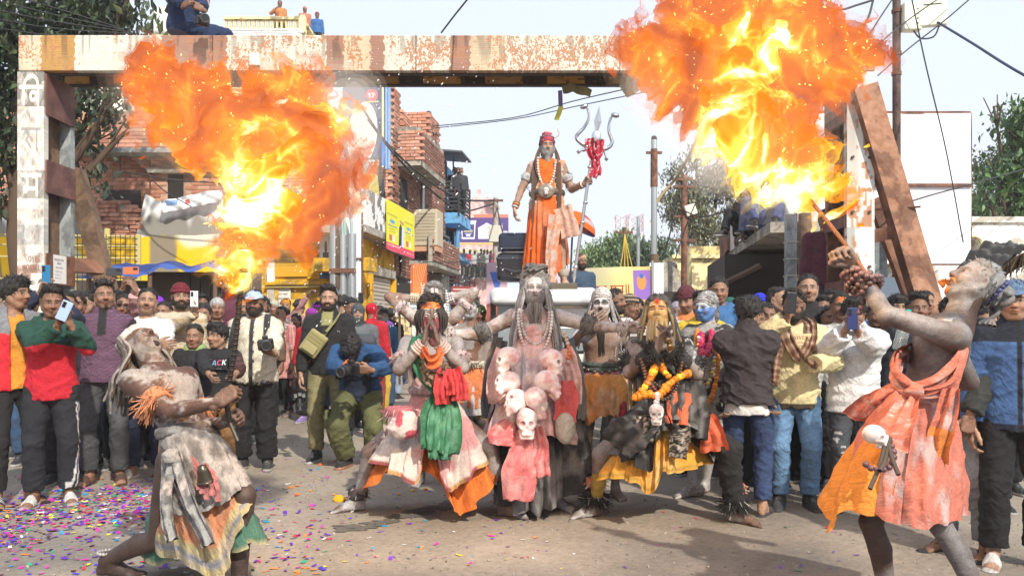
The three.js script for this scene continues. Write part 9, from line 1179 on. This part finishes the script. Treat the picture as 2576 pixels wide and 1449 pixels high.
// ---------- the three-wheeled carrier and what stands on it ----------
{
const d=9.0,g=thing('auto_rickshaw','white fronted three wheeled carrier with green body behind the central dancers','rickshaw',at(1366,HY,d).setY(0)),wht=M([.62,.62,.62],.45),grn=M([.05,.32,.06],.4),dk=M([.02,.02,.022],.4);
part('roof',mesher([{p:[rb(V(0,1.72,-.55),[.60,.085,.85],.08)],k:.01},{p:[rb(V(0,1.66,.22),[.58,.05,.16],.045)],k:.05}],{cell:.02,k:.05,paint:(x,y,z)=>sc([.60,.60,.60],1-.25*sst(.0,.4,fbm(x*9,y*9,z*9,3)))}),MC(.5),g);
part('light_panel',rbox(.5,.10,.05,.01,.12,1.80,.25),M([.10,.085,.06],.35),g);
part('body',mesher([{p:[rb(V(0,.62,.02),[.50,.30,.22],.16),rb(V(0,.40,.12),[.40,.14,.26],.12)],k:.06}],{cell:.02,k:.03,paint:(x,y,z)=>y<.62?[.045,.26,.05]:[.58,.58,.57]}),MC(.4),g);
part('windscreen',rbox(1.02,.52,.02,.008,0,1.36,.20),new THREE.MeshPhysicalMaterial({color:0x8d9598,roughness:.12,metalness:.1,side:THREE.DoubleSide}),g);part('windscreen_frame',merge([box(1.16,.05,.05,0,1.63,.2),box(1.16,.05,.05,0,1.08,.2),box(.06,.56,.05,-.56,1.36,.2),box(.06,.56,.05,.56,1.36,.2)]),dk,g);
part('windscreen_sticker',new THREE.PlaneGeometry(.5,.22).translate(.25,1.46,.214),printed(256,96,(c,w,h)=>{c.fillStyle='#dfe2e2';c.fillRect(0,0,w,h);c.fillStyle='#9a9f9f';c.font='bold 34px sans-serif';c.fillText('MOTORS',30,42);c.font='15px sans-serif';c.fillText('SALES & SERVICE  9415 021',20,72);}),g);
part('sticker',new THREE.PlaneGeometry(.6,.3).translate(.15,.92,.23),printed(128,64,(c,w,h)=>{c.fillStyle='#d8d3cc';c.fillRect(0,0,w,h);c.fillStyle='#b66a4c';for(let i=0;i<4;i++)c.fillRect(10+i*28,10 +(i % 2)*20,20,14);}),g);
part('dashboard',box(1.0,.16,.2,0,1.0,.1),wht,g);part('bumper',new THREE.TorusGeometry(.36,.022,8,24,Math.PI).rotateZ(Math.PI).translate(0,.62,.34),M([.6,.6,.6],.3,{metalness:.7}),g);
for(const s of[-1,1]){const h=part('headlight',cyl(V(s*.3,.78,.2),V(s*.3,.78,.28),.07,.08,18),wht,g);part('lens',new THREE.SphereGeometry(.07,16,8).scale(1,1,.3).translate(s*.3,.78,.28),M([.75,.75,.72],.1),h);part('roof_post',cyl(V(s*.55,.6,-.1),V(s*.56,1.66,-.02),.025),dk,g);part('side_panel',uvk(box(.04,.6,1.3,s*.6,.62,-.9)),grn,g);part('mirror',rbox(.03,.14,.09,.01,s*.66,1.25,.22),dk,g);}
const wheel=(x,z)=>{const w=part('wheel',new THREE.TorusGeometry(.19,.055,10,28).rotateY(0).translate(0,0,0),MAT.rubber,g);w.position.set(x,.245,z);w.rotation.y=Math.PI/2;part('hub',cyl(V(0,0,-.04),V(0,0,.04),.13,.13,18),wht,w);};wheel(0,.28);wheel(-.52,-1.2);wheel(.52,-1.2);part('mudguard',new THREE.TorusGeometry(.27,.05,8,20,Math.PI).rotateY(Math.PI/2).translate(0,.26,.28),grn,g);part('cargo_floor',box(1.2,.1,1.4,0,.55,-.9),dk,g);part('rear_panel',box(1.2,.9,.05,0,1.05,-.35),dk,g);
}
{
const p=at(1298,715,9.55),b=M([.012,.013,.017],.25),e=M([.05,.055,.07],.15);
const g=thing('speaker_case','glossy black speaker case lying under another on the carrier roof','speaker',p.clone().add(V(0,.20,-.05)));part('case_shell',rbox(.46,.34,.36,.06,0,0,0,4),b,g);part('handle',tube([V(-.15,-.02,.19),V(0,-.06,.22),V(.15,-.02,.19)],.012,14,6),e,g);part('rim',rbox(.48,.03,.37,.012,0,.10,0),e,g);
const h=thing('speaker_case','glossy dark blue speaker case, upper one on the carrier roof','speaker',p.clone().add(V(.01,.50,-.05)));part('case_shell',rbox(.44,.22,.36,.06,0,0,0,4),M([.018,.024,.045],.18),h);part('rim',rbox(.46,.025,.37,.01,0,-.08,0),e,h);part('latch',rbox(.05,.05,.02,.006,.1,-.08,.19),e,h);
}
{// umbrella, gas of cloth and banner behind the trident holder
const u=thing('umbrella','orange printed umbrella behind the orange robed man','umbrella',at(1442,585,10.1));const g=new THREE.SphereGeometry(.30,24,10,0,Math.PI*2,0,1.25),p=g.attributes.position;for(let i=0;i<p.count;i++){const a=Math.atan2(p.getZ(i),p.getX(i)),k=1-.06*Math.abs(Math.cos(a*4));p.setXYZ(i,p.getX(i)*k,p.getY(i)*.9,p.getZ(i)*k);}paint(g,(x,y,z)=>{const a=Math.atan2(z,x);return noise(a*3,y*16,3)>.45?[.55,.45,.5]:noise(a*4,y*14,8)>.55?[.16,.10,.34]:[.68,.14,.012];});part('canopy',g,MAT.cloth,u).rotation.z=-.5;part('shaft',cyl(V(0,.2,0),V(-.05,-.9,0),.012),W.wire,u);
const t=canvasTex(512,256,(c,w,h)=>{const gr=c.createLinearGradient(0,0,w,h);gr.addColorStop(0,'#b8a8c8');gr.addColorStop(.35,'#d9cfae');gr.addColorStop(.6,'#d3d08c');gr.addColorStop(1,'#c99a5c');c.fillStyle=gr;c.fillRect(0,0,w,h);c.fillStyle='#8a66b4';c.fillRect(416,18,86,150);c.fillStyle='#d58a4a';c.beginPath();c.ellipse(458,78,24,40,0,0,7);c.fill();c.fillStyle='#3d67b0';c.beginPath();c.arc(458,48,12,0,7);c.fill();c.strokeStyle='#b24a30';c.lineWidth=6;c.save();c.translate(150,96);DEV(c,1,(L)=>{let x=0;for(const k of[0,1,2,3,4,5,6]){if(k===4){x +=16;continue;}L([[x,0],[x+30,0]]);L([[x+24,0],[x+24,34]]);if(k % 2)L([[x+6,4],[x,26,x+14,24],[x+22,18,x+16,12]]);else L([[x+4,20],[x+22,20]]);x +=34;}L([[x+8,-4],[x+8,36]]);L([[x+20,-4],[x+20,36]]);});c.restore();});
const bg=new THREE.PlaneGeometry(1.45,.7,30,10),q=bg.attributes.position;for(let i=0;i<q.count;i++)q.setZ(i,.05*Math.sin(q.getX(i)*6+q.getY(i)*2));bg.computeVertexNormals();const b=thing('printed_banner','printed cloth banner in lilac and yellow behind the rickshaw','banner',at(1512,737,11));part('cloth',bg,new THREE.MeshStandardMaterial({map:t,roughness:.8,side:THREE.DoubleSide}),b).rotation.z=.03;for(const s of[-.72,.72])part('pole',cyl(V(s,.45,-.03),V(s,-1.8,-.03),.018),W.galv,b);
const f=thing('side_banner','narrow lilac and blue printed banner left of the rickshaw','banner',at(1250,735,11.5));facePanel('cloth',.30,.85,.02,printed(64,128,(c,w,h)=>{c.fillStyle='#c9a9b4';c.fillRect(0,0,w,h);c.fillStyle='#4a6ac0';c.beginPath();c.moveTo(10,20);c.lineTo(54,20);c.lineTo(32,70);c.fill();c.fillStyle='#a85a4c';c.fillRect(0,90,w,38);}),W.wood,f);
for(const[x,y]of[[1612,760],[1590,745]]){const s=thing('blank_board',x>1600?'small blank white board beside the silver pole, right one':'small blank white board behind the banner, left one','board',at(x,y,14));facePanel('panel',.32,.36,.03,M([.72,.72,.72],.7),W.wire,s);part('stake',box(.03,1.2,.03,0,-.7,-.02),W.wood,s);}
}
// ---------- confetti, petals, floating powder ----------
{
const R=rngOf(61),n=2200,g=new THREE.PlaneGeometry(1,.5,2,1).rotateX(-Math.PI/2);{const p=g.attributes.position;for(let i=0;i<p.count;i++)p.setY(i,Math.abs(p.getX(i))*.16);g.computeVertexNormals();}
const im=new THREE.InstancedMesh(g,M([1,1,1],.6),n),mm=new THREE.Matrix4(),pal=[[.10,.02,.30],[.16,.03,.42],[.62,.02,.38],[.55,.03,.05],[.02,.28,.50],[.03,.30,.16],[.62,.55,.05],[.65,.20,.04],[.70,.69,.68],[.5,.04,.3],[.08,.04,.5],[.12,.02,.36],[.10,.02,.33],[.60,.02,.34],[.55,.02,.30],[.06,.03,.4],[.5,.03,.08]];
let i=0;while(i<n){let px,py;const u=R();if(u<.56){const t=R();px=-20+460*t +(R()- .5)*60;py=1285+35*Math.sin(t*3)*-1 +(R()+ R()+ R()- 1.5)*75 +(1-t)*40;}else if(u<.8){px=-20+R()*850;py=1180+270*R();}else if(u<.95){px=600+R()*800;py=985+440*Math.pow(R(),.8);}else{px=1300+R()*1200;py=1200+240*R();}if(py<985||py>1475)continue;const d=groundD(py),x=(px-CX)/ F*d,s=(.016+.034*R())*(u<.8?1.05:.8);mm.compose(V(x,.007+.004*R(),-d),new THREE.Quaternion().setFromEuler(new THREE.Euler((R()- .5)*.5,R()*6.28,(R()- .5)*.5)),V(s,s,s*(.6+.8*R())));im.setMatrixAt(i,mm);im.setColorAt(i,new THREE.Color().setRGB(...pal[Math.floor(R()*pal.length)]));i++;}
im.name='confetti';tag(im,'coloured paper confetti scattered thickly over the road at left','confetti',null,'stuff');scene.add(im);
const petal=new THREE.InstancedMesh(new THREE.DodecahedronGeometry(.02,0),M([1,1,1],.8),40),R2=rngOf(62);for(let k=0;k<40;k++){const px=640+R2()*500,py=1000+R2()*260,d=groundD(py);mm.compose(V((px-CX)/ F*d,.012,-d),new THREE.Quaternion(),V(1,.5,1).multiplyScalar(.5+R2()*.8));petal.setMatrixAt(k,mm);petal.setColorAt(k,new THREE.Color().setRGB(.68,.3*R2()+ .12,.02));}petal.name='marigold_petals';tag(petal,'loose orange marigold petals lying on the road','petals',null,'stuff');scene.add(petal);
const mf=mesher([{p:[ell(V(0,0,0),[.045,.03,.045])],k:.01}],{cell:.008,amp:.014,disp:(x,y,z)=>-.012*noise(x*90,y*90,z*90)}),fl=part('marigold_flower',mf,M([.72,.36,.01],.9),scene);const fd=groundD(1262);fl.position.set((853-CX)/ F*fd,.02,-fd);tag(fl,'yellow marigold flower head lying on the road near the dancer foot','flower');
const pw=new THREE.InstancedMesh(new THREE.IcosahedronGeometry(1,0),M([.80,.80,.80],.9),620),R3=rngOf(63);for(let k=0;k<620;k++){const px=620+R3()*680 +(R3()- .5)*200,py=120+720*R3(),d=6.2+R3()*3,s=.003+.006*R3()*R3();pw.setMatrixAt(k,mm.compose(at(px,py,d),new THREE.Quaternion().setFromEuler(new THREE.Euler(0,0,-.7)),V(s*.8,s*(1.2+R3()*1.2),s*.8)));}pw.name='airborne_powder';tag(pw,'flecks of white powder drifting in the air over the street','powder',null,'stuff');scene.add(pw);
const mark=new THREE.InstancedMesh(new THREE.CircleGeometry(1,10).rotateX(-Math.PI/2),M([.12,.105,.09],.95),130),R4=rngOf(64);for(let k=0;k<130;k++){const t=R4(),px=845+330*t,py=1335-78*Math.pow(t,1.3)+(R4()- .5)*18,d=groundD(py),s=.008+.03*R4();mark.setMatrixAt(k,mm.compose(V((px-CX)/ F*d,.0085+k*.00001,-d),new THREE.Quaternion(),V(s*1.8,1,s*.7)));}mark.name='soot_mark';tag(mark,'dark soot smear trailing over the road before the praying dancer','stain',null,'stuff');scene.add(mark);
}

// ---------- the two fire clouds ----------
const fireRamp=(h)=>{const S=[[0,.46,.06,.001],[.20,.66,.105,.002],[.42,.92,.19,.003],[.60,1.05,.31,.008],[.74,1.25,.62,.04],[.86,1.45,1.05,.16],[.95,1.8,1.5,.5],[1,2.2,2.0,1.1]];for(let i=1;i<S.length;i++)if(h<=S[i][0]){const t=(h-S[i-1][0])/(S[i][0]- S[i-1][0]);return[1,2,3].map((k)=>mix(S[i-1][k],S[i][k],t));}return S[S.length-1].slice(1);};
function fire(label,torchTip,blobs,core,seed,lightAt,halo=[]){
const g=thing('flame',label,'fire',torchTip),B=blobs.map(([px,py,d,r,h])=>({c:at(px,py,d).sub(torchTip),r:r*.88/F*d,h})),K=core.map(([px,py,d,r,h])=>({c:at(px,py,d).sub(torchTip),r:r/F*d,h}));
const warp=(x,y,z,f,a)=>{const u=noise(x*f+seed,y*f,z*f),v=noise(x*f,y*f+seed+7,z*f),w=noise(x*f,y*f,z*f+seed+3);return[x+a*u+a*.5*noise(x*f*2.3,y*f*2.3+4,z*f*2.3),y+a*v+a*.5*noise(x*f*2.3+8,y*f*2.3,z*f*2.3),z+a*w];};
const ridge=(x,y,z,f)=>{const[a,b,c]=warp(x,y,z,2.6,.20);const n=noise(a*f+seed,b*f,c*f);return 1-Math.abs(n);};
const heatOf=(x,y,z)=>{let s=0,w=0;for(const b of[...B,...K]){const q=Math.exp(-((x-b.c.x)**2 +(y-b.c.y)**2)/(b.r*b.r*.8));s +=q*b.h;w +=q;}return w>1e-6?s/w:.4;};
const disp=(amp)=>(x,y,z)=>{const[a,b,c]=warp(x,y,z,3.2,.16);return amp*(1.15-1.5*(1-Math.abs(noise(a*5+seed,b*5,c*5)))+ .8*noise(a*11,b*11+seed,c*11)+ .45*noise(a*24,b*24,c*24+seed)+ .25*noise(a*48+seed,b*48,c*48));};
const shell=(name,list,grow,cell,amp,rgba,mat)=>{const geo=mesher([{p:list.map((b)=>ell(b.c,[b.r+grow,b.r+grow,b.r*.62+grow])),k:.10}],{cell,amp:amp*2.2+.01,disp:disp(amp)});const p=geo.attributes.position,c=new Float32Array(p.count*4);for(let i=0;i<p.count;i++)c.set(rgba(p.getX(i),p.getY(i),p.getZ(i)),i*4);geo.setAttribute('color',new THREE.BufferAttribute(c,4));return part(name,geo,mat,g);};
const mat=new THREE.MeshBasicMaterial({vertexColors:true,transparent:true,side:THREE.DoubleSide});
const look=(x,y,z,base,gain)=>{const h=heatOf(x,y,z),r1=Math.pow(ridge(x,y,z,6.5),8),r2=Math.pow(ridge(x+3,y,z,13),9),[a,b,c]=warp(x,y,z,3,.22),n=fbm(a*3.4+seed,b*3.4,c*3.4,4);return clamp(h+base+n*.85+r1*.30+r2*.20*gain-.09-.16*sst(.1,.5,noise(a*2.2,b*2.2+seed,c*2.2)),0,1);};
for(const[gr,al]of[[.03,.035],[.06,.028],[.10,.02],[.14,.014]])shell('painted_glow',B.filter((b)=>b.r>.05),gr,.035,.02,()=>[1.0,.74,.56,al],mat);  // translucent unlit shells imitate the soft glow round the fire
const H=halo.map(([px,py,d,r])=>({c:at(px,py,d).sub(torchTip),r:r/F*d,h:1}));if(H.length)for(const[gr,al]of[[-.03,.10],[0,.09],[.03,.08],[.06,.06],[.09,.04]])shell('painted_halo',H,gr,.022,.03,()=>[1.0,.86,.74,al*.8],mat).userData.kind='stuff';  // added pale shells imitate whitish glare along the edge of the fire
shell('outer_wisps',B,.022,.0105,.085,(x,y,z)=>{const t=look(x,y,z,-.10,.6),[a,b,c]=warp(x,y,z,4,.15),m=sst(-.28,.42,fbm(a*6,b*6,c*6+seed,3));return[...fireRamp(t),.10+.55*m];},mat);
shell('faint_wisps',B,.05,.013,.11,(x,y,z)=>{const[a,b,c]=warp(x,y,z,4,.18),m=sst(-.05,.5,fbm(a*5+2,b*5,c*5+seed,3));return[...fireRamp(look(x,y,z,-.06,.4)),.04+.42*m];},mat);
shell('fire_sheet',B,.0,.0095,.065,(x,y,z)=>{const t=look(x,y,z,-.02,1);const[a,b,c]=warp(x,y,z,4,.15),m=sst(-.4,.2,fbm(a*5,b*5+3,c*5,3));return[...fireRamp(t),.30+.55*m];},mat);
shell('fire_body',B.filter((b)=>b.r>.04),-.025,.0105,.05,(x,y,z)=>[...fireRamp(look(x,y,z,.04,1)),.84],mat);
shell('hot_core',K,.0,.0095,.055,(x,y,z)=>{const t=look(x,y,z,.06,1),m=sst(-.35,.15,fbm(x*9,y*9+seed,z*9,3));return[...fireRamp(Math.max(.5,t)),.5+.5*m];},mat);shell('white_core',K.filter((b)=>b.h>.9),-.02,.011,.045,(x,y,z)=>[...fireRamp(Math.max(.70,look(x,y,z,.08,.8))),.95],mat);
// loose curling tongues round the edge and sparks
const R=rngOf(seed*100+5),L=[];for(let i=0;i<34;i++){const b=B[Math.floor(R()*B.length)];if(b.r<.05)continue;const a=R()*6.283,dir=V(Math.cos(a),Math.sin(a)+ .25,(R()- .5)*.5).normalize(),p0=b.c.clone().addScaledVector(dir,b.r*.95),side=V(-dir.y,dir.x,0),len=.06+.10*R(),s=R()>.5?1:-1,q=new THREE.TubeGeometry(new THREE.CatmullRomCurve3([p0,p0.clone().addScaledVector(dir,len*.5).addScaledVector(side,.03*s),p0.clone().addScaledVector(dir,len*.85).addScaledVector(side,-.01*s),p0.clone().addScaledVector(dir,len).addScaledVector(side,.05*s)]),14,1,6),P=q.attributes.position,c=new Float32Array(P.count*4),ref=new THREE.CatmullRomCurve3([p0,p0.clone().addScaledVector(dir,len*.5).addScaledVector(side,.03*s),p0.clone().addScaledVector(dir,len*.85).addScaledVector(side,-.01*s),p0.clone().addScaledVector(dir,len).addScaledVector(side,.05*s)]);for(let k=0;k<=14;k++){const cc=ref.getPointAt(k/14),rr2=(.016+.012*R()*0)*(1-k/14.5);for(let j=0;j<=6;j++){const v=k*7+j;P.setXYZ(v,cc.x +(P.getX(v)- cc.x)*rr2,cc.y +(P.getY(v)- cc.y)*rr2,cc.z +(P.getZ(v)- cc.z)*rr2);c.set([...fireRamp(.46-.2*k/14),.5-.3*k/14],v*4);}}q.setAttribute('color',new THREE.BufferAttribute(c,4));L.push(q);}
part('flame_tongues',merge(L),mat,g).userData.kind='stuff';
const n=330,im=new THREE.InstancedMesh(new THREE.IcosahedronGeometry(1,0),new THREE.MeshBasicMaterial({color:new THREE.Color().setRGB(3,1.5,.35)}),n),mm=new THREE.Matrix4();for(let i=0;i<n;i++){const b=B[Math.floor(R()*B.length)],a=R()*6.283,r=b.r*(.5+.75*R()),s=.0012+.0028*R()*R();mm.compose(b.c.clone().add(V(Math.cos(a)*r,Math.sin(a)*r,b.r*.75+.05*R())),new THREE.Quaternion().setFromEuler(new THREE.Euler(0,0,a)),V(s*(1+3*R()),s,s));im.setMatrixAt(i,mm);}im.name='sparks';im.userData.kind='stuff';g.add(im);
const l=new THREE.PointLight(new THREE.Color(1,.55,.18),5);l.position.copy(lightAt);l.castShadow=true;l.shadow.radius=12;l.name='fire_glow';scene.add(l);
}
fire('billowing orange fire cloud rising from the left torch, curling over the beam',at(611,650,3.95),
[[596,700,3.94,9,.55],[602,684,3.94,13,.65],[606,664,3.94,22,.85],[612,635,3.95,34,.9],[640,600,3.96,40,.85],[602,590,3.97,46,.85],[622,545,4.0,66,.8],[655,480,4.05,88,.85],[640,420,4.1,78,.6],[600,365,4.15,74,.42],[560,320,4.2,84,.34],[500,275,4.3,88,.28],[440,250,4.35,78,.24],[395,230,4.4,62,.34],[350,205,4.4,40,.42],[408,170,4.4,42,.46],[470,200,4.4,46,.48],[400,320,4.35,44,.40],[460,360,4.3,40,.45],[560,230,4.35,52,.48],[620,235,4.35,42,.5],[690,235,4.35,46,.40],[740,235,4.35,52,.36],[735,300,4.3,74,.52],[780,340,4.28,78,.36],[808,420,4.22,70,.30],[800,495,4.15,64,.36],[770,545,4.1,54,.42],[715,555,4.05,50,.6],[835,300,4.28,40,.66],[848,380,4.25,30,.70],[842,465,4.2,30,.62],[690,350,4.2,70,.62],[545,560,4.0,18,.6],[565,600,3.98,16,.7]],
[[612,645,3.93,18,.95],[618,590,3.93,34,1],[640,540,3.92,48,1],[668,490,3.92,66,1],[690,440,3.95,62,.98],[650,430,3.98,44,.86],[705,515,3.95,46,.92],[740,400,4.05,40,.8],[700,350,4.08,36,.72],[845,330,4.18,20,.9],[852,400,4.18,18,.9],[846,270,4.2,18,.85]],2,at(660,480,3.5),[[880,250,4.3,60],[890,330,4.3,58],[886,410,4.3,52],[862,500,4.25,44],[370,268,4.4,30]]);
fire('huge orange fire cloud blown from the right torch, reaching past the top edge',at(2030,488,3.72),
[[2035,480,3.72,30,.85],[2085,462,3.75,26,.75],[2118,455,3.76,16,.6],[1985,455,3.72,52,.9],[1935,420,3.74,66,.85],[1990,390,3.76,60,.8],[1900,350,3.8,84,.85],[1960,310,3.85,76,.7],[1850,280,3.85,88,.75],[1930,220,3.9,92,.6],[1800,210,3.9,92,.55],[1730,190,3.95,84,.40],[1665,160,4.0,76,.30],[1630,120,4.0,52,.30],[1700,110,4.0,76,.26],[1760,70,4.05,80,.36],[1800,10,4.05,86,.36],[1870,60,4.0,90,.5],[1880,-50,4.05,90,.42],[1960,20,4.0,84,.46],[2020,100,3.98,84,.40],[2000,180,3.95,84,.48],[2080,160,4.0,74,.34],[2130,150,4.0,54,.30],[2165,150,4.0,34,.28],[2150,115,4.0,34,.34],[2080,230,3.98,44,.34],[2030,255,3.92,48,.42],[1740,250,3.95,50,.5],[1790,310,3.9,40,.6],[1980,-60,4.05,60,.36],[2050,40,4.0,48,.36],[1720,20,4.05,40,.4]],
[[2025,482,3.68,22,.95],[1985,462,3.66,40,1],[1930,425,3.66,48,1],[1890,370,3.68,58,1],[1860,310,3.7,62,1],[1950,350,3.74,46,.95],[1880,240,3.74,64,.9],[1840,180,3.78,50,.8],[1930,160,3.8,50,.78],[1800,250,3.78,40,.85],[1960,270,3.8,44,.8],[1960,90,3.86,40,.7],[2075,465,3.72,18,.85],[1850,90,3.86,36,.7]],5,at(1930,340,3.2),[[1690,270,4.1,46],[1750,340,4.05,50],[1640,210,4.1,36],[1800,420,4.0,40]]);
// thin smoke by the fires is left to the haze

renderer.render(scene,camera);
